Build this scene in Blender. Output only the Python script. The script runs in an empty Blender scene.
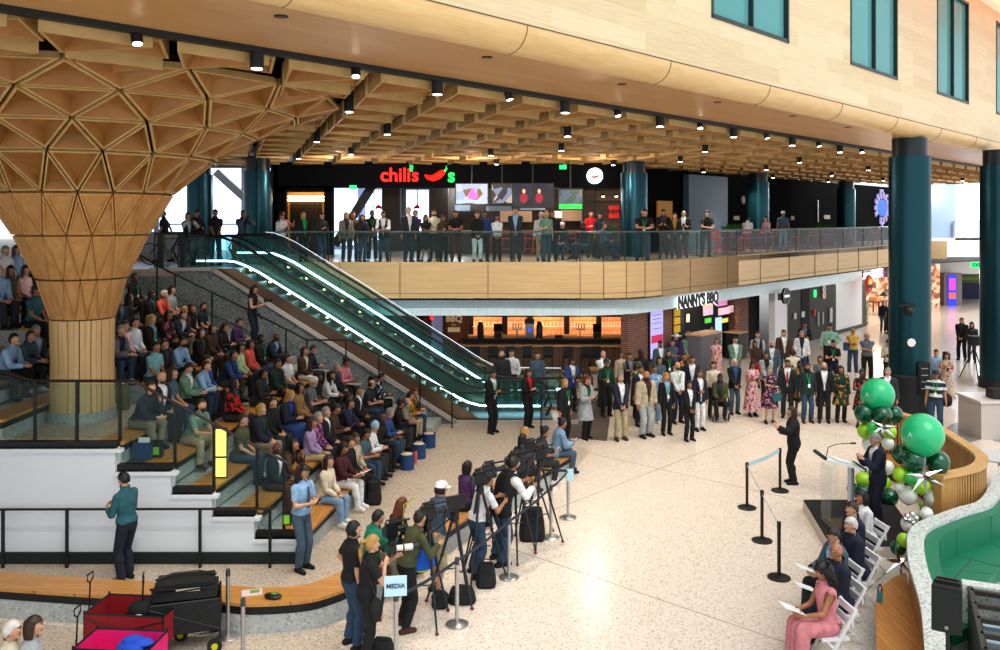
import bpy, bmesh, math, random
import numpy as np
from math import sin, cos, pi, radians, atan2, sqrt
from mathutils import Vector, Matrix
random.seed(7)
SC = bpy.context.scene
COL = SC.collection
CAMZ, F, CX, HY = 6.0, 870.0, 500.0, 220.0
def gp(px, py, z=0.0):            # a photo pixel on the horizontal plane z
    Y = F*(CAMZ-z)/(py-HY); return ((px-CX)/F*Y, Y)
def xz(px, py, Y):                # a photo pixel on the vertical plane at distance Y
    return ((px-CX)/F*Y, CAMZ-(py-HY)*Y/F)

# ---------------------------------------------------------------- materials
MATS = {}
def new_mat(name):
    m = bpy.data.materials.new(name); m.use_nodes = True
    nt = m.node_tree; b = nt.nodes['Principled BSDF']
    MATS[name] = m
    return m, nt, b
def hexc(c):
    if isinstance(c, str):
        c = c.lstrip('#'); c = tuple(int(c[i:i+2], 16)/255 for i in (0, 2, 4))
        c = tuple(x/12.92 if x <= .04045 else ((x+.055)/1.055)**2.4 for x in c)
    return (c[0], c[1], c[2], 1)
def plain(name, c, rough=.6, metal=0, emit=0, noise=0, scale=20, spec=.5, coat=0):
    if name in MATS: return MATS[name]
    m, nt, b = new_mat(name)
    b.inputs['Base Color'].default_value = hexc(c)
    b.inputs['Roughness'].default_value = rough
    b.inputs['Metallic'].default_value = metal
    b.inputs['Specular IOR Level'].default_value = spec
    if coat: b.inputs['Coat Weight'].default_value = coat
    if emit:
        b.inputs['Emission Color'].default_value = hexc(c)
        b.inputs['Emission Strength'].default_value = emit
    if noise:
        tc = nt.nodes.new('ShaderNodeTexCoord'); n = nt.nodes.new('ShaderNodeTexNoise')
        n.inputs['Scale'].default_value = scale
        nt.links.new(tc.outputs['Object'], n.inputs['Vector'])
        mx = nt.nodes.new('ShaderNodeMix'); mx.data_type = 'RGBA'
        a = hexc(c)
        mx.inputs['A'].default_value = tuple(x*(1-noise) for x in a[:3])+(1,)
        mx.inputs['B'].default_value = tuple(min(1, x*(1+noise)) for x in a[:3])+(1,)
        nt.links.new(n.outputs['Fac'], mx.inputs['Factor'])
        nt.links.new(mx.outputs['Result'], b.inputs['Base Color'])
    return m
def ramp(nt, stops, interp='LINEAR'):
    r = nt.nodes.new('ShaderNodeValToRGB'); r.color_ramp.interpolation = interp
    e = r.color_ramp.elements
    while len(e) > 1: e.remove(e[0])
    e[0].position, e[0].color = stops[0][0], hexc(stops[0][1])
    for p, c in stops[1:]:
        k = e.new(p); k.color = hexc(c)
    return r
def planks(name, c1, c2, cm, bw=1.6, bh=.16, axes='xz', rough=.5, mortar=.004, grain=.25, space='Object', rot=0, bump=0, uscale=1):
    """boards or bricks laid in rows, from a brick pattern plus stretched grain"""
    if name in MATS: return MATS[name]
    m, nt, b = new_mat(name); L = nt.links.new
    tc = nt.nodes.new('ShaderNodeTexCoord'); sp = nt.nodes.new('ShaderNodeSeparateXYZ'); cb = nt.nodes.new('ShaderNodeCombineXYZ')
    mp = nt.nodes.new('ShaderNodeMapping'); mp.inputs['Rotation'].default_value = (0, 0, rot)
    L(tc.outputs[space], mp.inputs['Vector']); L(mp.outputs['Vector'], sp.inputs[0])
    L(sp.outputs['XYZ'.index(axes[0].upper())], cb.inputs[0]); L(sp.outputs['XYZ'.index(axes[1].upper())], cb.inputs[1])
    br = nt.nodes.new('ShaderNodeTexBrick'); L(cb.outputs[0], br.inputs['Vector'])
    br.inputs['Scale'].default_value = 1; br.inputs['Brick Width'].default_value = bw; br.inputs['Row Height'].default_value = bh
    br.inputs['Mortar Size'].default_value = mortar; br.inputs['Bias'].default_value = 0
    br.inputs['Color1'].default_value = hexc(c1); br.inputs['Color2'].default_value = hexc(c2); br.inputs['Mortar'].default_value = hexc(cm)
    br.offset = .37
    n = nt.nodes.new('ShaderNodeTexNoise'); mp2 = nt.nodes.new('ShaderNodeMapping')
    mp2.inputs['Scale'].default_value = (1.5*uscale, 30*uscale, 1); L(cb.outputs[0], mp2.inputs['Vector']); L(mp2.outputs['Vector'], n.inputs['Vector'])
    n.inputs['Scale'].default_value = 1; n.inputs['Detail'].default_value = 3
    mx = nt.nodes.new('ShaderNodeMix'); mx.data_type = 'RGBA'; mx.blend_type = 'MULTIPLY'; mx.inputs['Factor'].default_value = grain
    r = ramp(nt, [(.3, '#a08468'), (.7, '#ffffff')]); L(n.outputs['Fac'], r.inputs[0])
    L(br.outputs['Color'], mx.inputs['A']); L(r.outputs[0], mx.inputs['B']); L(mx.outputs['Result'], b.inputs['Base Color'])
    b.inputs['Roughness'].default_value = rough
    if bump:
        bp = nt.nodes.new('ShaderNodeBump'); bp.inputs['Strength'].default_value = bump; bp.inputs['Distance'].default_value = .02; bp.invert = True
        L(br.outputs['Fac'], bp.inputs['Height']); L(bp.outputs[0], b.inputs['Normal'])
    return m
def wood(name, c1, c2, rough=.45, sc=(1, 1, 1), scale=6):
    if name in MATS: return MATS[name]
    m, nt, b = new_mat(name); L = nt.links.new
    tc = nt.nodes.new('ShaderNodeTexCoord'); mp = nt.nodes.new('ShaderNodeMapping'); mp.inputs['Scale'].default_value = sc
    n = nt.nodes.new('ShaderNodeTexNoise'); n.inputs['Scale'].default_value = scale; n.inputs['Detail'].default_value = 4; n.inputs['Distortion'].default_value = .6
    L(tc.outputs['Object'], mp.inputs[0]); L(mp.outputs[0], n.inputs['Vector'])
    r = ramp(nt, [(.3, c1), (.7, c2)]); L(n.outputs['Fac'], r.inputs[0]); L(r.outputs[0], b.inputs['Base Color'])
    b.inputs['Roughness'].default_value = rough
    return m
def terrazzo(name, base, dark, light, scale=22, rough=.3, lines=False, amt=.5):
    if name in MATS: return MATS[name]
    m, nt, b = new_mat(name); L = nt.links.new
    tc = nt.nodes.new('ShaderNodeTexCoord')
    v = nt.nodes.new('ShaderNodeTexVoronoi'); v.inputs['Scale'].default_value = scale; L(tc.outputs['Object'], v.inputs['Vector'])
    sp = nt.nodes.new('ShaderNodeSeparateColor'); L(v.outputs['Color'], sp.inputs[0])
    r = ramp(nt, [(0, dark), (.10, dark), (.16, base), (.80, base), (.9, light), (1, light)]); L(sp.outputs[0], r.inputs[0])
    r2 = ramp(nt, [(0, '#000000'), (1, '#ffffff')]); 
    n = nt.nodes.new('ShaderNodeTexNoise'); n.inputs['Scale'].default_value = .35; L(tc.outputs['Object'], n.inputs['Vector'])
    mx = nt.nodes.new('ShaderNodeMix'); mx.data_type = 'RGBA'; mx.inputs['Factor'].default_value = amt
    mx.inputs['A'].default_value = hexc(base); L(r.outputs[0], mx.inputs['B'])
    out = mx.outputs['Result']
    if lines:
        mp = nt.nodes.new('ShaderNodeMapping'); mp.inputs['Rotation'].default_value = (0, 0, lines[0]); mp.inputs['Location'].default_value = (lines[1], lines[2], 0)
        L(tc.outputs['Object'], mp.inputs[0])
        s2 = nt.nodes.new('ShaderNodeSeparateXYZ'); L(mp.outputs[0], s2.inputs[0])
        ms = []
        for i, step in ((0, lines[3]), (1, lines[4])):
            a = nt.nodes.new('ShaderNodeMath'); a.operation = 'PINGPONG'; a.inputs[1].default_value = step/2; L(s2.outputs[i], a.inputs[0])
            c = nt.nodes.new('ShaderNodeMath'); c.operation = 'LESS_THAN'; c.inputs[1].default_value = .011; L(a.outputs[0], c.inputs[0]); ms.append(c)
        mm = nt.nodes.new('ShaderNodeMath'); mm.operation = 'MAXIMUM'; L(ms[0].outputs[0], mm.inputs[0]); L(ms[1].outputs[0], mm.inputs[1])
        mm2 = nt.nodes.new('ShaderNodeMath'); mm2.operation = 'MULTIPLY'; mm2.inputs[1].default_value = .7; L(mm.outputs[0], mm2.inputs[0])
        m3 = nt.nodes.new('ShaderNodeMix'); m3.data_type = 'RGBA'; L(mm2.outputs[0], m3.inputs['Factor']); L(out, m3.inputs['A']); m3.inputs['B'].default_value = hexc('#6b6460')
        out = m3.outputs['Result']
    L(out, b.inputs['Base Color'])
    b.inputs['Roughness'].default_value = rough
    return m
def glass(name, tint='#bfe0e0', alpha=.05, rough=.03):
    """thin sheet glass: mostly clear, tinted, with a mirror coat"""
    if name in MATS: return MATS[name]
    m = bpy.data.materials.new(name); m.use_nodes = True; nt = m.node_tree; nt.nodes.clear(); L = nt.links.new
    o = nt.nodes.new('ShaderNodeOutputMaterial'); t = nt.nodes.new('ShaderNodeBsdfTransparent'); g = nt.nodes.new('ShaderNodeBsdfGlossy'); d = nt.nodes.new('ShaderNodeBsdfDiffuse')
    c = hexc(tint); t.inputs[0].default_value = (c[0]**.16, c[1]**.16, c[2]**.16, 1); d.inputs[0].default_value = c
    g.inputs['Roughness'].default_value = rough
    m1 = nt.nodes.new('ShaderNodeMixShader'); m1.inputs[0].default_value = alpha; L(t.outputs[0], m1.inputs[1]); L(d.outputs[0], m1.inputs[2])
    fr = nt.nodes.new('ShaderNodeFresnel'); fr.inputs[0].default_value = 1.22
    ge = nt.nodes.new('ShaderNodeNewGeometry'); mu = nt.nodes.new('ShaderNodeMath'); mu.operation = 'MULTIPLY_ADD'; mu.inputs[1].default_value = -1; mu.inputs[2].default_value = 1; L(ge.outputs['Backfacing'], mu.inputs[0]); mv = nt.nodes.new('ShaderNodeMath'); mv.operation = 'MULTIPLY'; L(mu.outputs[0], mv.inputs[0]); L(fr.outputs[0], mv.inputs[1])
    m2 = nt.nodes.new('ShaderNodeMixShader'); L(mv.outputs[0], m2.inputs[0]); L(m1.outputs[0], m2.inputs[1]); L(g.outputs[0], m2.inputs[2])
    L(m2.outputs[0], o.inputs[0]); MATS[name] = m
    return m
def objcol(name, rough=.85, kind=None, c2='#ffffff', scale=14, thr=.55):
    """takes the colour of the object that wears it; optional print of a second colour"""
    if name in MATS: return MATS[name]
    m, nt, b = new_mat(name); L = nt.links.new
    oi = nt.nodes.new('ShaderNodeObjectInfo'); tc = nt.nodes.new('ShaderNodeTexCoord')
    b.inputs['Roughness'].default_value = rough
    out = oi.outputs['Color']
    if kind in ('floral', 'plaid', 'stripe'):
        mx = nt.nodes.new('ShaderNodeMix'); mx.data_type = 'RGBA'; L(out, mx.inputs['A']); mx.inputs['B'].default_value = hexc(c2)
        if kind == 'floral':
            v = nt.nodes.new('ShaderNodeTexNoise'); v.inputs['Scale'].default_value = scale; L(tc.outputs['Object'], v.inputs['Vector'])
            lt = nt.nodes.new('ShaderNodeMath'); lt.operation = 'GREATER_THAN'; lt.inputs[1].default_value = thr; L(v.outputs['Fac'], lt.inputs[0])
            L(lt.outputs[0], mx.inputs['Factor'])
        else:
            w = nt.nodes.new('ShaderNodeTexWave'); w.bands_direction = 'Z'; w.inputs['Scale'].default_value = scale; L(tc.outputs['Object'], w.inputs['Vector'])
            lt = nt.nodes.new('ShaderNodeMath'); lt.operation = 'GREATER_THAN'; lt.inputs[1].default_value = thr; L(w.outputs['Fac'], lt.inputs[0])
            L(lt.outputs[0], mx.inputs['Factor'])
        out = mx.outputs['Result']
    n = nt.nodes.new('ShaderNodeTexNoise'); n.inputs['Scale'].default_value = 9; n.inputs['Detail'].default_value = 2; L(tc.outputs['Object'], n.inputs['Vector'])
    r = ramp(nt, [(.3, '#c9c9c9'), (.65, '#ffffff')]); L(n.outputs['Fac'], r.inputs[0])
    m4 = nt.nodes.new('ShaderNodeMix'); m4.data_type = 'RGBA'; m4.blend_type = 'MULTIPLY'; m4.inputs['Factor'].default_value = .8
    L(out, m4.inputs['A']); L(r.outputs[0], m4.inputs['B']); L(m4.outputs['Result'], b.inputs['Base Color'])
    return m

# ---------------------------------------------------------------- mesh builder
class MB:
    def __init__(s): s.v = []; s.f = []; s.m = []; s.cur = 0
    def mat(s, i): s.cur = i; return s
    def add(s, vs, fs):
        o = len(s.v); s.v += [tuple(p) for p in vs]
        for f in fs: s.f.append(tuple(o+i for i in f)); s.m.append(s.cur)
        return s
    def box(s, c, d, rz=0, M=None):
        hx, hy, hz = d[0]/2, d[1]/2, d[2]/2; vs = []
        for x, y, z in ((-1,-1,-1),(1,-1,-1),(1,1,-1),(-1,1,-1),(-1,-1,1),(1,-1,1),(1,1,1),(-1,1,1)):
            p = Vector((x*hx, y*hy, z*hz))
            if M: p = M @ p
            elif rz: p = Vector((p.x*cos(rz)-p.y*sin(rz), p.x*sin(rz)+p.y*cos(rz), p.z))
            vs.append((p.x+c[0], p.y+c[1], p.z+c[2]))
        return s.add(vs, [(0,3,2,1),(4,5,6,7),(0,1,5,4),(1,2,6,5),(2,3,7,6),(3,0,4,7)])
    def bar(s, a, b, w, h, up=(0, 0, 1)):
        a, b = Vector(a), Vector(b); d = (b-a); L = d.length; d.normalize(); u = Vector(up)
        x = d.cross(u)
        if x.length < 1e-4: x = d.cross(Vector((1, 0, 0)))
        x.normalize(); u = x.cross(d)
        M = Matrix((x, d, u)).transposed()
        return s.box((a+b)/2, (w, L, h), M=M)
    def rings(s, R, cap=True, closed=True):
        n = len(R[0]); o = len(s.v)
        for r in R: s.v += [tuple(p) for p in r]
        for i in range(len(R)-1):
            for j in range(n if closed else n-1):
                k = (j+1) % n
                s.f.append((o+i*n+j, o+i*n+k, o+(i+1)*n+k, o+(i+1)*n+j)); s.m.append(s.cur)
        if cap and closed:
            s.f.append(tuple(o+j for j in reversed(range(n)))); s.m.append(s.cur)
            s.f.append(tuple(o+(len(R)-1)*n+j for j in range(n))); s.m.append(s.cur)
        return s
    def cone(s, a, b, ra, rb, n=10, cap=True):
        a, b = Vector(a), Vector(b); d = (b-a).normalized()
        x = d.cross(Vector((0, 0, 1)))
        if x.length < 1e-3: x = Vector((1, 0, 0))
        x.normalize(); y = d.cross(x)
        return s.rings([[a+(x*cos(t)+y*sin(t))*ra for t in [2*pi*i/n for i in range(n)]], [b+(x*cos(t)+y*sin(t))*rb for t in [2*pi*i/n for i in range(n)]]], cap)
    def capsule(s, a, b, ra, rb, n=10):
        a, b = Vector(a), Vector(b); d = (b-a)
        if d.length < 1e-6: d = Vector((0, 0, .001))
        d.normalize(); x = d.cross(Vector((0, 0, 1)))
        if x.length < 1e-3: x = Vector((1, 0, 0))
        x.normalize(); y = d.cross(x); R = []
        for c, r, q in ((a, ra, (-.95, -.6, 0)), (b, rb, (0, .6, .95))):
            for t in q:
                k = sqrt(max(0, 1-t*t))*r; cc = c+d*(t*r)
                R.append([cc+(x*cos(u)+y*sin(u))*k for u in [2*pi*i/n for i in range(n)]])
        return s.rings(R)
    def tube(s, pts, r, n=8, closed=False):
        P = [Vector(p) for p in pts]; R = []; ux = None
        for i, p in enumerate(P):
            d = (P[(i+1) % len(P)] if (closed or i < len(P)-1) else p) - (P[i-1] if (closed or i > 0) else p)
            d.normalize(); x = d.cross(Vector((0, 0, 1)))
            if x.length < 1e-2: x = ux if ux else d.cross(Vector((0, 1, 0)))
            x.normalize(); ux = x.copy(); y = d.cross(x)
            rr = r[i] if isinstance(r, (list, tuple)) else r
            R.append([p+(x*cos(t)+y*sin(t))*rr for t in [2*pi*k/n for k in range(n)]])
        if closed: R.append(R[0])
        return s.rings(R, cap=not closed)
    def ell(s, c, r, n=12, m=8, M=None):
        R = []
        for i in range(m+1):
            t = -pi/2+pi*i/m; k = max(cos(t), .02)
            ring = []
            for j in range(n):
                u = 2*pi*j/n; p = Vector((r[0]*k*cos(u), r[1]*k*sin(u), r[2]*sin(t)))
                if M: p = M @ p
                ring.append((p.x+c[0], p.y+c[1], p.z+c[2]))
            R.append(ring)
        return s.rings(R)
    def prism(s, poly, z0, z1):
        n = len(poly)
        ar = sum(poly[i][0]*poly[(i+1)%n][1]-poly[(i+1)%n][0]*poly[i][1] for i in range(n))
        if ar < 0: poly = poly[::-1]
        vs = [(p[0], p[1], z0) for p in poly]+[(p[0], p[1], z1) for p in poly]
        return s.add(vs, [tuple(reversed(range(n))), tuple(range(n, 2*n))]+[(i, (i+1)%n, n+(i+1)%n, n+i) for i in range(n)])
    def strip(s, a, b, z0, z1):
        """solid between the two plan curves a and b (same count)"""
        for i in range(len(a)-1):
            q = [a[i], a[i+1], b[i+1], b[i]]; s.prism(q, z0, z1)
        return s
    def vwall(s, path, z0, z1, th):
        """wall of thickness th to the left of a plan path"""
        return s.strip(path, offs(path, th), z0, z1)
    def lathe(s, c, prof, n=20, cap=True):
        return s.rings([[(c[0]+r*cos(2*pi*j/n), c[1]+r*sin(2*pi*j/n), c[2]+z) for j in range(n)] for r, z in prof], cap)
    def mesh(s, name, mats, smooth=False, auto=None):
        me = bpy.data.meshes.new(name); me.from_pydata(s.v, [], s.f)
        for m in (mats if isinstance(mats, (list, tuple)) else [mats]): me.materials.append(m)
        me.polygons.foreach_set('material_index', s.m)
        if smooth: me.polygons.foreach_set('use_smooth', [True]*len(s.f))
        me.update()
        bm = bmesh.new(); bm.from_mesh(me); bmesh.ops.recalc_face_normals(bm, faces=bm.faces); bm.to_mesh(me); bm.free()
        if smooth and auto is None:
            try: me.set_sharp_from_angle(angle=radians(40))
            except Exception: pass
        return me
def offs(path, th):
    out = []
    for i, p in enumerate(path):
        a = path[max(i-1, 0)]; b = path[min(i+1, len(path)-1)]
        dx, dy = b[0]-a[0], b[1]-a[1]; l = sqrt(dx*dx+dy*dy) or 1
        out.append((p[0]-dy/l*th, p[1]+dx/l*th))
    return out
def resample(path, step):
    out = [path[0]]
    for a, b in zip(path[:-1], path[1:]):
        l = sqrt((b[0]-a[0])**2+(b[1]-a[1])**2); n = max(1, int(round(l/step)))
        for i in range(1, n+1): out.append(tuple(a[k]+(b[k]-a[k])*i/n for k in range(len(a))))
    return out
def spline(path, n=6):
    P = [path[0]]+list(path)+[path[-1]]; out = []
    for i in range(1, len(P)-2):
        p0, p1, p2, p3 = P[i-1:i+3]
        for k in range(n):
            t = k/n; out.append(tuple(.5*((2*p1[j])+(-p0[j]+p2[j])*t+(2*p0[j]-5*p1[j]+4*p2[j]-p3[j])*t*t+(-p0[j]+3*p1[j]-3*p2[j]+p3[j])*t**3) for j in range(len(p1))))
    out.append(tuple(path[-1])); return out

def link(name, data, parent=None, loc=None, rz=None, color=None):
    o = bpy.data.objects.new(name, data); COL.objects.link(o)
    if parent: o.parent = parent
    if loc is not None: o.location = loc
    if rz is not None: o.rotation_euler = (0, 0, rz)
    if color is not None: o.color = color
    return o
def obj(name, mb, mats, parent=None, smooth=False, loc=None, rz=None, label=None):
    o = link(name, mb.mesh(name, mats, smooth) if isinstance(mb, MB) else mb, parent, loc, rz)
    if label: o['label'] = label
    return o
def tag(o, label, cat, group=None, kind=None):
    o['label'] = label; o['category'] = cat
    if group: o['group'] = group
    if kind: o['kind'] = kind
    return o
def struct(name, mb, mats, smooth=False, loc=None, rz=None, label=None):
    o = obj(name, mb, mats, None, smooth, loc, rz); o['kind'] = 'structure'
    o['label'] = label or name.replace('_', ' '); o['category'] = name.split('_')[0]
    return o
def thing(name, label, cat, loc=(0, 0, 0), rz=0, group=None):
    o = link(name, None, None, loc, rz); o.empty_display_size = .2
    return tag(o, label, cat, group)
def copy_tree(o, parent=None, **kw):
    c = o.copy(); COL.objects.link(c)
    if parent: c.parent = parent
    for ch in o.children: copy_tree(ch, c)
    return c
def text_mesh(s, size, mat, depth=.02, bold=0, name='lettering', squeeze=1, align='CENTER'):
    cu = bpy.data.curves.new(name, 'FONT'); cu.body = s; cu.size = size; cu.extrude = depth; cu.align_x = align; cu.align_y = 'CENTER'; cu.offset = bold
    cu.resolution_u = 3
    o = bpy.data.objects.new('t', cu); COL.objects.link(o)
    dg = bpy.context.evaluated_depsgraph_get(); dg.update()
    me = bpy.data.meshes.new_from_object(o.evaluated_get(dg)); COL.objects.unlink(o); bpy.data.objects.remove(o)
    for v in me.vertices: v.co.x *= squeeze
    me.name = name; me.materials.clear(); me.materials.append(mat)
    return me
def text(s, size, mat, loc, rz=0, parent=None, depth=.015, bold=0, name='lettering', squeeze=1, rx=pi/2):
    """upright lettering; reads from the -Y side at rz=0"""
    o = link(name, text_mesh(s, size, mat, depth, bold, name, squeeze), parent, loc)
    o.rotation_euler = (rx, 0, rz); return o
# ---------------------------------------------------------------- people
SKIN = objcol('skin', .55)
EYEW = plain('eye_white', '#e8e4e0', .3); EYED = plain('eye_dark', '#1c1410', .3); LIP = plain('lips', '#8a4a42', .5)
CLOTH = objcol('cloth'); 
HAIRM = objcol('hair_strands', .5)
PRINTS = {
 'floralpink': objcol('print_pink_floral', .85, 'floral', '#a8505a', 12, .56), 'floralpurple': objcol('print_purple_floral', .85, 'floral', '#c97a96', 14, .54),
 'floralblue': objcol('print_blue_floral', .85, 'floral', '#dce8f4', 12, .58), 'floralgreen': objcol('print_green_floral', .85, 'floral', '#b98a3a', 10, .57),
 'plaidred': objcol('print_red_plaid', .9, 'floral', '#c8201c', 9, .5), 'stripewhite': objcol('print_white_stripe', .85, 'stripe', '#cfdde2', 1.6, .62),
 'camo': objcol('print_camo', .85, 'floral', '#a29a72', 9, .5), 'floralpeach': objcol('print_peach_floral', .85, 'floral', '#b8524a', 12, .57)}
COLS = {'navy':'#1b2338','black':'#131316','charcoal':'#2e3136','grey':'#6d7378','lightgrey':'#a9b0b4','white':'#e4e6ea','cream':'#d9cfb9','beige':'#bfb39a','tan':'#9c7a4c','khaki':'#b3a886',
 'olive':'#4a4f33','forest':'#1f3b2c','green':'#12a04c','mint':'#9cc6b8','teal':'#2e6470','pale teal':'#86bcc2','light blue':'#94b8dc','blue':'#2c4f8e','denim':'#2f4a66','light denim':'#7f9fc0','royal blue':'#1c3fa0',
 'purple':'#4b2a5e','lilac':'#a291bb','pink':'#d98c95','pale pink':'#e2bcbf','coral':'#e0604f','red':'#c4161c','maroon':'#4b1a22','mustard':'#a87d20','yellow':'#dcb65a','brown':'#4a3324','sage':'#6f9480','slate':'#4a6072','salmon':'#ea6656','pale green':'#b9d3a2','stone':'#8e8672','jade':'#148068'}
HC = {'bk':('#15110f','black'),'br':('#3b2417','brown'),'bl':('#b08a4c','blonde'),'gr':('#8a8a88','grey'),'wh':('#cfccc6','white'),'au':('#6b3018','auburn'),'db':('#261a13','dark brown')}
SK = {'l':'#d3a387','m':'#b07c5a','d':'#5b3a28'}

def ik(a, c, l1, l2, pole):
    a, c = Vector(a), Vector(c); d = c-a; L = min(d.length, (l1+l2)*.999); d.normalize(); c = a+d*L
    x = (l1*l1-l2*l2+L*L)/(2*L); h = sqrt(max(0, l1*l1-x*x)); p = Vector(pole); p = p-d*p.dot(d)
    if p.length < 1e-5: p = Vector((0, 1, 0))
    p.normalize(); return a+d*x+p*h, c
POSES = {
 # pelvis height, lean, head pitch, wrists (left, right), elbow pole, ankles (left, right), seated
 'side':   dict(p=.93, lean=1, w=((-.245,.05,.86),(.245,.05,.86)), f=((-.11,0,.08),(.12,.04,.08))),
 'clasp':  dict(p=.93, lean=1, w=((-.05,.19,.93),(.05,.21,.93)), f=((-.12,0,.08),(.12,.03,.08)), hd=((.8,.2,-.5),(-.8,.2,-.5))),
 'fold':   dict(p=.93, lean=-1, w=((.10,.20,1.22),(-.10,.22,1.18)), f=((-.12,0,.08),(.13,0,.08)), hd=((1,-.2,.1),(-1,-.2,.1))),
 'phone':  dict(p=.93, lean=3, hp=14, w=((-.10,.30,1.16),(.10,.30,1.18)), f=((-.11,0,.08),(.11,.05,.08)), hd=((.3,.6,.5),(-.3,.6,.5))),
 'photo':  dict(p=.93, lean=-2, w=((-.09,.27,1.48),(.09,.27,1.48)), f=((-.12,0,.08),(.12,.05,.08)), hd=((.2,.3,1),(-.2,.3,1))),
 'rail':   dict(p=.91, lean=20, hp=5, w=((-.12,.52,1.10),(.12,.52,1.10)), f=((-.12,-.05,.08),(.14,-.12,.08)), hd=((.6,.7,-.2),(-.6,.7,-.2))),
 'walk':   dict(p=.91, lean=4, w=((-.25,.20,.92),(.25,-.16,.90)), f=((-.08,-.28,.12),(.08,.30,.08))),
 'cup':    dict(p=.93, lean=1, w=((-.245,.05,.86),(.12,.28,1.15)), f=((-.11,0,.08),(.12,.04,.08)), hd=((0,.1,-1),(-.3,.6,.4))),
 'hip':    dict(p=.93, lean=1, w=((-.19,.07,1.02),(.25,.06,.88)), f=((-.13,0,.08),(.12,.04,.08)), hd=((.5,.5,-.4),(0,.1,-1)), pole=(-1,-.8,0)),
 'sign':   dict(p=.93, lean=2, w=((-.26,.40,1.34),(.08,.30,1.18)), f=((-.08,0,.08),(.09,.02,.08)), hd=((-.1,.5,1),(-.3,.5,.7))),
 'clap':   dict(p=.93, lean=2, hp=6, w=((-.06,.33,1.30),(.06,.33,1.30)), f=((-.09,0,.08),(.10,.03,.08)), hd=((.1,.6,.8),(-.1,.6,.8))),
 'cam':    dict(p=.93, lean=6, hp=4, w=((-.06,.42,1.40),(.14,.24,1.38)), f=((-.13,.02,.08),(.14,-.06,.08)), hd=((.3,.8,.3),(-.5,.6,.6))),
 'operate':dict(p=.91, lean=22, hp=2, w=((-.12,.50,1.22),(.16,.46,1.20)), f=((-.14,0,.08),(.15,-.1,.08)), hd=((.2,.9,0),(-.2,.9,0))),
 'lap':    dict(p=.10, sit=1, lean=6, w=((-.08,.30,.17),(.08,.32,.17)), f=((-.11,.38,-.32),(.12,.42,-.32)), hd=((.8,.5,-.1),(-.8,.5,-.1))),
 'lean':   dict(p=.10, sit=1, lean=26, hp=-14, w=((-.06,.50,.26),(.06,.52,.26)), f=((-.14,.38,-.32),(.15,.36,-.32)), hd=((.7,.6,-.1),(-.7,.6,-.1))),
 'text':   dict(p=.10, sit=1, lean=14, hp=16, w=((-.09,.40,.30),(.09,.40,.32)), f=((-.11,.40,-.32),(.13,.36,-.32)), hd=((.4,.8,.3),(-.4,.8,.3))),
 'read':   dict(p=.10, sit=1, lean=3, hp=22, w=((-.10,.38,.27),(.10,.38,.28)), f=((-.10,.42,-.32),(.11,.46,-.32)), hd=((.4,.9,.2),(-.4,.9,.2))),
 'chin':   dict(p=.10, sit=1, lean=26, hp=-12, w=((-.03,.44,.55),(.08,.50,.24)), f=((-.13,.36,-.32),(.14,.40,-.32)), hd=((.1,-.3,1),(-.7,.6,-.1))),
 'cross':  dict(p=.10, sit=1, lean=1, w=((-.07,.28,.22),(.10,.30,.24)), f=((-.08,.42,-.32),(-.14,.62,-.12)), hd=((.8,.5,-.1),(-.8,.5,-.1))),
 'seatcam':dict(p=.10, sit=1, lean=12, hp=6, w=((-.10,.42,.52),(.12,.40,.50)), f=((-.13,.40,-.32),(.15,.36,-.32)), hd=((.2,.9,.1),(-.2,.9,.1))),
}
RINGS = [(-.09,.10,.09),(-.03,.155,.115),(.03,.165,.12),(.10,.15,.11),(.18,.135,.10),(.28,.15,.11),(.38,.165,.12),(.46,.175,.108),(.51,.15,.085),(.545,.085,.065),(.58,.058,.056),(.64,.054,.056)]
BODY = {}
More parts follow.
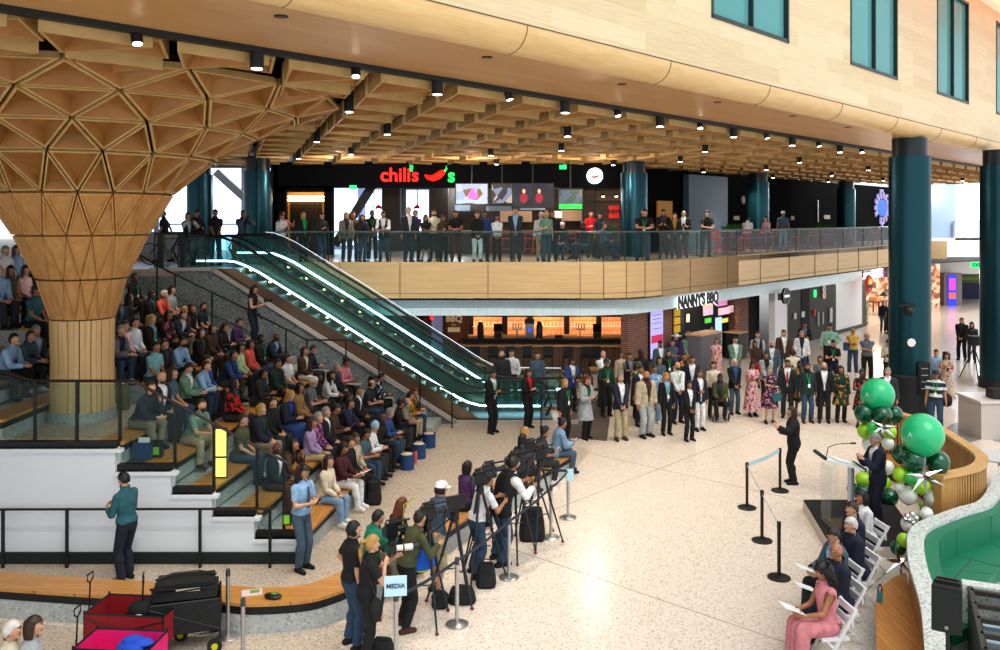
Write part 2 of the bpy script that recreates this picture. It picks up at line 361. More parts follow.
def body(pose):
    if pose in BODY: return BODY[pose]
    P = POSES[pose]; mb = MB(); bones = []
    lean = radians(P['lean']); sit = P.get('sit'); pz = P['p']
    def spine(h):            # centre and frame at height h over the pelvis
        if h <= .08: a0 = lean*.15; return Vector((0, h*sin(a0), pz+h*cos(a0))), a0
        a = lean*min(1, .5+h); return Vector((0, sin(lean)*(h-.08)+.01, pz+.08+cos(lean)*(h-.08))), a
    R = []
    for h, rx, ry in RINGS:
        c, a = spine(h)
        R.append([(c.x+rx*cos(t), c.y+ry*sin(t)*cos(a), c.z-ry*sin(t)*sin(a)) for t in [2*pi*i/20 for i in range(20)]])
    mb.rings(R)
    if sit: mb.ell((0, -.03, pz), (.18, .15, .11))
    sp = [spine(h)[0] for h in (-.05, .12, .30, .50)]
    tr = [(.15,.14),(.14,.145),(.145,.15)]
    for i in range(3): bones.append(('torso', sp[i], sp[i+1], tr[i][0], tr[i][1], i/3, (i+1)/3))
    neck = spine(.52)[0]; nt_ = spine(.62)[0]; bones.append(('neck', neck, nt_, .07, .06, 0, 1))
    hp = radians(P.get('hp', 0))+lean*.2; hc = spine(.62)[0]+Vector((0, .022+.05*sin(hp), .095))
    HM = Matrix.Rotation(-hp, 3, 'X')
    hv = MB()                 # head with jaw, nose, ears
    for i in range(13):
        t = -pi/2+pi*i/12; k = max(cos(t), .03); z = sin(t)
        ring = []
        for j in range(20):
            u = 2*pi*j/20; x = .077*k*cos(u); y = .096*k*sin(u); zz = .118*z
            if z < 0: x *= 1+.28*z; y = y*(1+.10*z)+(.012*-z if y > 0 else .03*-z)
            if y > .06: y = .06+(y-.06)*.7
            ring.append((x, y, zz))
        hv.rings([ring]) if False else None
        hv.v += ring
    n = 20
    for i in range(12):
        for j in range(n): hv.f.append((i*n+j, i*n+(j+1)%n, (i+1)*n+(j+1)%n, (i+1)*n+j)); hv.m.append(0)
    hv.f.append(tuple(reversed(range(n)))); hv.m.append(0); hv.f.append(tuple(12*n+j for j in range(n))); hv.m.append(0)
    hv.capsule((0, .084, .012), (0, .104, -.022), .009, .015, 8)
    hv.capsule((0, .078, -.085), (0, .072, -.09), .022, .022, 8)
    for sx in (-1, 1): hv.ell((sx*.078, -.004, -.008), (.012, .022, .032), 8, 6)
    mb.add([HM @ Vector(p)+hc for p in hv.v], hv.f)
    bones.append(('head', hc+HM@Vector((0,0,-.04)), hc+HM@Vector((0,0,.04)), .095, .09, 0, 1))
    for s, i in ((-1, 0), (1, 1)):
        c, a = spine(.475); sh = c+Vector((s*.17, 0, 0)); wr = Vector(P['w'][i])
        if not sit and 0: pass
        pole = P.get('pole', (-.5, -.7, -.5)) if i == 0 else (.5, -.7, -.5)
        el, wr = ik(sh, wr, .285, .25, pole)
        mb.capsule(sh, el, .054, .040); mb.capsule(el, wr, .041, .027)
        bones.append(('uarm', sh, el, .055, .042, 0, 1)); bones.append(('farm', el, wr, .042, .03, 0, 1))
        d = Vector(P['hd'][i]).normalized() if 'hd' in P else (wr-el).normalized()
        d = (d+(wr-el).normalized()*.6).normalized()
        nn = Vector((-s, 0, 0)); nn = nn-d*nn.dot(d)
        if nn.length < .3: nn = Vector((0, 0, -1)); nn = nn-d*nn.dot(d)
        nn.normalize(); sd = d.cross(nn)
        if sd.z+sd.y < 0: sd = -sd           # thumb side
        pc = wr+d*.05
        M3 = Matrix((sd, d, nn)).transposed(); mb.ell(pc, (.040, .055, .019), 10, 8, M3)
        for q, (o_, ln) in enumerate(((.028, .070), (.0095, .078), (-.0095, .072), (-.028, .058))):
            b0 = wr+d*.085+sd*o_; b1 = b0+(d*.85+nn*.45).normalized()*ln*.5; b2 = b1+(d*.45+nn*.8).normalized()*ln*.5
            mb.capsule(b0-d*.02, b1, .0105, .010, 6); mb.capsule(b1, b2, .010, .0085, 6)
        t0 = wr+d*.025+sd*.025; t1 = t0+(d*.5+sd*.75+nn*.3).normalized()*.04; t2 = t1+(d*.8+sd*.2+nn*.5).normalized()*.032
        mb.capsule(t0, t1, .013, .012, 6); mb.capsule(t1, t2, .0115, .0095, 6)
        bones.append(('hand', wr+d*.02, wr+d*.14, .03, .03, 0, 1))
    for s, i in ((-1, 0), (1, 1)):
        hip = Vector((s*.088, -.01 if sit else 0, pz-(.01 if sit else .03))); an = Vector(P['f'][i])
        pole = (s*.05, 1, .0) if not sit else (s*.12, .4, 1)
        if pose == 'cross' and i == 1: pole = (.2, .3, 1)
        kn, an = ik(hip, an, .425, .415, pole)
        mb.capsule(hip, kn, .083, .056, 12); mb.capsule(kn, an, .055, .036, 12)
        mb.ell(kn+(an-kn)*.28+Vector((0, -.015, 0)), (.052, .058, .10), 10, 8)
        bones.append(('thigh', hip, kn, .085, .06, 0, 1)); bones.append(('shin', kn, an, .06, .04, 0, 1))
        fd = Vector((s*.12, 1, 0)).normalized(); he = an+Vector((0, 0, -.045))-fd*.05; to = an+fd*.15+Vector((0, 0, -.05))
        if pose == 'cross' and i == 1: to = an+fd*.14+Vector((0, 0, .02)); he = an-fd*.04+Vector((0, 0, -.04))
        mb.capsule(he, to, .034, .03, 10); mb.capsule(an, an+fd*.10+Vector((0, 0, -.04)), .037, .03, 10)
        bones.append(('foot', he, to, .045, .04, 0, 1))
    me = mb.mesh('b_'+pose, SKIN); o = bpy.data.objects.new('tmp', me); COL.objects.link(o)
    r = o.modifiers.new('r', 'REMESH'); r.mode = 'VOXEL'; r.voxel_size = .0125
    sm = o.modifiers.new('s', 'SMOOTH'); sm.factor = .5; sm.iterations = 3
    dg = bpy.context.evaluated_depsgraph_get(); dg.update(); me2 = bpy.data.meshes.new_from_object(o.evaluated_get(dg))
    COL.objects.unlink(o); bpy.data.objects.remove(o)
    nv = len(me2.vertices); V = np.empty(nv*3); me2.vertices.foreach_get('co', V); V = V.reshape(-1, 3)
    N = np.empty(nv*3); me2.vertices.foreach_get('normal', N); N = N.reshape(-1, 3)
    FA = [tuple(p.vertices) for p in me2.polygons]
    best = np.full(nv, 1e9); who = np.zeros(nv, int); par = np.zeros(nv)
    for bi, (nm, a, b, ra, rb, t0, t1) in enumerate(bones):
        a = np.array(a); b = np.array(b); d = b-a; L2 = d@d; t = np.clip((V-a)@d/L2, 0, 1)
        ds = np.linalg.norm(V-(a+t[:, None]*d), axis=1)-(ra+(rb-ra)*t)
        k = ds < best; best[k] = ds[k]; who[k] = bi; par[k] = t0+(t1-t0)*t[k]
    nmz = np.array([b[0] for b in bones])[who]
    # final body with face details
    q = MB(); q.v = [tuple(x) for x in V]; q.f = list(FA); q.m = [0]*len(FA)
    def hp_(x, y, z): return HM @ Vector((x, y, z))+hc
    for sx in (-1, 1):
        q.mat(1).ell(hp_(sx*.030, .076, .012), (.014, .010, .009), 8, 6); q.mat(2).ell(hp_(sx*.030, .085, .012), (.0065, .004, .0065), 8, 6)
        q.mat(2).capsule(hp_(sx*.016, .086, .033), hp_(sx*.044, .078, .034), .004, .003, 6)
    q.mat(3).capsule(hp_(-.020, .083, -.050), hp_(.020, .083, -.050), .006, .006, 6)
    bme = q.mesh('person', [SKIN, EYEW, EYED, LIP], True, 1)
    BODY[pose] = dict(mesh=bme, V=V, N=N, F=FA, nm=nmz, t=par, hc=hc, HM=HM, hp=hp, sit=sit, pz=pz, bones=bones, P=P, pieces={}, spine=spine)
    return BODY[pose]
def piece(pose, kind, mat):
    B = body(pose); key = (kind, mat.name)
    if key in B['pieces']: return B['pieces'][key]
    V, N, nm, t = B['V'], B['N'], B['nm'], B['t']
    T, U, Fm, TH, SH, FT, NK = (nm == k for k in ('torso', 'uarm', 'farm', 'thigh', 'shin', 'foot', 'neck'))
    x = np.abs(V[:, 0]); front = N[:, 1] > .1
    s_ = B['sit']
    if kind == 'shirt': sel = (T & (t > .16)) | U | (Fm & (t < .9)) | (NK & (t < .15)); inf = .017
    elif kind == 'tee': sel = (T & (t > .16)) | (U & (t < .72)) | (NK & (t < .1)); inf = .017
    elif kind == 'sleeveless': sel = (T & (t > .16)) | (U & (t < .05)); inf = .015
    elif kind == 'inner': sel = (T & (t > .16) & front & (x < .11)) | (NK & (t < .3)); inf = .02
    elif kind in ('jacket', 'vest'):
        op = np.where(t > .45, .015+.10*(t-.45), .012)
        cut = T & front & (x < op) & (t > (.1 if s_ else .0)) | (NK & front)
        sel = (T | (TH & (t < (.10 if s_ else .22))) | (NK & (t < .3))) & ~cut; inf = .034
        if kind == 'jacket': sel |= U | (Fm & (t < .93))
    elif kind == 'trousers': sel = (T & (t < .28)) | TH | (SH & (t < .97)); inf = .016
    elif kind == 'shorts': sel = (T & (t < .28)) | (TH) | (SH & (t < .08)); inf = .024
    elif kind == 'shoes': sel = FT | (SH & (t > .93)); inf = .012
    infl = np.full(len(V), inf)
    if kind == 'trousers': infl[SH] = .02+.012*t[SH]
    if kind in ('jacket', 'shirt'): infl[Fm] += .006
    if kind in ('shirt', 'tee'): infl[T & (t < .35)] += .012
    W = V+N*infl[:, None]
    if kind == 'shoes' and not B['sit']: W[:, 2] = np.maximum(W[:, 2], .0)
    vs = {}; vl = []; fl = []
    for f in B['F']:
        if all(sel[i] for i in f):
            g = []
            for i in f:
                if i not in vs: vs[i] = len(vl); vl.append(tuple(W[i]))
                g.append(vs[i])
            fl.append(tuple(g))
    me = bpy.data.meshes.new(kind); me.from_pydata(vl, [], fl); me.materials.append(mat)
    me.polygons.foreach_set('use_smooth', [True]*len(fl)); me.update()
    B['pieces'][key] = me; return me
def skirt(pose, hem, mat, flare=.1):
    B = body(pose); key = ('skirt', hem, mat.name)
    if key in B['pieces']: return B['pieces'][key]
    if not B['sit']:
        R = []; n = 28
        for i in range(9):
            k = i/8; z = 1.08+(hem-1.08)*k; rx = .155+.03*min(1, k*4)+flare*k; ry = .125+.03*min(1, k*4)+flare*.9*k
            w = .012*k
            R.append([((rx+w*sin(7*u))*cos(u), .01+(ry+w*sin(7*u))*sin(u), z) for u in [2*pi*j/n for j in range(n)]])
        q = MB().rings(R, cap=False); me = q.mesh('skirt', mat, True)
    else:
        q = MB(); L = [b for b in B['bones'] if b[0] in ('thigh', 'shin')]
        for nm, a, b, ra, rb, _, _ in L:
            e = .025 if nm == 'thigh' else .045
            if nm == 'shin': b = a+(b-a)*.86
            q.capsule(a, b, ra+e, rb+e+.02, 12)
        for nm in ('thigh', 'shin'):
            a, b = [k for k in L if k[0] == nm]
            q.capsule((a[1]+b[1])/2, (a[2]+b[2])/2 if nm == 'thigh' else (a[1]+a[2]*.86*0+b[1]+(a[2]-a[1])*.85+(b[2]-b[1])*.85)/2, .10, .10, 12)
        me0 = q.mesh('s', mat); o = bpy.data.objects.new('tmp', me0); COL.objects.link(o)
        r = o.modifiers.new('r', 'REMESH'); r.mode = 'VOXEL'; r.voxel_size = .018; r.use_smooth_shade = True
        dg = bpy.context.evaluated_depsgraph_get(); dg.update(); me = bpy.data.meshes.new_from_object(o.evaluated_get(dg)); COL.objects.unlink(o); bpy.data.objects.remove(o)
        me.name = 'skirt'
    B['pieces'][key] = me; return me
HAIR = {}
def hair_mesh(style):
    if style in HAIR: return HAIR[style]
    q = MB(); mats = [HAIRM]
    def cap_(rx=.087, ry=.106, rz=.128, back=-.75, fr=.045, thick=0, hl=.1, zoff=.004):
        # shell from the crown down: low at the nape, high on the forehead
        R = []; n = 28
        for i in range(9):
            ring = []
            for j in range(n):
                u = 2*pi*j/n; fy = sin(u)
                low = hl if fy > .45 else (back+(hl-back)*((fy+.55)/1.0 if fy > -.55 else 0))   # latitude sine where the shell ends
                low = max(-.9, min(.6, low)); t1 = math.asin(low); t = pi/2-.02-(pi/2-.02-t1)*i/8
                k = cos(t); wob = 1+.03*sin(5*u+i)
                ring.append((rx*k*cos(u)*wob, ry*k*sin(u)*wob-.006, rz*sin(t)+zoff))
            R.append(ring)
        q.rings(R, cap=False)
    if style == 'short': cap_(hl=.42, back=-.5)
    elif style == 'fringe':
        R = []
        for z, k in ((.045, .93), (.02, 1.03), (-.03, 1.04), (-.065, .95)):
            R.append([(.086*k*cos(u), .104*k*sin(u)-.006, z) for u in [pi*.92+pi*1.16*j/20 for j in range(21)]])
        q.rings(R, closed=False)
    elif style in ('long', 'curly', 'bob', 'pony', 'bun', 'hijab'):
        cap_(.091, .110, .134, hl=.42, back=-.8)
        if style == 'hijab':
            q = MB(); 
            R = []
            for z, k in ((.14, .25), (.12, .65), (.06, .98), (0, 1.06), (-.07, 1.05), (-.13, 1.0), (-.18, 1.35), (-.24, 1.75)):
                R.append([(.094*k*cos(u), .108*k*sin(u)-(.012 if z > -.1 else 0), z) for u in [pi*.70+pi*1.60*j/24 for j in range(25)]])
            q.rings(R, closed=False)
            q.ell((0, .03, -.16), (.085, .085, .055), 16, 8)
        ln = {'long': -.34, 'curly': -.25, 'bob': -.13}.get(style)
        if ln:
            R = []; n = 22; fat = 1.25 if style == 'curly' else 1.0
            for i in range(8):
                k = i/7; z = .07+(ln-.07)*k; w = (1.04+.12*sin(k*pi))*fat*(1-.12*k)
                ring = []
                for j in range(n):
                    u = pi*.90+pi*1.2*j/(n-1); b = 1+(.06*sin(9*u+5*i) if style == 'curly' else .02*sin(11*u))
                    ring.append((.092*w*b*cos(u), .106*w*b*sin(u)*(1-.1*k)-.005-.02*k, z))
                for j in reversed(range(n)):
                    u = pi*.90+pi*1.2*j/(n-1); ring.append((.070*w*cos(u), .080*w*sin(u)-.005-.02*k, z))
                R.append(ring)
            q.rings(R)
            if style == 'curly': 
                rr = random.Random(3)
                for _ in range(40):
                    u = rr.uniform(.85*pi, 2.15*pi); z = rr.uniform(-.22, .10); w = 1.2
                    q.ell((.09*w*cos(u), .10*w*sin(u), z), (.026, .026, .03), 7, 5)
        if style == 'pony': q.tube([(0, -.10, .05), (0, -.155, .03), (0, -.165, -.06), (.01, -.15, -.2), (.01, -.14, -.28)], [.02, .034, .036, .028, .008], 10)
        if style == 'bun': q.ell((0, -.115, .07), (.048, .045, .048), 12, 8)
    elif style in ('cap', 'beanie', 'cowboy'):
        mats = [HAIRM, CLOTH]
        if style == 'beanie':
            q.lathe((0, -.006, 0), [(.10, .015), (.104, .05), (.095, .10), (.06, .145), (.01, .158)], 22)
        else:
            R = []
            for z, k in ((.035, 1.03), (.07, 1.02), (.105, .85), (.128, .55), (.136, .1)):
                R.append([(.090*k*cos(2*pi*j/24), .110*k*sin(2*pi*j/24)-.004, z) for j in range(24)])
            q.rings(R)
            if style == 'cap':
                R = []
                for r0 in (.95, 1.75):
                    R.append([(.085*cos(u)*(1 if r0 < 1 else .95), .10*sin(u)*r0, .045-(.012 if r0 > 1 else 0)) for u in [pi*.08+pi*.84*j/12 for j in range(13)]])
                R += [[(p[0], p[1], p[2]-.008) for p in reversed([])]] if False else []
                q.rings(R, closed=False); q.rings([[(x, y, z-.008) for x, y, z in r] for r in R], closed=False)
            else:
                q.lathe((0, 0, 0), [(.09, .04), (.18, .035), (.19, .05), (.09, .052)], 26)
    me = q.mesh('hair', mats, True); HAIR[style] = me; return me
def beard_mesh():
    if 'beard' in HAIR: return HAIR['beard']
    q = MB(); R = []
    for z, k in ((-.058, .98), (-.08, .95), (-.105, .75), (-.125, .42)):
        R.append([(.080*k*cos(u), .093*k*sin(u)+(.012 if z < -.05 else .0), z) for u in [pi*.06+pi*.88*j/14 for j in range(15)]])
    q.rings(R, closed=False); HAIR['beard'] = q.mesh('beard', HAIRM, True); return HAIR['beard']
def glasses_mesh():
    if 'gl' in HAIR: return HAIR['gl']
    q = MB()
    for s in (-1, 1):
        q.tube([(s*.030+.018*cos(a), .098, .012+.014*sin(a)) for a in [2*pi*i/10 for i in range(10)]], .0022, 5, True)
        q.tube([(s*.048, .098, .016), (s*.08, .03, .016), (s*.082, 0, .005)], .002, 5)
    q.tube([(-.012, .099, .014), (.012, .099, .014)], .002, 5)
    HAIR['gl'] = q.mesh('glasses', EYED); return HAIR['gl']
LAN = plain('lanyard_green', '#17a45a', .6); BADGE = plain('badge_white', '#e8ecee', .5); TIE = objcol('tie_silk', .4)
def lanyard_mesh(pose, tie=False):
    B = body(pose); key = ('lan', tie)
    if key in B['pieces']: return B['pieces'][key]
    q = MB(); sp = B['spine']
    def ch(h, x, out):
        c, a = sp(h); 
        prof = .112 if h < .5 else .085
        prof = np.interp(h, [.1, .28, .38, .46, .51, .56], [.115, .125, .135, .122, .098, .065])
        return Vector((x, c.y+(prof+out)*cos(a), c.z-(prof+out)*sin(a)))
    if tie:
        q.bar(ch(.50, 0, .03), ch(.40, 0, .03), .035, .01, (0, 1, 0)); q.bar(ch(.40, 0, .03), ch(.14, 0, .045), .05, .01, (0, 1, 0))
        me = q.mesh('tie', TIE)
    else:
        for s in (-1, 1): q.bar(ch(.53, s*.05, .045), ch(.24, 0, .05), .016, .006, (0, 1, 0))
        q.mat(1).bar(ch(.24, 0, .052), ch(.13, 0, .056), .07, .006, (0, 1, 0))
        me = q.mesh('lanyard', [LAN, BADGE])
    B['pieces'][key] = me; return me
PEOPLE = []
def hx(c): return hexc(c)
HS = {'short':'short {c} haired','bald':'bald','fringe':'balding {c} haired','long':'long {c} haired','curly':'curly {c} haired','bob':'{c} bob haired','bun':'{c} bun haired','pony':'{c} ponytailed','hijab':'{c} headscarfed','cap':'{c} capped','beanie':'{c} knit hatted','cowboy':'{c} cowboy hatted'}
def person(pose, loc, rz, skin, hair, top, bottom, extra='', where='', H=1.75, group=None, phrase=None):
    B = body(pose); f = H/1.75
    style, hc = hair.split('.'); tk = top.split('.'); bk = bottom.split('.')
    fem = style in ('long', 'curly', 'bob', 'bun', 'pony', 'hijab')
    big = 'big' in extra
    sx = f*(.93 if fem else 1)*(1.18 if big else 1)*random.uniform(.97, 1.06)
    o = link('person', B['mesh'], None, loc, rz, hx(SK[skin])); o.scale = (sx, f*(1.15 if big else 1), f)
    def child(n, me, color=None):
        c = link(n, me, o, color=hx(color) if color else None); return c
    hcol, hname = HC.get(hc, (None, None))
    if hcol is None: hcol = COLS[hc.replace('_', ' ')]; hname = hc.replace('_', ' ')
    if style != 'bald':
        nm = style if style in ('cap', 'beanie', 'hijab') else ('hat' if style == 'cowboy' else 'hair')
        nm = {'beanie': 'knit_hat', 'hijab': 'headscarf'}.get(nm, nm)
        h = child(nm, hair_mesh(style), hcol); h.location = B['hc']; h.rotation_euler = (-B['hp'], 0, 0)
        if style in ('cap',):
            h2 = child('hair', hair_mesh('fringe'), '#241a14'); h2.location = B['hc']; h2.rotation_euler = (-B['hp'], 0, 0)
    if 'bd' in extra:
        h = child('beard', beard_mesh(), hcol if style not in ('cap', 'bald', 'cowboy') else '#3a2c24'); h.location = B['hc']; h.rotation_euler = (-B['hp'], 0, 0)
    if 'gl' in extra:
        h = child('glasses', glasses_mesh()); h.location = B['hc']; h.rotation_euler = (-B['hp'], 0, 0)
    def cm(c):
        pr = None
        for w in extra.split():
            if w in PRINTS: pr = PRINTS[w]
        return pr
    kind, c1 = tk[0], tk[1].replace('_', ' '); c2 = tk[2].replace('_', ' ') if len(tk) > 2 else None
    pm = cm(c1) or CLOTH
    tn = {'shirt': 'shirt', 'tee': 't-shirt', 'sleeveless': 'sleeveless top', 'jacket': 'jacket', 'vest': 'vest', 'dress': 'dress', 'coat': 'long coat', 'maxi': 'long dress'}[kind]
    if kind in ('jacket', 'coat'):
        child('jacket' if kind == 'jacket' else 'coat', piece(pose, 'jacket', pm), COLS[c1]); child('shirt', piece(pose, 'inner', CLOTH), COLS[c2 or 'white'])
        if kind == 'coat' and not B['sit']: child('coat_skirt', skirt(pose, .55, pm, .08), COLS[c1])
    elif kind == 'vest':
        child('shirt', piece(pose, 'shirt', CLOTH), COLS[c2 or 'white']); child('vest', piece(pose, 'vest', pm), COLS[c1])
    elif kind in ('dress', 'maxi'):
        child('dress_bodice', piece(pose, 'sleeveless' if 'sl' in extra.split() else 'tee', pm), COLS[c1]); child('dress_skirt', skirt(pose, .2 if kind == 'maxi' else .5, pm, .13 if kind == 'maxi' else .10), COLS[c1])
    else: child({'tee': 'tee_shirt', 'sleeveless': 'top', 'shirt': 'shirt'}[kind], piece(pose, kind, pm), COLS[c1])
    bc = bk[1].replace('_', ' '); bn = {'tr': 'trousers', 'sh': 'shorts', 'sk': 'skirt', 'no': ''}[bk[0]]
    if bk[0] == 'tr': child('trousers', piece(pose, 'trousers', CLOTH), COLS[bc])
    elif bk[0] == 'sh': child('shorts', piece(pose, 'shorts', CLOTH), COLS[bc])
    elif bk[0] == 'sk': child('skirt', skirt(pose, .45, CLOTH, .06), COLS[bc])
    shoe = '#e4e4e4' if 'ws' in extra.split() else ('#4a2c1c' if 'bs' in extra.split() else '#17161a')
    child('shoes', piece(pose, 'shoes', CLOTH), shoe)
    if 'ln' in extra.split(): child('lanyard', lanyard_mesh(pose))
    for w in extra.split():
        if w.startswith('tie_'): child('tie', lanyard_mesh(pose, True), COLS[w[4:]])
    hd = HS[style].format(c=hname)
    pat = [w for w in extra.split() if w in PRINTS]
    pname = {'floralpink':'pink floral','floralpurple':'purple floral','floralblue':'blue patterned','floralgreen':'green floral','plaidred':'red plaid','stripewhite':'striped','camo':'camouflage','floralpeach':'peach floral'}
    cl = (pname[pat[0]]+' ' if pat else c1+' ')+tn
    if kind in ('jacket', 'coat', 'vest') and c2: cl += ' over '+c2+' shirt'
    bt = ('%s %s' % (bc, bn)) if bn else ''
    PEOPLE.append(dict(o=o, hd=hd, cl=cl, bt=bt, where=where, group=group, phrase=phrase, loc=loc))
    o['category'] = 'person'
    if group: o['group'] = group
    return o
ORD = ['first','second','third','fourth','fifth','sixth','seventh','eighth','ninth','tenth','eleventh','twelfth','thirteenth']
def finish_labels():
    used = set()
    for p in PEOPLE: p['px'] = 500+870*p['loc'][0]/p['loc'][1]
    def ok(s): return s not in used and 4 <= len(s.split()) <= 16
    for p in PEOPLE:
        if p['phrase']: p['o']['label'] = p['phrase']; used.add(p['phrase'])
    for p in PEOPLE:
        if p['phrase']: continue
        nb = sorted([q for q in PEOPLE if q is not p and q['where'] == p['where']], key=lambda q: abs(q['px']-p['px']))[:3]
        sc_ = p['cl'].split(' over')[0]; c = [f"{p['hd']} person in {p['cl']}{' and '+p['bt'] if p['bt'] and 'seated' not in p['where'] else ''} {p['where']}", f"{p['hd']} person in {p['cl']} {p['where']}"]
        c.append(f"{p['hd']} person in {sc_}{' and '+p['bt'] if p['bt'] else ''} {p['where']}"); c.append(f"{p['hd']} person in {sc_} {p['where']}")
        for q in nb:
            sd = 'left' if p['px'] < q['px'] else 'right'
            c.append(f"{p['hd']} person in {p['cl']}, just {sd} of the {q['hd']} person in {q['cl'].split(' over')[0]}")
            c.append(f"person in {p['cl']} just {sd} of the person in {q['cl']}")
        for s in c:
            if ok(s): break
        else: s = c[-1]
        used.add(s); p['o']['label'] = s.replace('lightgrey', 'light grey') if len(s.split()) < 16 else s.replace('lightgrey', 'grey')
# ---------------------------------------------------------------- materials of the place
OAK = planks('oak_boards', '#dfcdaa', '#d3be96', '#c2aa82', 2.6, .32, 'xz', .45, .002, .2)
OAKS = planks('oak_soffit_boards', '#d2a670', '#c89a62', '#b58850', 2.4, .30, 'xy', .33, .002, .2)
OAKB = wood('oak_bullnose', '#d6b27c', '#dfc08c', .38, (.5, 3, 3), 3)
FASC = planks('fascia_panels', '#e2c493', '#dcbc88', '#dcbc88', 90, 90, 'xz', .5, 0, .2, uscale=.4)
FASCD = planks('fascia_panels_diagonal', '#e4c99c', '#dfc090', '#dcbc88', 90, 90, 'xz', .5, 0, .2, uscale=.4)
COFF = wood('coffer_side_shaded', '#9a6a34', '#b07e42', .5, (1, 1, 1), 2)  # pale edges, darker sides and panels: lit and shaded tones painted in
COFE = wood('coffer_edge_lit', '#cfae76', '#bd9a60', .5, (1, 1, 1), 3)
COFP = wood('coffer_panel_shaded', '#96642e', '#ab783c', .55, (1, 1, 1), 2)
TRK = wood('trunk_staves', '#d3ac72', '#e0be8a', .5, (7, 7, .35), 2); TRL = wood('canopy_veneer', '#bd8b4f', '#cfa064', .5, (5, 5, .5), 2)
SEATW = planks('seat_boards', '#cf9a55', '#c18a45', '#8a5f30', 1.1, .09, 'yx', .4, .003, .4)
FLOOR = terrazzo('terrazzo_cream', '#e2d6c9', '#8d8278', '#f6f0e8', 48, .22, (radians(-47.5), .55, 1.05, 6.2, 6.2), .55)
WALKF = terrazzo('terrazzo_tan', '#beb1a2', '#6f685f', '#dcd3c8', 46, .4, False, .7)
GRAN = terrazzo('granite_grey', '#7b8487', '#4a5053', '#9aa3a6', 26, .5, False, .8)
CONC = terrazzo('concrete_riser', '#a9afae', '#7d8585', '#c0c6c4', 30, .5, False, .6)
BLACK = plain('black_metal', '#101214', .45); DARK = plain('dark_void', '#0b0c0e', .8); CHAR = plain('charcoal_cladding', '#33332f', .6, noise=.12)
WHITE = plain('white_paint', '#dde4ec', .5); WHW = plain('white_wall', '#ecedf0', .6); STEEL = plain('brushed_steel', '#a8abae', .3, 1); CHROME = plain('chrome', '#d8dadc', .12, 1)
TEALC = plain('teal_column_paint', '#1b4650', .28, .7)
BRONZE = plain('bronze_cladding', '#8f7a68', .28, .85)
GLS = glass('balustrade_glass', '#9ac4c4', .02); GLE = glass('escalator_glass', '#6fb0ac', .05); GLW = glass('window_glass_teal', '#6fb0b2', .7, .08)
LED = plain('led_strip', '#dbe6ff', .5, emit=8); WARML = plain('warm_lamp', '#ffdca0', .5, emit=9); WHL = plain('white_lamp', '#fff6e6', .5, emit=14)
DAY = plain('daylight_sky', '#cfe2ff', .5, emit=2.6); ORG = planks('orange_lit_tiles', '#e39a62', '#d98a50', '#a85a30', .1, .2, 'xz', .35, .006, .1)
BRICK = planks('red_brick', '#7c4636', '#66372b', '#a08c80', .22, .075, 'xz', .8, .01, .3, bump=.3)
RED = plain('red_paint', '#c0181c', .4); REDL = plain('red_neon', '#ff2418', .4, emit=2.2); GRNL = plain('green_neon', '#14e05a', .4, emit=1.8)

e0 = (-5.76, 10.0); ED = Vector((.6814, .7319)); NO = Vector((.7319, -.6814)); RZ = atan2(.7319, .6814)
def loc2w(x, y): return (e0[0]+ED.x*x-NO.x*y, e0[1]+ED.y*x-NO.y*y)

# floors
main = [(-40, 2), (60, 2), (60, 95), (-40, 95)]
struct('floor', MB().prism(main, -.1, 0), FLOOR, label='cream terrazzo main floor')
BO = spline([gp(*p, .45) for p in [(-60, 583), (0, 588.5), (110, 596), (217, 601.7), (250, 604), (297, 601.6), (326, 596), (360, 583), (391, 567.6), (425, 545), (467, 518), (505, 495), (540, 474), (572, 455)]], 4)
BI = offs(BO, .56)
walk = [(-20, 15.4)]+[(p[0]-.02, p[1]) for p in BO]+[(2.2, 22.0), (1.2, 25.7), (-2.4, 25.7), (-3.4, 15.4)]
tr = MB().prism([(-20, 12.0)]+[(p[0], p[1]) for p in BO]+[(2.3, 22.5), (1.5, 25.6), (-8, 25.6), (-20, 25.6)], 0, .004)
struct('floor_walkway', tr, WALKF, label='tan terrazzo walkway between the curved bench and the bleachers')
struct('floor_foreground', MB().prism([(-20, 4), (-2.9, 4), (-2.35, 11.0), (-2.2, 13.0), (-3.0, 12.7), (-4.3, 12.5), (-7.4, 13), (-20, 13.4)], 0, .006), WALKF, label='tan terrazzo floor in front of the curved bench')
# darker patches of the floor
struct('trim_1', MB().prism([gp(*p) for p in [(562, 398), (612, 398), (607, 441), (557, 437)]], 0, .008), plain('dark_mat', '#5c514d', .7, noise=.1, scale=60), label='dark grey mat on the floor by the escalator foot')
q = MB().prism([gp(*p) for p in [(952, 424), (985, 418), (1060, 432), (1060, 460), (985, 438), (960, 446), (930, 440)]], 0, .007)
struct('trim_2', q, terrazzo('terrazzo_dark', '#8d8a88', '#55524f', '#b0adaa', 26, .25), label='dark grey band in the floor right of the big column')

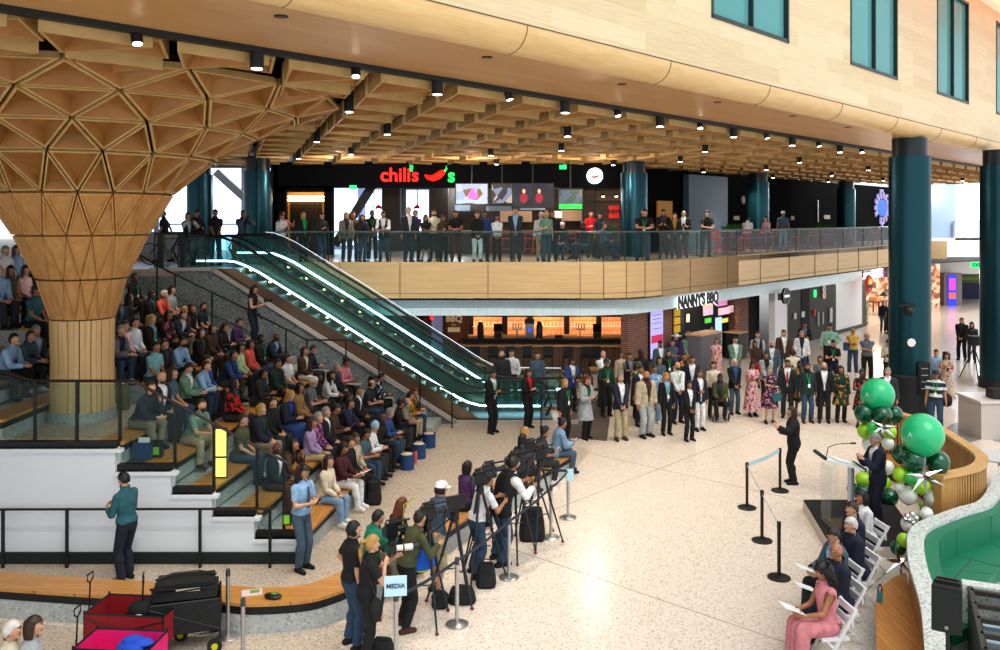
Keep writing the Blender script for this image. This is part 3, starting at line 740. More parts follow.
# oak volume over the atrium: soffit, bullnose, wall
X0, X1 = -14, 44
struct('ceiling_soffit', MB().box(((X0+X1)/2, -1.09+.02, 8.56), (X1-X0, 2.22, .12)), OAKS, loc=(e0[0], e0[1], 0), rz=RZ, label='smooth oak soffit along the edge of the coffered ceiling')
R = []
for i in range(11):
    a = pi/2*i/10; R.append([(X0, -2.18-.38*sin(a), 8.5+.38*(1-cos(a))), (X1, -2.18-.38*sin(a), 8.5+.38*(1-cos(a)))])
q = MB(); 
for i in range(10): q.add([R[i][0], R[i][1], R[i+1][1], R[i+1][0]], [(0, 1, 2, 3)])
struct('trim_3', q, OAKB, True, (e0[0], e0[1], 0), RZ, label='rounded oak bullnose between soffit and upper wall')
q = MB()
for s in range(-3, 12): 
    xx = s*3.95+2.35
    q.tube([(xx, -2.18-.385*sin(pi/2*i/8), 8.497+.38*(1-cos(pi/2*i/8))) for i in range(9)], .006, 4)
q.box(((X0+X1)/2, -2.565, 8.885), (X1-X0, .012, .012))
struct('trim_4', q, plain('joint_dark_brown', '#5a4630', .8), False, (e0[0], e0[1], 0), RZ, label='thin dark joints in the rounded oak edge')  # joint lines in plain dark brown
wq = MB(); z0w, z1w = 8.88, 13.75; wb, wt = 9.92, 13.35; ww = 3.4; pitch = 6.95; starts = [4.75+pitch*i for i in range(-1, 6)]
x = X0
for s in starts:
    wq.box(((x+s)/2, -2.46, (z0w+z1w)/2), (s-x, .2, z1w-z0w)); wq.box((s+ww/2, -2.46, (z0w+wb)/2), (ww, .2, wb-z0w)); wq.box((s+ww/2, -2.46, (z1w+wt)/2), (ww, .2, z1w-wt)); x = s+ww
wq.box(((x+X1)/2, -2.46, (z0w+z1w)/2), (X1-x, .2, z1w-z0w))
struct('wall_upper', wq, OAK, False, (e0[0], e0[1], 0), RZ, label='pale oak boarded wall with tall windows above the ceiling edge')
WF = plain('window_frame_dark', '#16292c', .4)
for i, s in enumerate(starts):
    f = MB()
    for dx in (0, ww/2, ww): f.box((s+min(max(dx, .035), ww-.035), -2.52, (wb+wt)/2), (.07 if dx != ww/2 else .05, .12, wt-wb))
    for zz in (wb+.04, wt-.04): f.box((s+ww/2, -2.52, zz), (ww, .12, .08))
    o = struct(f'window_{i+1}', f, WF, False, (e0[0], e0[1], 0), RZ, label=f'tall two-pane teal window in the oak wall')
    for dx in (.25, .75): obj('window_pane', MB().box((s+ww*dx, -2.47, (wb+wt)/2), (ww/2-.06, .02, wt-wb-.1)), GLW, o)
    obj('window_blind', MB().box((s+ww/2, -2.38, (wb+wt)/2), (ww, .02, wt-wb)), plain('office_blind', '#7fb2b4', .9), o)
struct('ceiling_cove', MB().box((36, -3.6, 13.85), (30, 2.3, .1)).box((36, -2.75, 13.72), (30, .3, .12)), plain('peach_cove', '#f2b79c', .6, emit=.8), False, (e0[0], e0[1], 0), RZ, label='peach lit cove above the oak wall')

# coffered timber ceiling
TC = (-8.3, 17.3); a_ = 1.78; h_ = a_*sqrt(3)/2
def ceil_ok(w):
    X, Y = w
    lim = 36.3 if X < 4.5 else 36.3+(X-4.5)*1.02
    return Y < lim+.3 and (X-TC[0])**2+(Y-TC[1])**2 > 4.75**2 and X > -24
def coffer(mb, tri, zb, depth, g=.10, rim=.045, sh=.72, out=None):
    """an inverted tray: edge in lit tone, sloping sides and recessed panel in shaded tone"""
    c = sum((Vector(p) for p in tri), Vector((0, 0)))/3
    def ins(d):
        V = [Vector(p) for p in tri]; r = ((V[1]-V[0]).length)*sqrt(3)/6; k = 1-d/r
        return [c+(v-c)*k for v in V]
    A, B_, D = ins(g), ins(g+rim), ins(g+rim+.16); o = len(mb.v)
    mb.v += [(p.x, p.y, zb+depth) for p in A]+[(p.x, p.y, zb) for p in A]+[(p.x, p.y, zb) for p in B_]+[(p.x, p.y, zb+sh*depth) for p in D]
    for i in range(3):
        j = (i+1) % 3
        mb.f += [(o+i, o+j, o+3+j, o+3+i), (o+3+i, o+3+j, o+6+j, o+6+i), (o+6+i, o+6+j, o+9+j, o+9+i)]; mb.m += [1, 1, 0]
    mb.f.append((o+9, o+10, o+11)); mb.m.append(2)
cm = MB(); bk = MB(); LIGHTS = []
for r in range(0, 40):
    for i in range(-26, 32):
        for up in (0, 1):
            x0_ = i*a_+(r % 2)*a_/2+.35; y0_ = .20+r*h_
            t = [(x0_, y0_), (x0_+a_, y0_), (x0_+a_/2, y0_+h_)] if up == 0 else [(x0_+a_/2, y0_+h_), (x0_+1.5*a_, y0_+h_), (x0_+a_, y0_)]
            cx, cy = sum(p[0] for p in t)/3, sum(p[1] for p in t)/3; w = loc2w(cx, cy)
            if not ceil_ok(w) or not (8 < w[1] < 74) or w[0] > 46: continue
            if abs(w[0]) > .62*w[1]+3: continue
            coffer(cm, t, 8.30+(.14 if up else 0), .40)
            if up == 0 and r % 2 == 0 and r > 0 and (i+r) % 2 == 0: LIGHTS.append(loc2w(x0_, y0_))
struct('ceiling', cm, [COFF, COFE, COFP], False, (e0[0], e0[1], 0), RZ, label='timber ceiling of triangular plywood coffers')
struct('ceiling_void', MB().box((12, 31, 8.85), (72, 62, .1)), DARK, False, (e0[0], e0[1], 0), RZ, label='dark void above the coffers')
struct('trim_5', MB().box((12, .12, 8.47), (58, .14, .10)), BLACK, False, (e0[0], e0[1], 0), RZ, label='black strip standing for the shaded gap between soffit and coffers')  # black bar paints the shade of the open gap

# spotlights along the ceiling edge and in the coffer joints
def spot(w, tilt, lbl, grp, big=True, lit=True):
    t = thing('spotlight', lbl, 'spotlight', (w[0], w[1], 8.66), RZ, grp)
    if big: obj('lamp_housing', MB().lathe((0, 0, -.46), [(.085, 0), (.10, 0), (.10, .42), (.085, .42)], 14), BLACK, t, True); obj('lamp_lens', MB().lathe((0, 0, -.47), [(.078, 0), (.078, .02)], 14), WHL if lit else STEEL, t)
    else:
        obj('mounting_plate', MB().box((0, 0, .0), (.75, .18, .05)).cone((0, 0, 0), (0, 0, -.12), .02, .02), BLACK, t)
        h = MB(); d = Vector((sin(tilt)*.4, -.25, -1)).normalized(); c = Vector((0, 0, -.14)); h.cone(c-d*.04, c+d*.24, .075, .075, 14)
        obj('lamp_housing', h, BLACK, t, True); obj('lamp_lens', MB().cone(c+d*.24, c+d*.25, .06, .06, 12), WHL, t)
    return t
k = 0
for j in range(-2, 17):
    x = 1.66+1.785*j
    if x > 27: break
    bigl = j % 2 == 1
    w = loc2w(x, .16)
    spot(w, .5*sin(j*2.1), ('big black cylinder spotlight' if bigl else 'small tilted black spotlight')+' at the ceiling edge, '+('near the tree column' if j < 3 else 'at mid span' if j < 9 else 'toward the big teal column')+'', 'spotlights along the front edge of the coffered ceiling', bigl)
for px, py, l in ((281, 16, 'leftmost'), (487, 57, 'second'), (622, 84, 'third'), (718, 102, 'fourth'), (793, 116, 'fifth'), (848, 127, 'rightmost')):
    X, Y = gp(px, py, 8.5); t = thing('recessed_downlight', l+' small round black downlight recessed in the smooth oak soffit', 'light', (X, Y, 8.5)); obj('trim_ring', MB().lathe((0, 0, -.012), [(.085, 0), (.085, .012)], 20), BLACK, t); obj('lamp_lens', MB().lathe((0, 0, -.016), [(.05, 0), (.05, .006)], 16), plain('lens_dim', '#5a544c', .4), t)
for w in LIGHTS[::2]:
    spot(w, 0, 'small black cylinder spotlight between coffers deeper in the ceiling', 'cylinder spotlights deeper in the coffered ceiling')

# ---------------------------------------------------------------- upper deck
DZ = 4.55
edge = [(-8.05, 29.3), (2.7, 29.3), (3.5, 29.36), (4.3, 29.6), (5.0, 30.0), (5.7, 30.6)]
dd = Vector((.87, 1)).normalized(); edge += [(5.7+dd.x*s, 30.6+dd.y*s) for s in (6, 12, 18, 24, 29)]
EE = edge[-1]
deck = edge+[(EE[0]+6, EE[1]+14), (-40, EE[1]+14), (-40, 25.6), (-9.6, 25.6), (-9.6, 28.92), (-8.05, 28.92)]
q = MB().prism([(x, y+.06 if 29.2 < y < 31 else y) for x, y in deck], 4.35, DZ)
struct('floor_upper', q, terrazzo('terrazzo_upper', '#b9a08c', '#7a6a5c', '#d8c8b8', 26, .3), label='upper level floor slab')
fl = MB(); fl.vwall([(-10, 29.3), (2.7, 29.3)], 3.3, DZ+.03, .2)
struct('wall_fascia', fl, FASC, label='oak panelled edge of the upper level, straight stretch')
e2 = edge[1:]
q = MB().vwall(edge[1:7], 3.3, DZ+.03, .2); 
struct('wall_fascia_curve', q, FASC, label='oak panelled edge of the upper level, curved stretch')
L_ = (Vector(e2[-1])-Vector(e2[4])).length
q = MB().box((L_/2, .1, (3.3+DZ+.03)/2), (L_, .2, DZ+.03-3.3)); struct('wall_fascia_diagonal', q, FASCD, False, (5.7, 30.6, 0), atan2(dd.y, dd.x), label='oak panelled edge of the upper level, diagonal stretch')
tr = MB()
for px in (597, 612, 627, 641, 652, 581): 
    pass
for i in range(1, 6):
    p = edge[i]; tr.box((p[0], p[1]-.012, 3.93), (.02, .02, 1.25))
for px in (340, 400, 488): tr.box(((px-500)/870*29.29, 29.29, 3.93), (.02, .02, 1.25))
tr.box((-3.6, 29.292, 3.53), (12.6, .012, .016))
for a, b in zip(edge[1:6], edge[2:7]): tr.bar((a[0], a[1]-.01, 3.53), (b[0], b[1]-.01, 3.53), .02, .016)
for s_ in range(2, 30, 3):
    p = Vector((5.7, 30.6))+dd*s_; tr.box((p.x+.008, p.y-.008, 3.93), (.025, .025, 1.25))
pe = Vector(EE); tr.bar((5.7, 30.59, 3.53), (pe.x, pe.y-.01, 3.53), .025, .016)
struct('trim_6', tr, plain('panel_joint', '#7d6240', .8), label='joints in the curved oak edge')
under = [(-10, 29.9)]+offs(edge[1:], .55)
struct('wall_bulkhead', MB().vwall(under, 2.72, 3.34, .15), planks('white_tile_band', '#e4f6fc', '#e0f2f8', '#c4dee8', .32, .62, 'xz', .3, .006, .05), label='pale blue-white bulkhead over the ground floor shops')
struct('ceiling_shops', MB().prism([(-12, 29.3)]+edge[1:]+[(EE[0]+14, EE[1]+10), (EE[0]+14, 80), (-12, 80)], 3.30, 3.36), plain('shop_ceiling', '#3a3836', .8), label='ceiling over the ground floor shops')
# balustrade of the deck
def balus(path, z, name, label, step=1.5, h=1.05, rail=BLACK, off=0):
    t = thing(name, label, 'railing', (path[0][0], path[0][1], z)); o0 = (path[0][0], path[0][1])
    P = resample(path, step); rel = [(p[0]-o0[0], p[1]-o0[1]) for p in P]
    g = MB()
    for a, b in zip(rel[:-1], rel[1:]): g.bar((a[0], a[1], h/2), (b[0], b[1], h/2), .02, h-.06)
    obj('glass_panel', g, GLS, t)
    obj('top_rail', MB().tube([(p[0], p[1], h) for p in rel], .028, 8), STEEL if rail is None else rail, t)
    for p in rel[::1]: obj('post', MB().box((p[0], p[1], h/2), (.035, .035, h)), BLACK, t)
    return t
RAILM = plain('rail_teal_grey', '#6c8388', .3, .6)
balus([(-7.9, 29.4), (2.6, 29.4)], DZ, 'glass_railing', 'long straight glass railing of the upper level in front of the restaurant', 2.1, 1.05, RAILM)
balus(offs(edge[1:6], .1), DZ, 'glass_railing', 'curved glass railing of the upper level by the teal column', 1.1, 1.05, RAILM)
balus(offs(edge[5:], .1), DZ, 'glass_railing', 'diagonal glass railing of the upper level before the red chairs', 2.4, 1.05, RAILM)
t = balus([(-10.2, 25.7), (-9.5, 25.7), (-8.7, 25.72)], DZ, 'glass_railing', 'glass railing at the top of the escalators beside the black posts', .9, 1.05)
for x in (-10.0, -9.35): obj('post', MB().box((x+10.2, -.05, .5), (.16, .1, 1.1)), BLACK, t)

# columns
def column(x, y, r, z0, z1, lbl, neck=True):
    t = thing('round_column', lbl, 'column', (x, y, z0)); H = z1-z0
    obj('shaft', MB().lathe((0, 0, 0), [(r, 0), (r, H-.55)], 48), TEALC, t, True)
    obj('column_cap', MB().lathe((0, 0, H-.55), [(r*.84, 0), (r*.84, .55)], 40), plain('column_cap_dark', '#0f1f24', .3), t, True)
    return t
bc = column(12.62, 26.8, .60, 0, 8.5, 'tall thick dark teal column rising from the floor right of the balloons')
obj('column_base', MB().lathe((0, 0, 0), [(.68, 0), (.68, 1.25), (.62, 1.3)], 40), plain('base_dark', '#141a1c', .5), bc, True)
obj('access_panel', MB().box((.1, -.69, 1.25), (.36, .06, .95)).box((.1, -.73, 1.25), (.28, .02, .85)), BLACK, bc)
fr = MB(); 
for z in (.95, 1.15, 1.35, 1.55): fr.box((.1, -.745, z), (.2, .01, .02))
obj('panel_markings', fr, plain('panel_mark', '#a8a8a0', .6), bc)
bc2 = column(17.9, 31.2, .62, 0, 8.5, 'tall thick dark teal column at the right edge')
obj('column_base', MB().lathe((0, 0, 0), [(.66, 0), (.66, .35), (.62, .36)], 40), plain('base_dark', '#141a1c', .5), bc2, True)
t = thing('wall_camera', 'black dome camera bracketed on the thick teal column beside the balloons', 'camera', (12.25, 26.15, 3.35))
obj('mounting_bracket', MB().box((0, 0, .08), (.5, .1, .06)).box((0, .08, 0), (.12, .12, .3)), BLACK, t); obj('camera_dome', MB().ell((0, -.1, -.08), (.15, .15, .15)), BLACK, t, True)
o = obj('round_sticker', MB().cone((12.35, 26.12, 1.72+.6), (12.35, 26.10, 1.72+.6), .13, .13, 8), plain('sticker_white', '#e0e0e0', .5)); tag(o, 'white octagonal sticker on the thick teal column', 'sign')
for (x, y, s) in ((258, 33.2, 'teal column left of the restaurant with the neon light'), (634, 34.6, 'teal column right of the restaurant bar on the upper level'), (758, 43, 'teal column in the dark part of the upper level'), (846, 52, 'farthest slim teal column of the upper level'), (200, 36, 'teal column left of the escalator top, beside the bright windows')):
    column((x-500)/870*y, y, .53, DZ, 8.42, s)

# ---------------------------------------------------------------- tree column
tt = thing('tree_column', 'tree-shaped timber column flaring up into the coffered ceiling', 'column', (TC[0], TC[1], 2.05))
obj('concrete_base', MB().lathe((0, 0, 0), [(.63, 0), (.63, .22)], 40), CONC, tt, True)
prof = [(.60, .22), (.58, 1.2), (.60, 2.0), (.84, 2.80), (1.24, 3.65), (1.72, 4.45), (2.52, 5.15), (3.35, 5.62), (4.20, 6.00), (5.05, 6.31)]
N_ = 18
def rp(i, j, dr=0, sh=None):
    r, z = prof[i]; u = 2*pi*(j+(.5 if i % 2 else 0))/N_+.05
    return Vector(((r+dr)*cos(u), (r+dr)*sin(u), z))
tk = MB()   # plank trunk
for j in range(N_*2):
    for i in range(0, 2):
        u0 = 2*pi*j/(N_*2)+(.009 if j % 2 else .003)/prof[i][0]; u1 = 2*pi*(j+1)/(N_*2)-(.003 if j % 2 else .009)/prof[i][0]
        r0, z0 = prof[i]; r1, z1 = prof[i+1]
        vs = [(r0*cos(u0), r0*sin(u0), z0), (r0*cos(u1), r0*sin(u1), z0), (r1*cos(u1), r1*sin(u1), z1), (r1*cos(u0), r1*sin(u0), z1)]
        vs += [(x*.93, y*.93, z) for x, y, z in vs]
        tk.add(vs, [(0, 1, 2, 3), (0, 4, 5, 1), (1, 5, 6, 2), (2, 6, 7, 3), (3, 7, 4, 0)])
obj('trunk', tk, TRK, tt)
obj('core', MB().lathe((0, 0, 0), [(r-.06 if z < 2.1 else r-.12, z) for r, z in prof[:6]]+[(r-.3, z+.25) for r, z in prof[6:]], 36, cap=False), plain('core_dark', '#3b2a18', .9), tt, True)
def panel3(mb, P, gap, rim, rec):
    P = [Vector(p) for p in P]; c = sum(P, Vector((0, 0, 0)))/3
    n = (P[1]-P[0]).cross(P[2]-P[0]).normalized()
    if n.dot(Vector((c.x, c.y, -.4*sqrt(c.x**2+c.y**2)))) < 0: n = -n
    per = sum((P[i]-P[(i+1)%3]).length for i in range(3)); ar = ((P[1]-P[0]).cross(P[2]-P[0])).length/2; inr = 2*ar/per
    A = [c+(p-c)*(1-gap/inr) for p in P]; B_ = [c+(p-c)*max(.1, 1-(gap+rim)/inr) for p in P]; D = [c+(p-c)*max(.08, 1-(gap+rim+rec*.45)/inr)-n*rec for p in P]; K = [a-n*.12 for a in A]
    o = len(mb.v); mb.v += [tuple(p) for p in K+A+B_+D]
    for i in range(3):
        j = (i+1) % 3
        mb.f += [(o+i, o+j, o+3+j, o+3+i), (o+3+i, o+3+j, o+6+j, o+6+i), (o+6+i, o+6+j, o+9+j, o+9+i)]; mb.m += [1, 1, 0]
    mb.f.append((o+9, o+10, o+11)); mb.m.append(2)
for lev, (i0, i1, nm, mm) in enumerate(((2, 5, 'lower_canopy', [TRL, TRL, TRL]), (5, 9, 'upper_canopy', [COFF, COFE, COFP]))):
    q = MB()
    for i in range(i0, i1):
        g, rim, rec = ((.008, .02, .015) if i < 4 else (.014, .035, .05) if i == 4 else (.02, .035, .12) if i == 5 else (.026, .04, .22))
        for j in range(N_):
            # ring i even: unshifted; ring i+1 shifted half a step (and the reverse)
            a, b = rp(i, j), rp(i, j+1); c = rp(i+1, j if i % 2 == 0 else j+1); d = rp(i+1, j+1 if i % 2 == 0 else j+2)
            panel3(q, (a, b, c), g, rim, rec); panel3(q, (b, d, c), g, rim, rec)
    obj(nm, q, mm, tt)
q = MB()   # plain joint between staves and triangles
for j in range(N_):
    pass
# ---------------------------------------------------------------- tiered seating
YF, YB, YA = 15.42, 24.25, 25.55
def XK(k, Y): return -3.42+.13*(Y-15.4)-(k-1)*(.82+.0135*(Y-15.4))
def ZK(k): return .45+.4*(k-1)
st = thing('tiered_seating', 'stepped bleachers with wooden seat strips and grey risers behind the tree column', 'bleachers', (0, 0, 0))
for k in range(1, 12):
    z = ZK(k); zl = ZK(k-1) if k > 1 else 0
    segs = [(YF, YB)] if k < 6 else [(18.8, YB)]
    c = MB(); w = MB(); nz = MB()
    for (ya, yb) in segs:
        xa, xb = XK(k, ya), XK(k, yb)
        c.prism([(xa-.04, ya), (xb-.04, yb), (-17, yb), (-17, ya)], zl if k > 1 else 0, z-.04)
        w.prism([(xa+.02, ya), (xb+.02, yb), (xb-.50, yb), (xa-.50, ya)], z-.04, z+.012)
        nz.prism([(xa, ya), (xb, yb), (xb-.06, yb), (xa-.06, ya)], z-.15, z-.04)
    if k >= 6:
        x = -8.82-.83*(k-6)
        c.prism([(x-.04, YF), (x-.04, 18.8), (-17, 18.8), (-17, YF)], zl, z-.04); w.prism([(x+.02, YF), (x+.02, 18.8), (x-.5, 18.8), (x-.5, YF)], z-.04, z+.012); nz.prism([(x, YF), (x, 18.8), (x-.06, 18.8), (x-.06, YF)], z-.15, z-.04)
    # aisle step by the granite wall
    c.prism([(XK(k, YB)-.04, YB), (XK(k, YA)-.04, YA), (-17, YA), (-17, YB)], zl, z-.04)
    c.prism([(XK(k, YB)+.38, YB), (XK(k, YA)+.38, YA), (XK(k, YA)-.1, YA), (XK(k, YB)-.1, YB)], zl, z-.24)
    obj('concrete_step', c, CONC, st); obj('wooden_seat', w, SEATW, st); obj('black_nosing', nz, BLACK, st)
obj('tread_floor', MB().prism([(XK(5, YF)-.5, YF), (XK(5, 18.8)-.5, 18.8), (-8.86, 18.8), (-8.86, YF)], 2.0, 2.06), WALKF, st)
# white stepped wall in front
q = MB()
SX = [(-17, -6.73, 2.00), (-6.73, -5.76, 1.60), (-5.76, -5.04, 1.20), (-5.04, -4.3, .81), (-4.3, -3.46, .42)]
for a, b, z in SX: q.box(((a+b)/2, 15.32, z/2), (b-a, .22, z))
for a, b, z in SX: q.box(((a+b)/2+.06, 15.24, z-.03), (b-a+.12, .14, .06))
struct('wall_front', q, WHITE, label='white stepped wall in front of the bleachers')
q = MB()
for a, b, z in SX: q.box(((a+b)/2, 15.36, z+.05), (b-a, .14, .10))
struct('trim_7', q, BLACK, label='black stepped cap on the white wall')
struct('baseboard_front', MB().box((-10.2, 15.19, .1), (13.6, .06, .2)), plain('kick_dark', '#14201f', .6), label='black kick plate of the white wall')
# glass guard on the stepped wall
t = thing('glass_guard', 'black framed glass guard following the steps of the white wall', 'railing', (-9.0, 15.5, 1.93)); o0 = Vector((-9.0, 15.5, 1.93))
pts = [xz(-60, 352, 15.5), xz(33, 381, 15.5), xz(134, 381, 15.5), xz(291, 465, 15.5)]
obj('hand_rail', MB().tube([Vector((x, 15.5, z))-o0 for x, z in pts], .028, 8), plain('hand_rail_dark', '#2a2524', .35), t)
def railz(x):
    for (xa, za), (xb, zb) in zip(pts[:-1], pts[1:]):
        if xa <= x <= xb: return za+(zb-za)*(x-xa)/(xb-xa)
    return pts[0][1]
gx = [-9.6]+[xz(p, 0, 15.5)[0] for p in (35, 77, 120, 175, 214, 257)]+[-3.85]
def stepz(x):
    for a, b, z in SX:
        if a <= x < b: return z
    return .4
for i, x in enumerate(gx): obj('post', MB().box((x+9, 0, (stepz(x)+railz(x))/2-1.93), (.045, .045, railz(x)-stepz(x))), BLACK, t)
for a, b in zip(gx[:-1], gx[1:]):
    zb = stepz((a+b)/2)+.12-1.93; m = MB()
    m.add([(a+9.03, -.008, stepz(a+.05)+.05-1.93 if 0 else zb), (b+8.97, -.008, zb), (b+8.97, -.008, railz(b)-1.98), (a+9.03, -.008, railz(a)-1.98), (a+9.03, .008, zb), (b+8.97, .008, zb), (b+8.97, .008, railz(b)-1.98), (a+9.03, .008, railz(a)-1.98)], [(0, 1, 2, 3), (7, 6, 5, 4), (3, 2, 6, 7), (0, 4, 5, 1), (1, 5, 6, 2), (0, 3, 7, 4)])
    obj('glass_panel', m, GLS, t)
# black walkway rail
t = thing('walkway_rail', 'thin black handrail on posts along the white wall', 'railing', (-9, 15.0, 0))
obj('hand_rail', MB().tube([(-4, 0, 1.0), (5.1, 0, 1.02), (5.1, .25, 1.0)], .022, 8), BLACK, t)
for px in (-50, 3, 67, 200, 270): obj('post', MB().box((xz(px, 0, 15.0)[0]+9, 0, .5), (.045, .045, 1.0)), BLACK, t)
# granite wall
q = MB(); yg = 25.62
poly = [(-17, 0), (-17, 4.5), (-8.45, 4.52), (-1.33, .04), (-1.33, 0)]
n = len(poly); q.add([(x, yg, z) for x, z in poly]+[(x, yg+.12, z) for x, z in poly], [tuple(range(n)), tuple(reversed(range(n, 2*n)))]+[(i, n+i, n+(i+1)%n, (i+1)%n) for i in range(n)])
struct('wall_granite', q, GRAN, label='grey granite wall beside the escalator')
q = MB().bar((-10.3, 25.58, 4.54), (-8.42, 25.58, 4.56), .1, .10).bar((-8.45, 25.58, 4.56), (-1.3, 25.58, .06), .1, .12).bar((-1.35, 25.58, .05), (2.3, 25.58, .05), .1, .12)
struct('trim_8', q, plain('pale_stone_trim', '#b9b4b2', .4), label='pale stone string along the escalator flank')
t = thing('stair_rail', 'black handrail with posts climbing along the granite wall', 'railing', (-5.5, 25.05, 0)); yr = 25.05
rp_ = [(140, 255), (157.6, 265.7), (175, 274.5), (245.6, 308.6), (307, 340), (350, 340), (452, 392.5), (560, 393.5), (586, 410), (586, 411)]
W_ = [xz(a, b, yr) for a, b in rp_]
obj('hand_rail', MB().tube([(x+5.5, 0, z) for x, z in W_], .026, 8), BLACK, t)
for px, zt, zb in ((157, 4.8, 3.6), (175, 4.43, 3.25), (212, 3.88, 2.8), (286, 2.86, 1.9), (307, 2.55, 1.6), (346, 2.55, 1.4), (379, 2.08, .8), (420, 1.5, .2), (452, 1.02, 0), (541, 1.0, 0)):
    obj('post', MB().box((xz(px, 0, yr)[0]+5.5, 0, (zt+zb)/2), (.04, .04, zt-zb)), BLACK, t)

# ---------------------------------------------------------------- escalators
SL = .627
def escal(yn, yf, lbl, dx=0):
    t = thing('escalator', lbl, 'escalator', (-1.33+dx, yn, 0))
    def S(x, up=.42): return max(.0, min(DZ, .05+up-SL*x))      # x local, negative is up the slope
    w = yf-yn
    # truss flank
    prof2 = [(-8.2, DZ-.45), (-7.15, DZ-.45), (0, 0), (2.9, 0), (2.9, .12), (.72, .12), (-6.55, DZ+.02), (-8.2, DZ+.02)]
    for nm, y0, y1, m in (('near_cladding', 0, .10, BRONZE), ('far_cladding', w-.10, w, BRONZE)):
        q = MB(); n = len(prof2); q.add([(x, y0, z) for x, z in prof2]+[(x, y1, z) for x, z in prof2], [tuple(range(n)), tuple(reversed(range(n, 2*n)))]+[(i, n+i, n+(i+1)%n, (i+1)%n) for i in range(n)]); obj(nm, q, m, t)
    q = MB(); x = -6.9
    z = DZ-.02; q.box((-7.6, w/2, DZ-.03), (1.5, w-.24, .06))
    while z > .15:
        q.mat(0).box((x+.16, w/2, z-.12), (.34, w-.24, .24)); q.mat(1).box((x+.30, w/2, z+.001), (.035, w-.26, .006)); x += .33; z -= .33*SL
    q.mat(0).box(((x+2.9)/2, w/2, .04), (2.9-x, w-.24, .06)); obj('steps', q, [plain('step_metal', '#5f8a8a', .35, .6), plain('step_edge', '#bcd9d4', .4)], t)
    base = [(-8.1, DZ+.03), (-6.9, DZ+.03), (-6.5, DZ-.05), (.3, .16), (.7, .07), (2.6, .07)]
    base = [(-8.1, DZ+.03), (-7.6, DZ+.03), (-7.2, DZ+.03), (-6.9, DZ), (-6.6, DZ-.11), (-6.2, DZ-.30), (-4, 2.90), (-2, 1.62), (0, .35), (.35, .18), (.7, .09), (1.1, .07), (1.8, .07), (2.6, .07)]; bs = resample(base, .6)
    for nm, y in (('near', .08), ('far', w-.08)):
        g = MB(); 
        for a, b in zip(bs[:-1], bs[1:]): g.add([(a[0], y-.006, a[1]), (b[0], y-.006, b[1]), (b[0], y-.006, b[1]+.9), (a[0], y-.006, a[1]+.9), (a[0], y+.006, a[1]), (b[0], y+.006, b[1]), (b[0], y+.006, b[1]+.9), (a[0], y+.006, a[1]+.9)], [(0, 1, 2, 3), (7, 6, 5, 4)])
        obj('glass_balustrade', g, GLE, t)
        hrp = [(x_, z_+.93) for x_, z_ in bs]; hrp = [(bs[0][0]-.1, bs[0][1]+.15), (bs[0][0]-.28, bs[0][1]+.5), (bs[0][0]-.15, bs[0][1]+.85)]+hrp+[(2.75, .85), (2.85, .5), (2.7, .2)]
        obj('handrail', MB().tube([(x_, y, z_) for x_, z_ in hrp], .04, 8), BLACK, t)
        s_ = 1 if nm == 'near' else -1
        if nm == 'far' or lbl.startswith('far'):
            if nm == 'far': obj('light_strip', MB().tube([(x_, y+s_*.035, z_+(.34 if dx else .15)) for x_, z_ in bs], .034 if dx else .030, 6), LED, t)
        sp_ = MB()
        for i in range(12):
            k = (i+.5)/12; x_ = -6.7+7.1*k; z_ = .16+.1+(.3-x_)*SL*.99
            sp_.ell((x_, y+s_*.04, z_+.02), (.045, .03, .03), 8, 6)
        obj('skirt_lamp', sp_, WARML, t, label='row of small warm lamps along the skirt')
    return t
escal(25.75, 27.15, 'near escalator running down beside the granite wall')
ef = escal(27.45, 28.85, 'far escalator running down next to the upper floor edge', .75)
bsx = [(-7.2, DZ+.03), (-6.9, DZ), (-6.6, DZ-.11), (-6.2, DZ-.30), (-4, 2.90), (-2, 1.62), (0, .35), (.35, .18), (.7, .09), (2.6, .07)]
obj('handrail_highlight', MB().tube([(x_, 1.40, z_+1.02) for x_, z_ in bsx], .011, 6), plain('highlight_glow', '#dfe8f6', .4, emit=.9), ef)  # glowing tube paints the bright highlight along the far handrail
# ---------------------------------------------------------------- upper level: restaurant front
yq = 36.2
def zq(py, Y=36.2): return 6-(py-220)*Y/870
def xq(px, Y=36.2): return (px-500)/870*Y
def pbox(mb, px0, px1, py0, py1, Y, d=.1):
    x0, x1 = xq(px0, Y), xq(px1, Y); z0, z1 = zq(py1, Y), zq(py0, Y)
    return mb.box(((x0+x1)/2, Y+d/2, (z0+z1)/2), (x1-x0, d, z1-z0))
NAVY = plain('black_navy_fascia', '#08090c', .7, spec=.15)
q = MB(); pbox(q, 274, 622, 162, 188, yq, .3); q.box((xq(274), yq+.6, 6.4), (.3, 1.2, 3.9)); pbox(q, 274, 286, 186, 262, yq, .3); pbox(q, 324, 333, 186, 262, yq, .3); pbox(q, 274, 333, 186, 192, yq, .25)
struct('wall_restaurant', q, NAVY, label='black fascia and frame of the upper level restaurant')
def tinted(name, c, e=0): return plain(name, c, .7, emit=e)
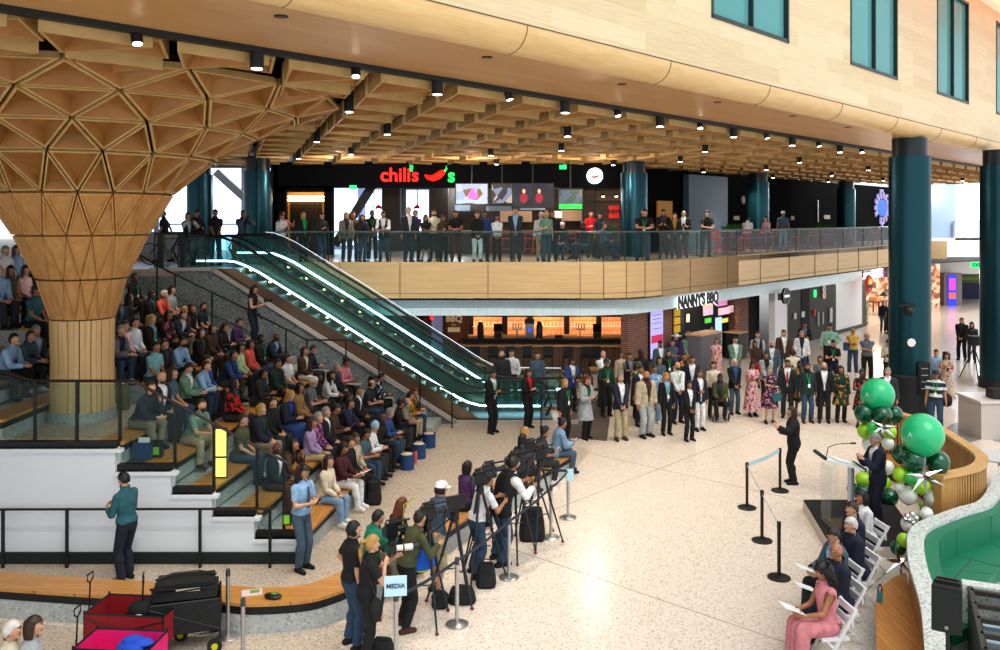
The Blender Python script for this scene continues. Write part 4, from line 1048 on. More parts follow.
# back of the restaurant
q = MB(); pbox(q, 270, 480, 160, 262, 43.5, .2); struct('wall_restaurant_back', q, tinted('plaster_grey', '#8e8fa6'), label='pale plaster wall at the back of the restaurant')
q = MB(); pbox(q, 400, 640, 180, 262, 41, .2); struct('wall_kitchen', q, tinted('kitchen_wall', '#4a3d35'), label='dark kitchen wall behind the bar')
for i, (a, b, c, d_) in enumerate(((333, 358, 178, 245), (365, 382, 190, 240), (406, 429, 190, 232))):
    Y = 43.2 if a < 400 else 40.8
    w = pbox(MB(), a, b, c, d_, Y, .08); o = struct(f'window_{10+i}', w, DAY, label='bright daylight window at the back of the restaurant')
    f = MB()
    for k in range(3): pbox(f, a+(b-a)*(k/2)-.4, a+(b-a)*(k/2)+.4, c, d_, Y-.06, .05)
    for k in range(1, 3): pbox(f, a, b, c+(d_-c)*k/3-.3, c+(d_-c)*k/3+.3, Y-.06, .05)
    obj('window_mullion', f, plain('mullion_grey', '#8fa0b4', .5), o)
q = MB(); pbox(q, 430, 448, 188, 262, 40, .8); pbox(q, 382, 400, 188, 262, 40, .8); struct('wall_piers', q, tinted('pier_brown', '#3e3530'), label='brown piers between the restaurant windows')
o = obj('diagonal_brace', MB().bar((xq(335, 38), 38, zq(245, 38)), (xq(372, 38), 38, zq(186, 38)), .35, .35, (0, 1, 0)), plain('brace_dark', '#1c1a20', .5)); tag(o, 'thick black diagonal brace before the restaurant windows', 'beam')
# neon-lit wooden doorway
q = MB(); pbox(q, 284, 326, 190, 262, 37.6, .1); struct('wall_entrance', q, plain('warm_wood_reveal', '#c98a3e', .5, emit=.25), label='warm wood reveal of the restaurant entrance')
q = MB(); pbox(q, 290, 322, 198, 262, 37.4, .08); struct('wall_tiles', q, planks('dark_square_tiles', '#2b241c', '#241e17', '#5a4630', .16, .16, 'xz', .3, .01, .1), label='dark square tiled wall in the entrance')
t = thing('neon_light', 'double yellow-white tube light on the dark tiled entrance wall', 'light', (xq(306, 37.2), 37.2, zq(198.5, 37.2)))
for dz in (.07, -.07): obj('light_tube', MB().tube([(-.85, 0, dz), (.85, 0, dz)], .045, 8), plain('neon_yellow', '#ffd890', .4, emit=10), t)
# chili sign
rs = plain('sign_red', '#ff1e14', .4, emit=1.6)
sg = thing('restaurant_sign', "illuminated red chili's lettering with a pepper on the black fascia", 'sign', (xq(401), yq-.06, zq(175.5)))
text('chili', .80, rs, (-.22, 0, 0), 0, sg, .03, .014); text("'", .8, GRNL, (.44, 0, .06), 0, sg, .03, .03); text('s', .80, rs, (.60, 0, 0), 0, sg, .03, .014)
pp = MB().tube([(1.00, 0, .02), (1.12, 0, -.08), (1.32, 0, -.12), (1.55, 0, -.02), (1.74, 0, .13), (1.84, 0, .18)], [.03, .09, .13, .15, .12, .04], 12)
obj('pepper', pp, rs, sg, True); obj('pepper_stem', MB().tube([(1.82, 0, .18), (1.90, 0, .28), (1.88, 0, .40)], [.05, .04, .02], 8), GRNL, sg, True); text("s", .80, GRNL, (2.10, 0, -.02), 0, sg, .03, .02)
t = thing('round_sign', 'round white lit sign with a small red pepper on the fascia by the teal column', 'sign', (xq(594.5), yq-.12, zq(176)))
obj('lightbox', MB().cone((0, .1, 0), (0, -.05, 0), .33, .33, 28), plain('lightbox_white', '#ffffff', .4, emit=2.2), t); obj('pepper', MB().tube([(-.15, -.07, .0), (-.05, -.07, -.06), (.1, -.07, -.03), (.17, -.07, .06)], [.03, .05, .05, .02], 8), rs, t, True)
for px, py in ((563, 167), (515.5, 186), (353, 187.5)):
    o = obj('exit_sign', pbox(MB(), px-3.5, px+3.5, py-2.2, py+2.2, yq-.15, .06), plain('exit_green', '#16d070', .4, emit=1.6)); tag(o, {563: 'small green lit sign on the black restaurant fascia', 515.5: 'small pale green lit sign above the television screens', 353: 'small green lit sign hanging in front of the bright window'}[px], 'sign')
# televisions
SCR = {}
def screen(name, cols, sc=3):
    m, nt, b = new_mat(name); L = nt.links.new
    tc = nt.nodes.new('ShaderNodeTexCoord'); v = nt.nodes.new('ShaderNodeTexVoronoi'); v.inputs['Scale'].default_value = sc; L(tc.outputs['Object'], v.inputs['Vector'])
    s = nt.nodes.new('ShaderNodeSeparateColor'); L(v.outputs['Color'], s.inputs[0]); r = ramp(nt, [(i/len(cols), c) for i, c in enumerate(cols)], 'CONSTANT'); L(s.outputs[0], r.inputs[0])
    L(r.outputs[0], b.inputs['Emission Color']); b.inputs['Emission Strength'].default_value = 1.0; b.inputs['Base Color'].default_value = (.01, .01, .01, 1); return m
TVs = [(456, 487.5, 184, 204, 'showing a presenter in pink', ['#cfd8ea', '#b8c4e0', '#8a6a30', '#c8d4ea'], 'pink'), (492, 512, 184, 203, 'showing a light news picture', ['#c8b8a8', '#2c2c34', '#8890a8', '#5a4a40'], None),
       (512.5, 553, 184, 207, 'showing two reporters in maroon', ['#181c28', '#232838', '#1a1a26'], 'maroon'), (559, 582, 190, 209, 'showing a sports field with a green banner', ['#3f5a48', '#5a6a78', '#7a7a58'], 'green')]
for a, b, c, d_, s, cols, k in TVs:
    Y = 34.2; x0, x1, z0, z1 = xq(a, Y), xq(b, Y), zq(d_, Y), zq(c, Y); w, h = x1-x0, z1-z0
    t = thing('television', 'wall television above the bar '+s, 'television', ((x0+x1)/2, Y, z0)); m = screen('screen_'+s.split()[-1], cols)
    obj('tv_case', MB().box((0, .04, h/2), (w+.08, .08, h+.08)).cone((0, .05, h), (0, .05, 3.9-.25-(z0-DZ)), .03, .03), BLACK, t); obj('screen', MB().box((0, -.01, h/2), (w, .02, h)), m, t)
    if k == 'pink': obj('screen_figure', MB().box((0, -.025, .1), (w, .01, .12)), plain('banner_blue', '#8fa6d8', .5, emit=1), t); obj('presenter_picture', MB().ell((.05, -.025, .33), (.2, .008, .16), 14, 8).ell((.05, -.027, .52), (.08, .008, .11), 12, 8), plain('tv_pink', '#ff50a0', .5, emit=1.2), t)
    if k == 'maroon':
        for dx in (-.35, .25): obj('presenter_picture', MB().ell((dx, -.025, .35), (.15, .008, .2), 12, 8), plain('tv_maroon', '#8a1830', .5, emit=.8), t); obj('presenter_face', MB().ell((dx, -.026, .62), (.06, .008, .09), 10, 8), plain('tv_skin', '#d8a080', .5, emit=.9), t)
    if k == 'green': obj('screen_banner', MB().box((0, -.025, .1), (w, .01, .18)), plain('tv_green', '#20d040', .5, emit=1.2), t)
# bar and kitchen fittings
q = MB(); pbox(q, 448, 585, 233, 255, 37.5, .6); o = obj('bar_counter', q, plain('bar_front', '#2a201c', .5)); tag(o, 'dark bar counter of the upper level restaurant under the televisions', 'counter')
obj('counter_top', pbox(MB(), 446, 587, 230.5, 233, 37.3, .9), plain('bar_top_wood', '#b08a62', .4), o)
KW = plain('kitchen_panel_beige', '#c9a58a', .5, emit=.25); KS = plain('kitchen_steel', '#9fb0c0', .35, .6)
for a, b, c, d_, m, s in ((500, 532, 211, 222, KW, 'long beige kitchen wall panel behind the bar'), (562, 583, 209, 221, KW, 'right-hand beige kitchen wall panel behind the bar'), (455, 470, 204, 211, KS, 'small steel extractor hood behind the bar'), (486, 512, 206, 211, KS, 'wide steel extractor hood behind the bar'), (520, 545, 205, 210, KS, 'third steel hood under the middle televisions')):
    o = obj('kitchen_panel', pbox(MB(), a, b, c, d_, 40.4, .3), m); tag(o, s, 'kitchen panel')
o = obj('warming_lamp', pbox(MB(), 553, 562, 211, 218, 39.5, .3), plain('warm_screen', '#d8d0c8', .5, emit=.8)); tag(o, 'small pale lit kitchen screen behind the bar', 'screen')
for px in (378.5, 417):
    t = thing('pendant_lamp', 'red dome pendant lamp hanging before the '+('left' if px < 400 else 'right')+' restaurant window', 'lamp', (xq(px, 38), 38, zq(209, 38)))
    obj('lamp_shade', MB().lathe((0, 0, 0), [(.17, 0), (.15, .08), (.08, .15), (.02, .18)], 16), RED, t, True); obj('bulb', MB().ell((0, 0, 0), (.06, .06, .05)), WHL, t); obj('cord', MB().cone((0, 0, .18), (0, 0, 1.6), .01, .01, 6), BLACK, t)
# brick dining room with the red sign
q = MB(); pbox(q, 583, 624, 186, 262, 37.2, .2); struct('wall_dining', q, planks('grey_wood_panels', '#7a6656', '#6b584a', '#3a2e26', 1.2, .22, 'xz', .7, .01, .4), label='grey-brown boarded wall of the side dining room')
q = MB(); pbox(q, 582, 584, 186, 262, 37, .2); pbox(q, 595, 596, 186, 262, 37, .2); pbox(q, 583, 621, 201, 202, 37, .2); struct('trim_9', q, BLACK, label='black frame over the boarded wall')
o = link('hi_sign', None, None, (xq(614, 36.9), 36.9, zq(212, 36.9))); tag(o, 'square red sign with dark letters on the boarded wall', 'sign'); obj('sign_panel', MB().box((0, 0, 0), (.44, .05, .54)), plain('sign_red_flat', '#d02a20', .5, emit=.5), o); text('HEY!', .22, plain('sign_dark', '#3a0c08', .6), (0, -.03, 0), 0, o, .004, .01)
for px in (603, 616):
    t = thing('wall_lamp', 'small warm '+('left' if px < 610 else 'right')+' lamp above the red square sign', 'lamp', (xq(px, 37), 36.95, zq(195, 37))); obj('lamp_shade', MB().lathe((0, 0, 0), [(.10, -.05), (.05, .06)], 12), BLACK, t); obj('bulb', MB().ell((0, 0, -.05), (.07, .07, .05)), WARML, t)
# dark right-hand frontage of the upper level
P0 = Vector((6.0, 38.6)); P1 = Vector((30.5, 66))
d_ = (P1-P0).normalized(); Lw = (P1-P0).length; rzD = atan2(d_.y, d_.x)
struct('wall_dark_upper', MB().box((Lw/2, .1, 6.45), (Lw, .2, 3.9)), plain('near_black_cladding', '#060607', .9, spec=.1), False, (P0.x, P0.y, 0), rzD, label='near-black frontage along the back of the upper level')
def onD(px):
    k = (px-500)/870; s = (k*P0.y-P0.x)/(d_.x-k*d_.y); return s, P0.y+d_.y*s
def dpanel(name, px0, px1, py0, py1, mat, lbl, cat, th=.06, thing_=True):
    s0, ya = onD(px0); s1, yb = onD(px1); ym = (ya+yb)/2; z1 = 6-(py0-220)*ym/870; z0 = 6-(py1-220)*ym/870
    o = obj(name, MB().box(((s0+s1)/2, -th/2-.02, (z0+z1)/2), (s1-s0, th, z1-z0)), mat, None, False, (P0.x, P0.y, 0), rzD)
    return tag(o, lbl, cat)
o = dpanel('cladding_sheet', 683, 722, 176, 262, plain('blue_grey_wall', '#51687c', .4), 'blue-grey wall panel between the teal columns of the upper level', 'wall panel', .3)
dpanel('wood_door', 656, 671, 201, 232, plain('amber_door', '#a8721c', .5, emit=.15), 'amber wooden door in the dark upper frontage', 'door')
for a, b, c, dd_, s in ((790, 793, 216, 220, 'small pale notice left of the slim bar on the dark frontage'), (823, 829, 215, 219, 'small pale notice right of the slim bar on the dark frontage'), (723, 725, 202, 206, 'upper small pale plate on the dark frontage'), (733, 738, 216, 220, 'lower small pale plate on the dark frontage')):
    dpanel('notice', a, b, c, dd_, plain('notice_pale', '#c8b8a0', .6), s, 'notice')
dpanel('door_handle_bar', 816.5, 817.5, 200, 222, plain('bar_grey', '#8a8a8a', .4, .5), 'slim upright bar handle on the dark frontage', 'handle')
s, yy = onD(742); o = obj('round_plate', MB().cone((s, -.03, 6+20*yy/870), (s, -.09, 6+20*yy/870), .22, .22, 20), plain('plate_grey', '#9a7a7a', .5), None, False, (P0.x, P0.y, 0), rzD); tag(o, 'round grey plate on the dark upper frontage', 'sign')
# lilac and blue wall emblem
s, yy = onD(880.5); zc = 6-(208-220)*yy/870
t = thing('wall_emblem', 'round blue emblem with a lilac jagged rim on the black upper wall', 'sign', (P0.x, P0.y, 0), rzD)
obj('emblem_disc', MB().ell((s, -.1, zc), (1.05, .06, .62), 24, 12), plain('emblem_blue', '#2a5fb4', .5, emit=.5), t)
q = MB()
for i in range(14):
    a = 2*pi*i/14
    if 9 <= i <= 9: continue
    q.box((s+1.3*cos(a), -.1, zc+.92*sin(a)), (.50, .08, .32), M=Matrix.Rotation(-a, 3, 'Y'))
q.box((s+1.15, -.1, zc+.9), (.3, .08, .2)); q.box((s+1.3, -.1, zc-.2), (.3, .08, .2)); q.box((s-.1, -.1, zc+1.25), (.7, .08, .16)); q.box((s, -.1, zc-1.2), (.3, .08, .4))
obj('emblem_rim', q, plain('emblem_lilac', '#8f84b4', .5, emit=.4), t)
# far left: bright glazing
q = MB().box((-14, 42, 6.5), (10, .1, 4.0)); struct('window_20', q, DAY, label='bright glazed wall behind the escalator top')
q = MB()
for x in (-16.5, -14.2, -12.3, -10.6): q.box((x, 41.8, 6.5), (.25, .1, 4))
q.bar((-13.6, 41.7, 8.3), (-11.5, 41.7, 6.4), .35, .35, (0, 1, 0)); q.box((-14, 41.8, 5.8), (10, .06, .08))
struct('trim_10', q, plain('glazing_frame', '#c9cdd6', .5), label='white frames and brace of the bright glazing')
o = obj('display_counter', MB().box((-13.2, 34, 5.05), (2.4, .6, 1.0)), plain('pale_counter', '#b8bcc8', .5)); tag(o, 'pale counter behind the railing near the bicycle', 'counter')
o = obj('yellow_panel', MB().box((xq(233, 31), 31.5, 4.985), (.4, .05, .85)), plain('yellow_board', '#c8a818', .5)); tag(o, 'yellow board standing behind the glass near the escalator top', 'board')
# bicycle by the railing
t = thing('bicycle', 'dark bicycle seen behind the railing left of the escalators', 'bicycle', (-10.75, 28, DZ))
for x in (-.5, .5): obj('wheel', MB().tube([(x+.34*cos(a), 0, .36+.34*sin(a)) for a in [2*pi*i/20 for i in range(20)]], .02, 6, True), BLACK, t)
obj('frame', MB().tube([(-.5, 0, .36), (-.15, 0, .85), (.4, 0, .85), (.5, 0, .36)], .018, 6).tube([(-.15, 0, .85), (.05, 0, .36), (.4, 0, .85)], .018, 6), BLACK, t); obj('handlebar', MB().tube([(.4, -.25, 1.0), (.38, 0, .98), (.4, .25, 1.0)], .014, 6), BLACK, t); obj('saddle', MB().ell((-.17, 0, .92), (.12, .06, .03)), BLACK, t)

# ---------------------------------------------------------------- ground floor: barbecue bar
q = MB(); q.box((-4, 36.9, 1.6), (18, .15, 3.4)); struct('wall_bar_back', q, planks('dark_back_wall', '#3c2a22', '#34241d', '#1c1410', .3, .15, 'xz', .6, .01, .1), label='dark back wall of the ground floor bar')
ym = 36.4
OE = plain('x', '#000000')
orgm = planks('orange_tiles_lit', '#f0a068', '#e69058', '#b0602f', .28, .2, 'xz', .35, .012, .15)
bsd = orgm.node_tree.nodes['Principled BSDF']; nt = orgm.node_tree
for lk in list(nt.links):
    if lk.to_socket == bsd.inputs['Base Color']: nt.links.new(lk.from_socket, bsd.inputs['Emission Color'])
bsd.inputs['Emission Strength'].default_value = .9
for a, b, i in ((472, 502, 1), (507, 527, 2), (533, 564, 3), (569, 596, 4), (601, 624, 5)):
    q = pbox(MB(), a, b, 316, 337, ym, .1); struct(f'wall_niche_{i}', q, orgm, label='orange lit tiled niche behind the bar')
    sh = thing('bottle_shelf', ['', 'leftmost', 'second', 'middle', 'fourth', 'rightmost'][i]+' lit shelf of glasses in the orange bar niche', 'shelf', (xq((a+b)/2, ym), ym-.12, zq(326, ym)))
    w = xq(b, ym)-xq(a, ym); obj('shelf_board', MB().box((0, 0, 0), (w*.94, .2, .03)), plain('shelf_cream', '#f4d2b0', .4, emit=.5), sh)
    q = MB()
    for j in range(8): q.lathe((-w*.42+w*.84*j/7, 0, .015), [(.03, 0), (.035, .14), (.012, .17), (.012, .2)], 8)
    obj('glassware', q, plain('glass_amber', '#ffd8b0', .2, emit=.35), sh)
q = MB(); pbox(q, 470, 628, 312, 317, ym-.2, .2)
for a in (469, 503, 528, 565, 597): pbox(q, a, a+4.5, 312, 340, ym-.15, .2)
struct('trim_11', q, BLACK, label='black frame around the orange niches')
o = obj('back_counter', pbox(MB(), 466, 622, 336, 366.5, 35.4, .6), plain('counter_wood', '#caa074', .4)); tag(o, 'back counter under the orange niches', 'counter')
t = thing('bar_counter', 'long bar with a light top in front of the orange niches', 'counter', (xq(550, 34), 34, 0))
obj('counter_top', MB().box((.1, 0, 1.12), (7.3, .75, .06)), plain('counter_wood', '#caa074', .4), t); obj('counter_front', MB().box((.1, .1, .545), (7.2, .5, 1.09)), planks('ribbed_front', '#8a6c50', '#7a5e45', '#2a1e16', .08, 3, 'xz', .5, .012, .1), t); obj('dark_strip', MB().box((.1, .2, 1.25), (7, .3, .16)), DARK, t)  # includes a solid dark strip above the back of the bar top
for px, s, k in ((529.5, 'tall chrome espresso and beer tower on the bar', 0), (517, 'small beer tap tower left of the espresso machine', 1), (580, 'four handled beer tap tower on the bar', 1), (539.5, 'dark cylindrical coffee urn on the bar', 2), (480.5, 'dark grinder at the left end of the bar', 2), (498, 'black register beside the left niche', 3), (597, 'black cash terminal at the right of the bar', 3), (558.5, 'small tray of dark utensils on the bar', 4)):
    t = thing({0: 'espresso_machine', 1: 'beer_tap', 2: 'coffee_urn', 3: 'cash_register', 4: 'utensil_tray'}[k], s, {0: 'machine', 1: 'beer tap', 2: 'urn', 3: 'register', 4: 'tray'}[k], (xq(px, 35.4), 35.4, 1.20))
    if k == 0: obj('body', MB().box((0, 0, .3), (.34, .3, .6)), STEEL, t); obj('top_case', MB().box((0, 0, .68), (.38, .34, .16)), BLACK, t); obj('display', MB().box((0, -.16, .35), (.12, .02, .14)), plain('disp_blue', '#2050d0', .4, emit=1.5), t)
    if k == 1: 
        obj('tower', MB().cone((0, 0, 0), (0, 0, .35), .03, .03).bar((-.2, 0, .35), (.2, 0, .35), .06, .06), STEEL, t)
        for dx in (-.16, -.05, .06, .17): obj('tap_handle', MB().cone((dx, 0, .35), (dx, 0, .6), .018, .024), CHROME, t)
    if k == 2: obj('body', MB().lathe((0, 0, 0), [(.13, 0), (.13, .5), (.08, .6)], 14), BLACK, t, True); obj('lid', MB().lathe((0, 0, .6), [(.10, 0), (.1, .06), (.02, .09)], 12), BLACK, t)
    if k == 3: obj('stand', MB().box((0, 0, .12), (.3, .2, .24)), BLACK, t); obj('screen', MB().box((0, -.05, .42), (.34, .06, .34), M=Matrix.Rotation(.3, 3, 'X')), BLACK, t)
    if k == 4: obj('tray', MB().box((0, 0, .06), (.3, .2, .12)), BLACK, t); obj('utensils', MB().cone((-.08, 0, .1), (-.12, 0, .3), .02, .02).cone((.05, 0, .1), (.1, 0, .28), .02, .02), STEEL, t)
# bar stools (back rests seen as dark squares)
proto = None
STG = plain('stool_green_black', '#15201e', .5)
for i, px in enumerate((464, 475, 493, 510, 527, 548, 568, 585, 595)):
    x = xq(px, 33.3)
    if proto is None:
        t = proto = thing('bar_stool', 'dark bar stool', 'stool', (x, 33.3, 0)); obj('seat', MB().box((0, 0, .76), (.38, .36, .06)), STG, t); obj('backrest', MB().box((0, -.18, 1.02), (.36, .04, .34)), STG, t)
        for sx in (-1, 1):
            for sy in (-1, 1): obj('leg', MB().cone((sx*.15, sy*.14, .74), (sx*.19, sy*.18, 0), .014, .012, 6), STG, t)
    else: t = copy_tree(proto); t.location = (x, 33.3, 0)
    t['group'] = 'dark bar stools along the barbecue bar'; t['label'] = 'dark bar stool with a low square back at the barbecue bar'
# cafe tables and chairs in the dim seating area in front of the bar
ptab = pch = None
for i, (px, py) in enumerate(((485, 372), (520, 378), (560, 382), (600, 378), (568, 390))):
    x, y = gp(px, py+12)
    y = min(y, 31.6)
    x = (px-500)/870*y
    if ptab is None:
        t = ptab = thing('cafe_table', 'x', 'table', (x, y, 0)); obj('table_top', MB().box((0, 0, .74), (.7, .7, .04)), plain('table_tan', '#8a6440', .4), t); obj('pedestal', MB().cone((0, 0, 0), (0, 0, .74), .03, .03).lathe((0, 0, 0), [(.24, 0), (.24, .02)], 16), BLACK, t)
    else: t = copy_tree(ptab); t.location = (x, y, 0)
    t['label'] = 'small square tan table in the dim seating before the bar'; t['group'] = 'tables before the barbecue bar'
    for dx, rz in ((-.6, -pi/2), (.6, pi/2)):
        if pch is None:
            c = pch = thing('cafe_chair', 'x', 'chair', (x+dx, y, 0), rz); obj('seat', MB().box((0, 0, .45), (.4, .4, .04)), BLACK, c); obj('backrest', MB().box((0, -.19, .72), (.38, .03, .28)), BLACK, c)
            for sx in (-1, 1):
                for sy in (-1, 1): obj('leg', MB().cone((sx*.17, sy*.17, .45), (sx*.19, sy*.2, 0), .012, .012, 6), BLACK, c)
        else: c = copy_tree(pch); c.location = (x+dx, y, 0); c.rotation_euler = (0, 0, rz)
        c['label'] = 'dark cafe chair at a small tan table before the bar'; c['group'] = 'cafe chairs before the barbecue bar'
# brick piers, BBQ sign
q = MB().box((xq(446, 34.5), 34.6, 1.4), (1.75, .3, 2.8)); struct('wall_brick_left', q, planks('orange_brick', '#8a4420', '#74381a', '#4a2412', .22, .07, 'xz', .8, .01, .3), label='orange-lit brick pier left of the bar')
t = thing('bbq_sign', 'faded cream painted BBQ sign on the brick pier', 'sign', (xq(454, 34.4), 34.4, zq(324, 34.4)))
obj('sign_board', MB().box((0, 0, 0), (.55, .03, .78)), plain('bbq_board', '#6a3c22', .7), t); text('BBQ', .34, plain('cream_paint', '#d8b890', .7, emit=.15), (0, -.025, .2), 0, t, .004, .012); text('PIT', .14, plain('cream_paint', '#d8b890', .7, emit=.15), (0, -.025, -.05), 0, t, .004); obj('sign_block', MB().box((0, -.02, -.22), (.48, .02, .18)), plain('cream_paint', '#d8b890', .7, emit=.15), t)
q = MB().box((xq(437, 33.9), 33.9, 1.3), (.42, .1, 2.8)); struct('wall_pale_strip', q, plain('pale_lilac', '#7f86b4', .6, emit=.15), label='pale lilac strip beside the brick pier')
o = obj('fire_alarm', pbox(MB(), 430, 433.5, 315, 319, 33.7, .06), REDL); tag(o, 'small red alarm box above the pale strip', 'alarm')
q = MB().box((xq(405, 34), 34, 1.4), (1.0, .2, 2.8)); struct('wall_dark_left', q, planks('dark_slats', '#2e1c1c', '#241616', '#0c0808', .1, 3, 'xz', .6, .02, .1), label='dark slatted wall behind the escalators')
q = MB().box((-5.6, 33, 1.4), (.5, .2, 2.8)).box((-7.5, 33.2, 1.4), (2.4, .2, 2.8)); struct('wall_pale_left', q, plain('pale_grey_wall', '#8a90a4', .6), label='pale wall under the escalators')
struct('wall_brick_right', MB().box((xq(632, 33.0), 33.0, 1.4), (.52, .3, 2.8)), BRICK, label='red brick pier right of the bar')
t = thing('wall_sconce', 'glowing amber wall lantern on the red brick pier', 'lamp', (xq(627, 32.75), 32.75, zq(326, 32.8))); obj('lantern', MB().box((0, 0, 0), (.17, .12, .22)), plain('lantern_amber', '#ffc880', .4, emit=5), t); obj('lantern_cap', MB().box((0, 0, .13), (.2, .15, .04)), BLACK, t)
# diagonal shop fronts
S0 = Vector((5.9, 32.2)); sd_ = Vector((.656, .755)); rzS = atan2(sd_.y, sd_.x)
def onS(px):
    k = (px-500)/870; s = (k*S0.y-S0.x)/(sd_.x-k*sd_.y); return s, S0.y+sd_.y*s
def shop(px0, px1, z0, z1, th=.2, off=0, name=None, mat=None, lbl=''):
    s0, _ = onS(px0); s1, _ = onS(px1)
    return MB().box(((s0+s1)/2, th/2+off, (z0+z1)/2), (s1-s0, th, z1-z0))
def shopst(name, px0, px1, mat, lbl, z0=0, z1=2.8, th=.3, off=0): return struct(name, shop(px0, px1, z0, z1, th, off), mat, False, (S0.x, S0.y, 0), rzS, label=lbl)
shopst('wall_shop_brick', 628, 672, BRICK, 'red brick pier behind the menu screen')
shopst('wall_shop_frame', 672, 684, BLACK, 'black frame with yellow menu squares'); shopst('wall_shop_brick_two', 748, 761, BRICK, 'second red brick pier of the barbecue shop', off=.6)
shopst('wall_shop_dark', 670, 776, DARK, 'dark interior of the barbecue shop', th=.1, off=.9); shopst('wall_shop_white', 775, 788, WHW, 'white wall end between the shops', z1=3.3); shopst('wall_shop_charcoal', 787, 836, CHAR, 'charcoal clad wall with restroom signs', z1=3.3)
shopst('wall_shop_dark_two', 761, 776, DARK, 'black opening beside the brick pier', off=.8); shopst('wall_shop_white_two', 835, 863, WHW, 'white pier left of the bright store', z1=3.3, th=1.2); shopst('baseboard_pier', 835, 863, BLACK, 'black base of the white pier', z1=.18, th=.1, off=-.05)
shopst('wall_shop_slim', 862, 866, BLACK, 'slim black jamb of the bright store', z1=3.0)
shopst('door_1', 801, 809, DARK, 'dark recessed door opening in the charcoal wall', z1=2.6, th=.05, off=-.03); 
# menu display
def splace(name, px, py, w, h, mat, lbl, cat, off=-.06, th=.05, parent=None):
    nrm = Vector((sd_.y, -sd_.x)); B = S0-nrm*off; k = (px-500)/870; s = (k*B.y-B.x)/(sd_.x-k*sd_.y); x_, Y = B.x+sd_.x*s, B.y+sd_.y*s; z = 6-(py-220)*Y/870
    o = thing(name, lbl, cat, (x_, Y, z), rzS); obj('panel', MB().box((0, 0, 0), (w, th, h)), mat, o); return o
t = splace('menu_screen', 656, 331, .98, 2.1, BLACK, 'tall lilac menu screen with a red band on the brick pier', 'screen')
obj('screen_face', MB().box((0, -.035, 0), (.86, .02, 1.95)), plain('screen_lilac', '#a9a4dc', .4, emit=.75), t); obj('red_band', MB().box((0, -.05, -.28), (.8, .01, .28)), plain('band_crimson', '#c03058', .4, emit=.6), t)
text('MENU', .10, plain('menu_text', '#5a5488', .6), (-.2, -.05, .78), 0, t, .003); 
for z in (.6, .45, .3, .1): obj('text_line', MB().box((0, -.05, z), (.6, .005, .02)), plain('menu_text', '#5a5488', .6), t)
for i, py in enumerate((300+8, 324.5-8.5+0, 324)):
    splace('menu_square', 677, [312.5, 320.8, 329][i], .42, .26, plain('menu_yellow', '#c8a020', .5, emit=.35), ['topmost', 'middle', 'lowest'][i]+' yellow menu square left of the barbecue shop door', 'menu')
splace('wall_light', 688, 318, .14, .3, plain('light_warm2', '#ffc890', .4, emit=2.5), 'small warm wall light inside the barbecue shop', 'lamp')
mp_ = [('#e8c0d8', 'pink'), ('#d8b890', 'cream')]
for i, (px, py, w, h, c) in enumerate(((708, 305, .8, .22, '#c8a890'), (722, 303, .9, .24, '#d080b0'), (708, 311.5, .8, .3, '#c8a8c0'), (724, 311, 1.0, .3, '#dcb8c8'), (708, 320.5, .5, .2, '#50c040'), (724, 320.5, .7, .18, '#d8c860'), (731, 309, .5, .3, '#d8b0b8'))):
    s_, Y_ = onS(px); o = splace('menu_board', px, py, w, h, plain('menu_glow_%d' % i, c, .5, emit=.7), ['upper left cream', 'upper pink', 'left lilac', 'centre rose', 'green', 'small yellow', 'right rose'][i]+' lit menu board inside the barbecue shop', 'menu board', off=.7)
o = splace('white_screen', 718.5, 328, .5, .9, plain('screen_paleblue', '#a8cbe0', .5, emit=.8), 'pale blue standing screen behind the shop counter', 'screen', off=.6)
t = splace('service_counter', 704, 352, 1.6, 1.4, plain('counter_grey', '#6a6a70', .6), 'grey service desk with a wooden top before the barbecue shop', 'counter', off=-.9, th=.6); obj('desk_top', MB().box((0, 0, .72), (1.7, .7, .05)), plain('counter_wood', '#caa074', .4), t); obj('camouflage_panel', MB().box((.85, 0, 0), (.05, .6, 1.4)), PRINTS['camo'], t)
t = splace('shop_counter', 736, 345, .8, 1.1, plain('dark_cabinet', '#1c1a1a', .5), 'dark cabinet with a tan top beside the brick pier', 'counter', off=.3, th=.6); obj('desk_top', MB().box((0, 0, .57), (.9, .7, .05)), plain('counter_wood', '#caa074', .4), t)
t = splace('patterned_screen', 736.5, 322, .3, 1.3, planks('chequer_orange', '#c88a50', '#6a3c20', '#2a1a10', .06, .06, 'xz', .6, .004, .1), 'slim chequered orange panel beside the brick pier', 'panel', off=.5)
# shop sign
s_, Y_ = onS(697); 
yb = offs([(5.7, 30.6), (12, 37.84)], .48)[0]
nn = Vector((dd.y, -dd.x)); k_ = (697-500)/870; B0 = Vector((5.7, 30.6))-nn*.48; sb = (k_*B0.y-B0.x)/(dd.x-k_*dd.y); bp = B0+dd*sb
t = thing('shop_sign', "raised black NANNY'S BBQ letters on the pale bulkhead", 'sign', (bp.x+nn.x*.05, bp.y+nn.y*.05, 6-(300-220)*bp.y/870), atan2(dd.y, dd.x))
text("NANNY'S BBQ", .60, plain('sign_ink', '#0c1020', .5), (0, -.03, 0), 0, t, .012, .022, squeeze=.82); text("NANNY'S BBQ", .60, plain('sign_halo', '#ffffff', .5, emit=.9), (-.035, 0, -.02), 0, t, .006, .03, squeeze=.82, name='halo')
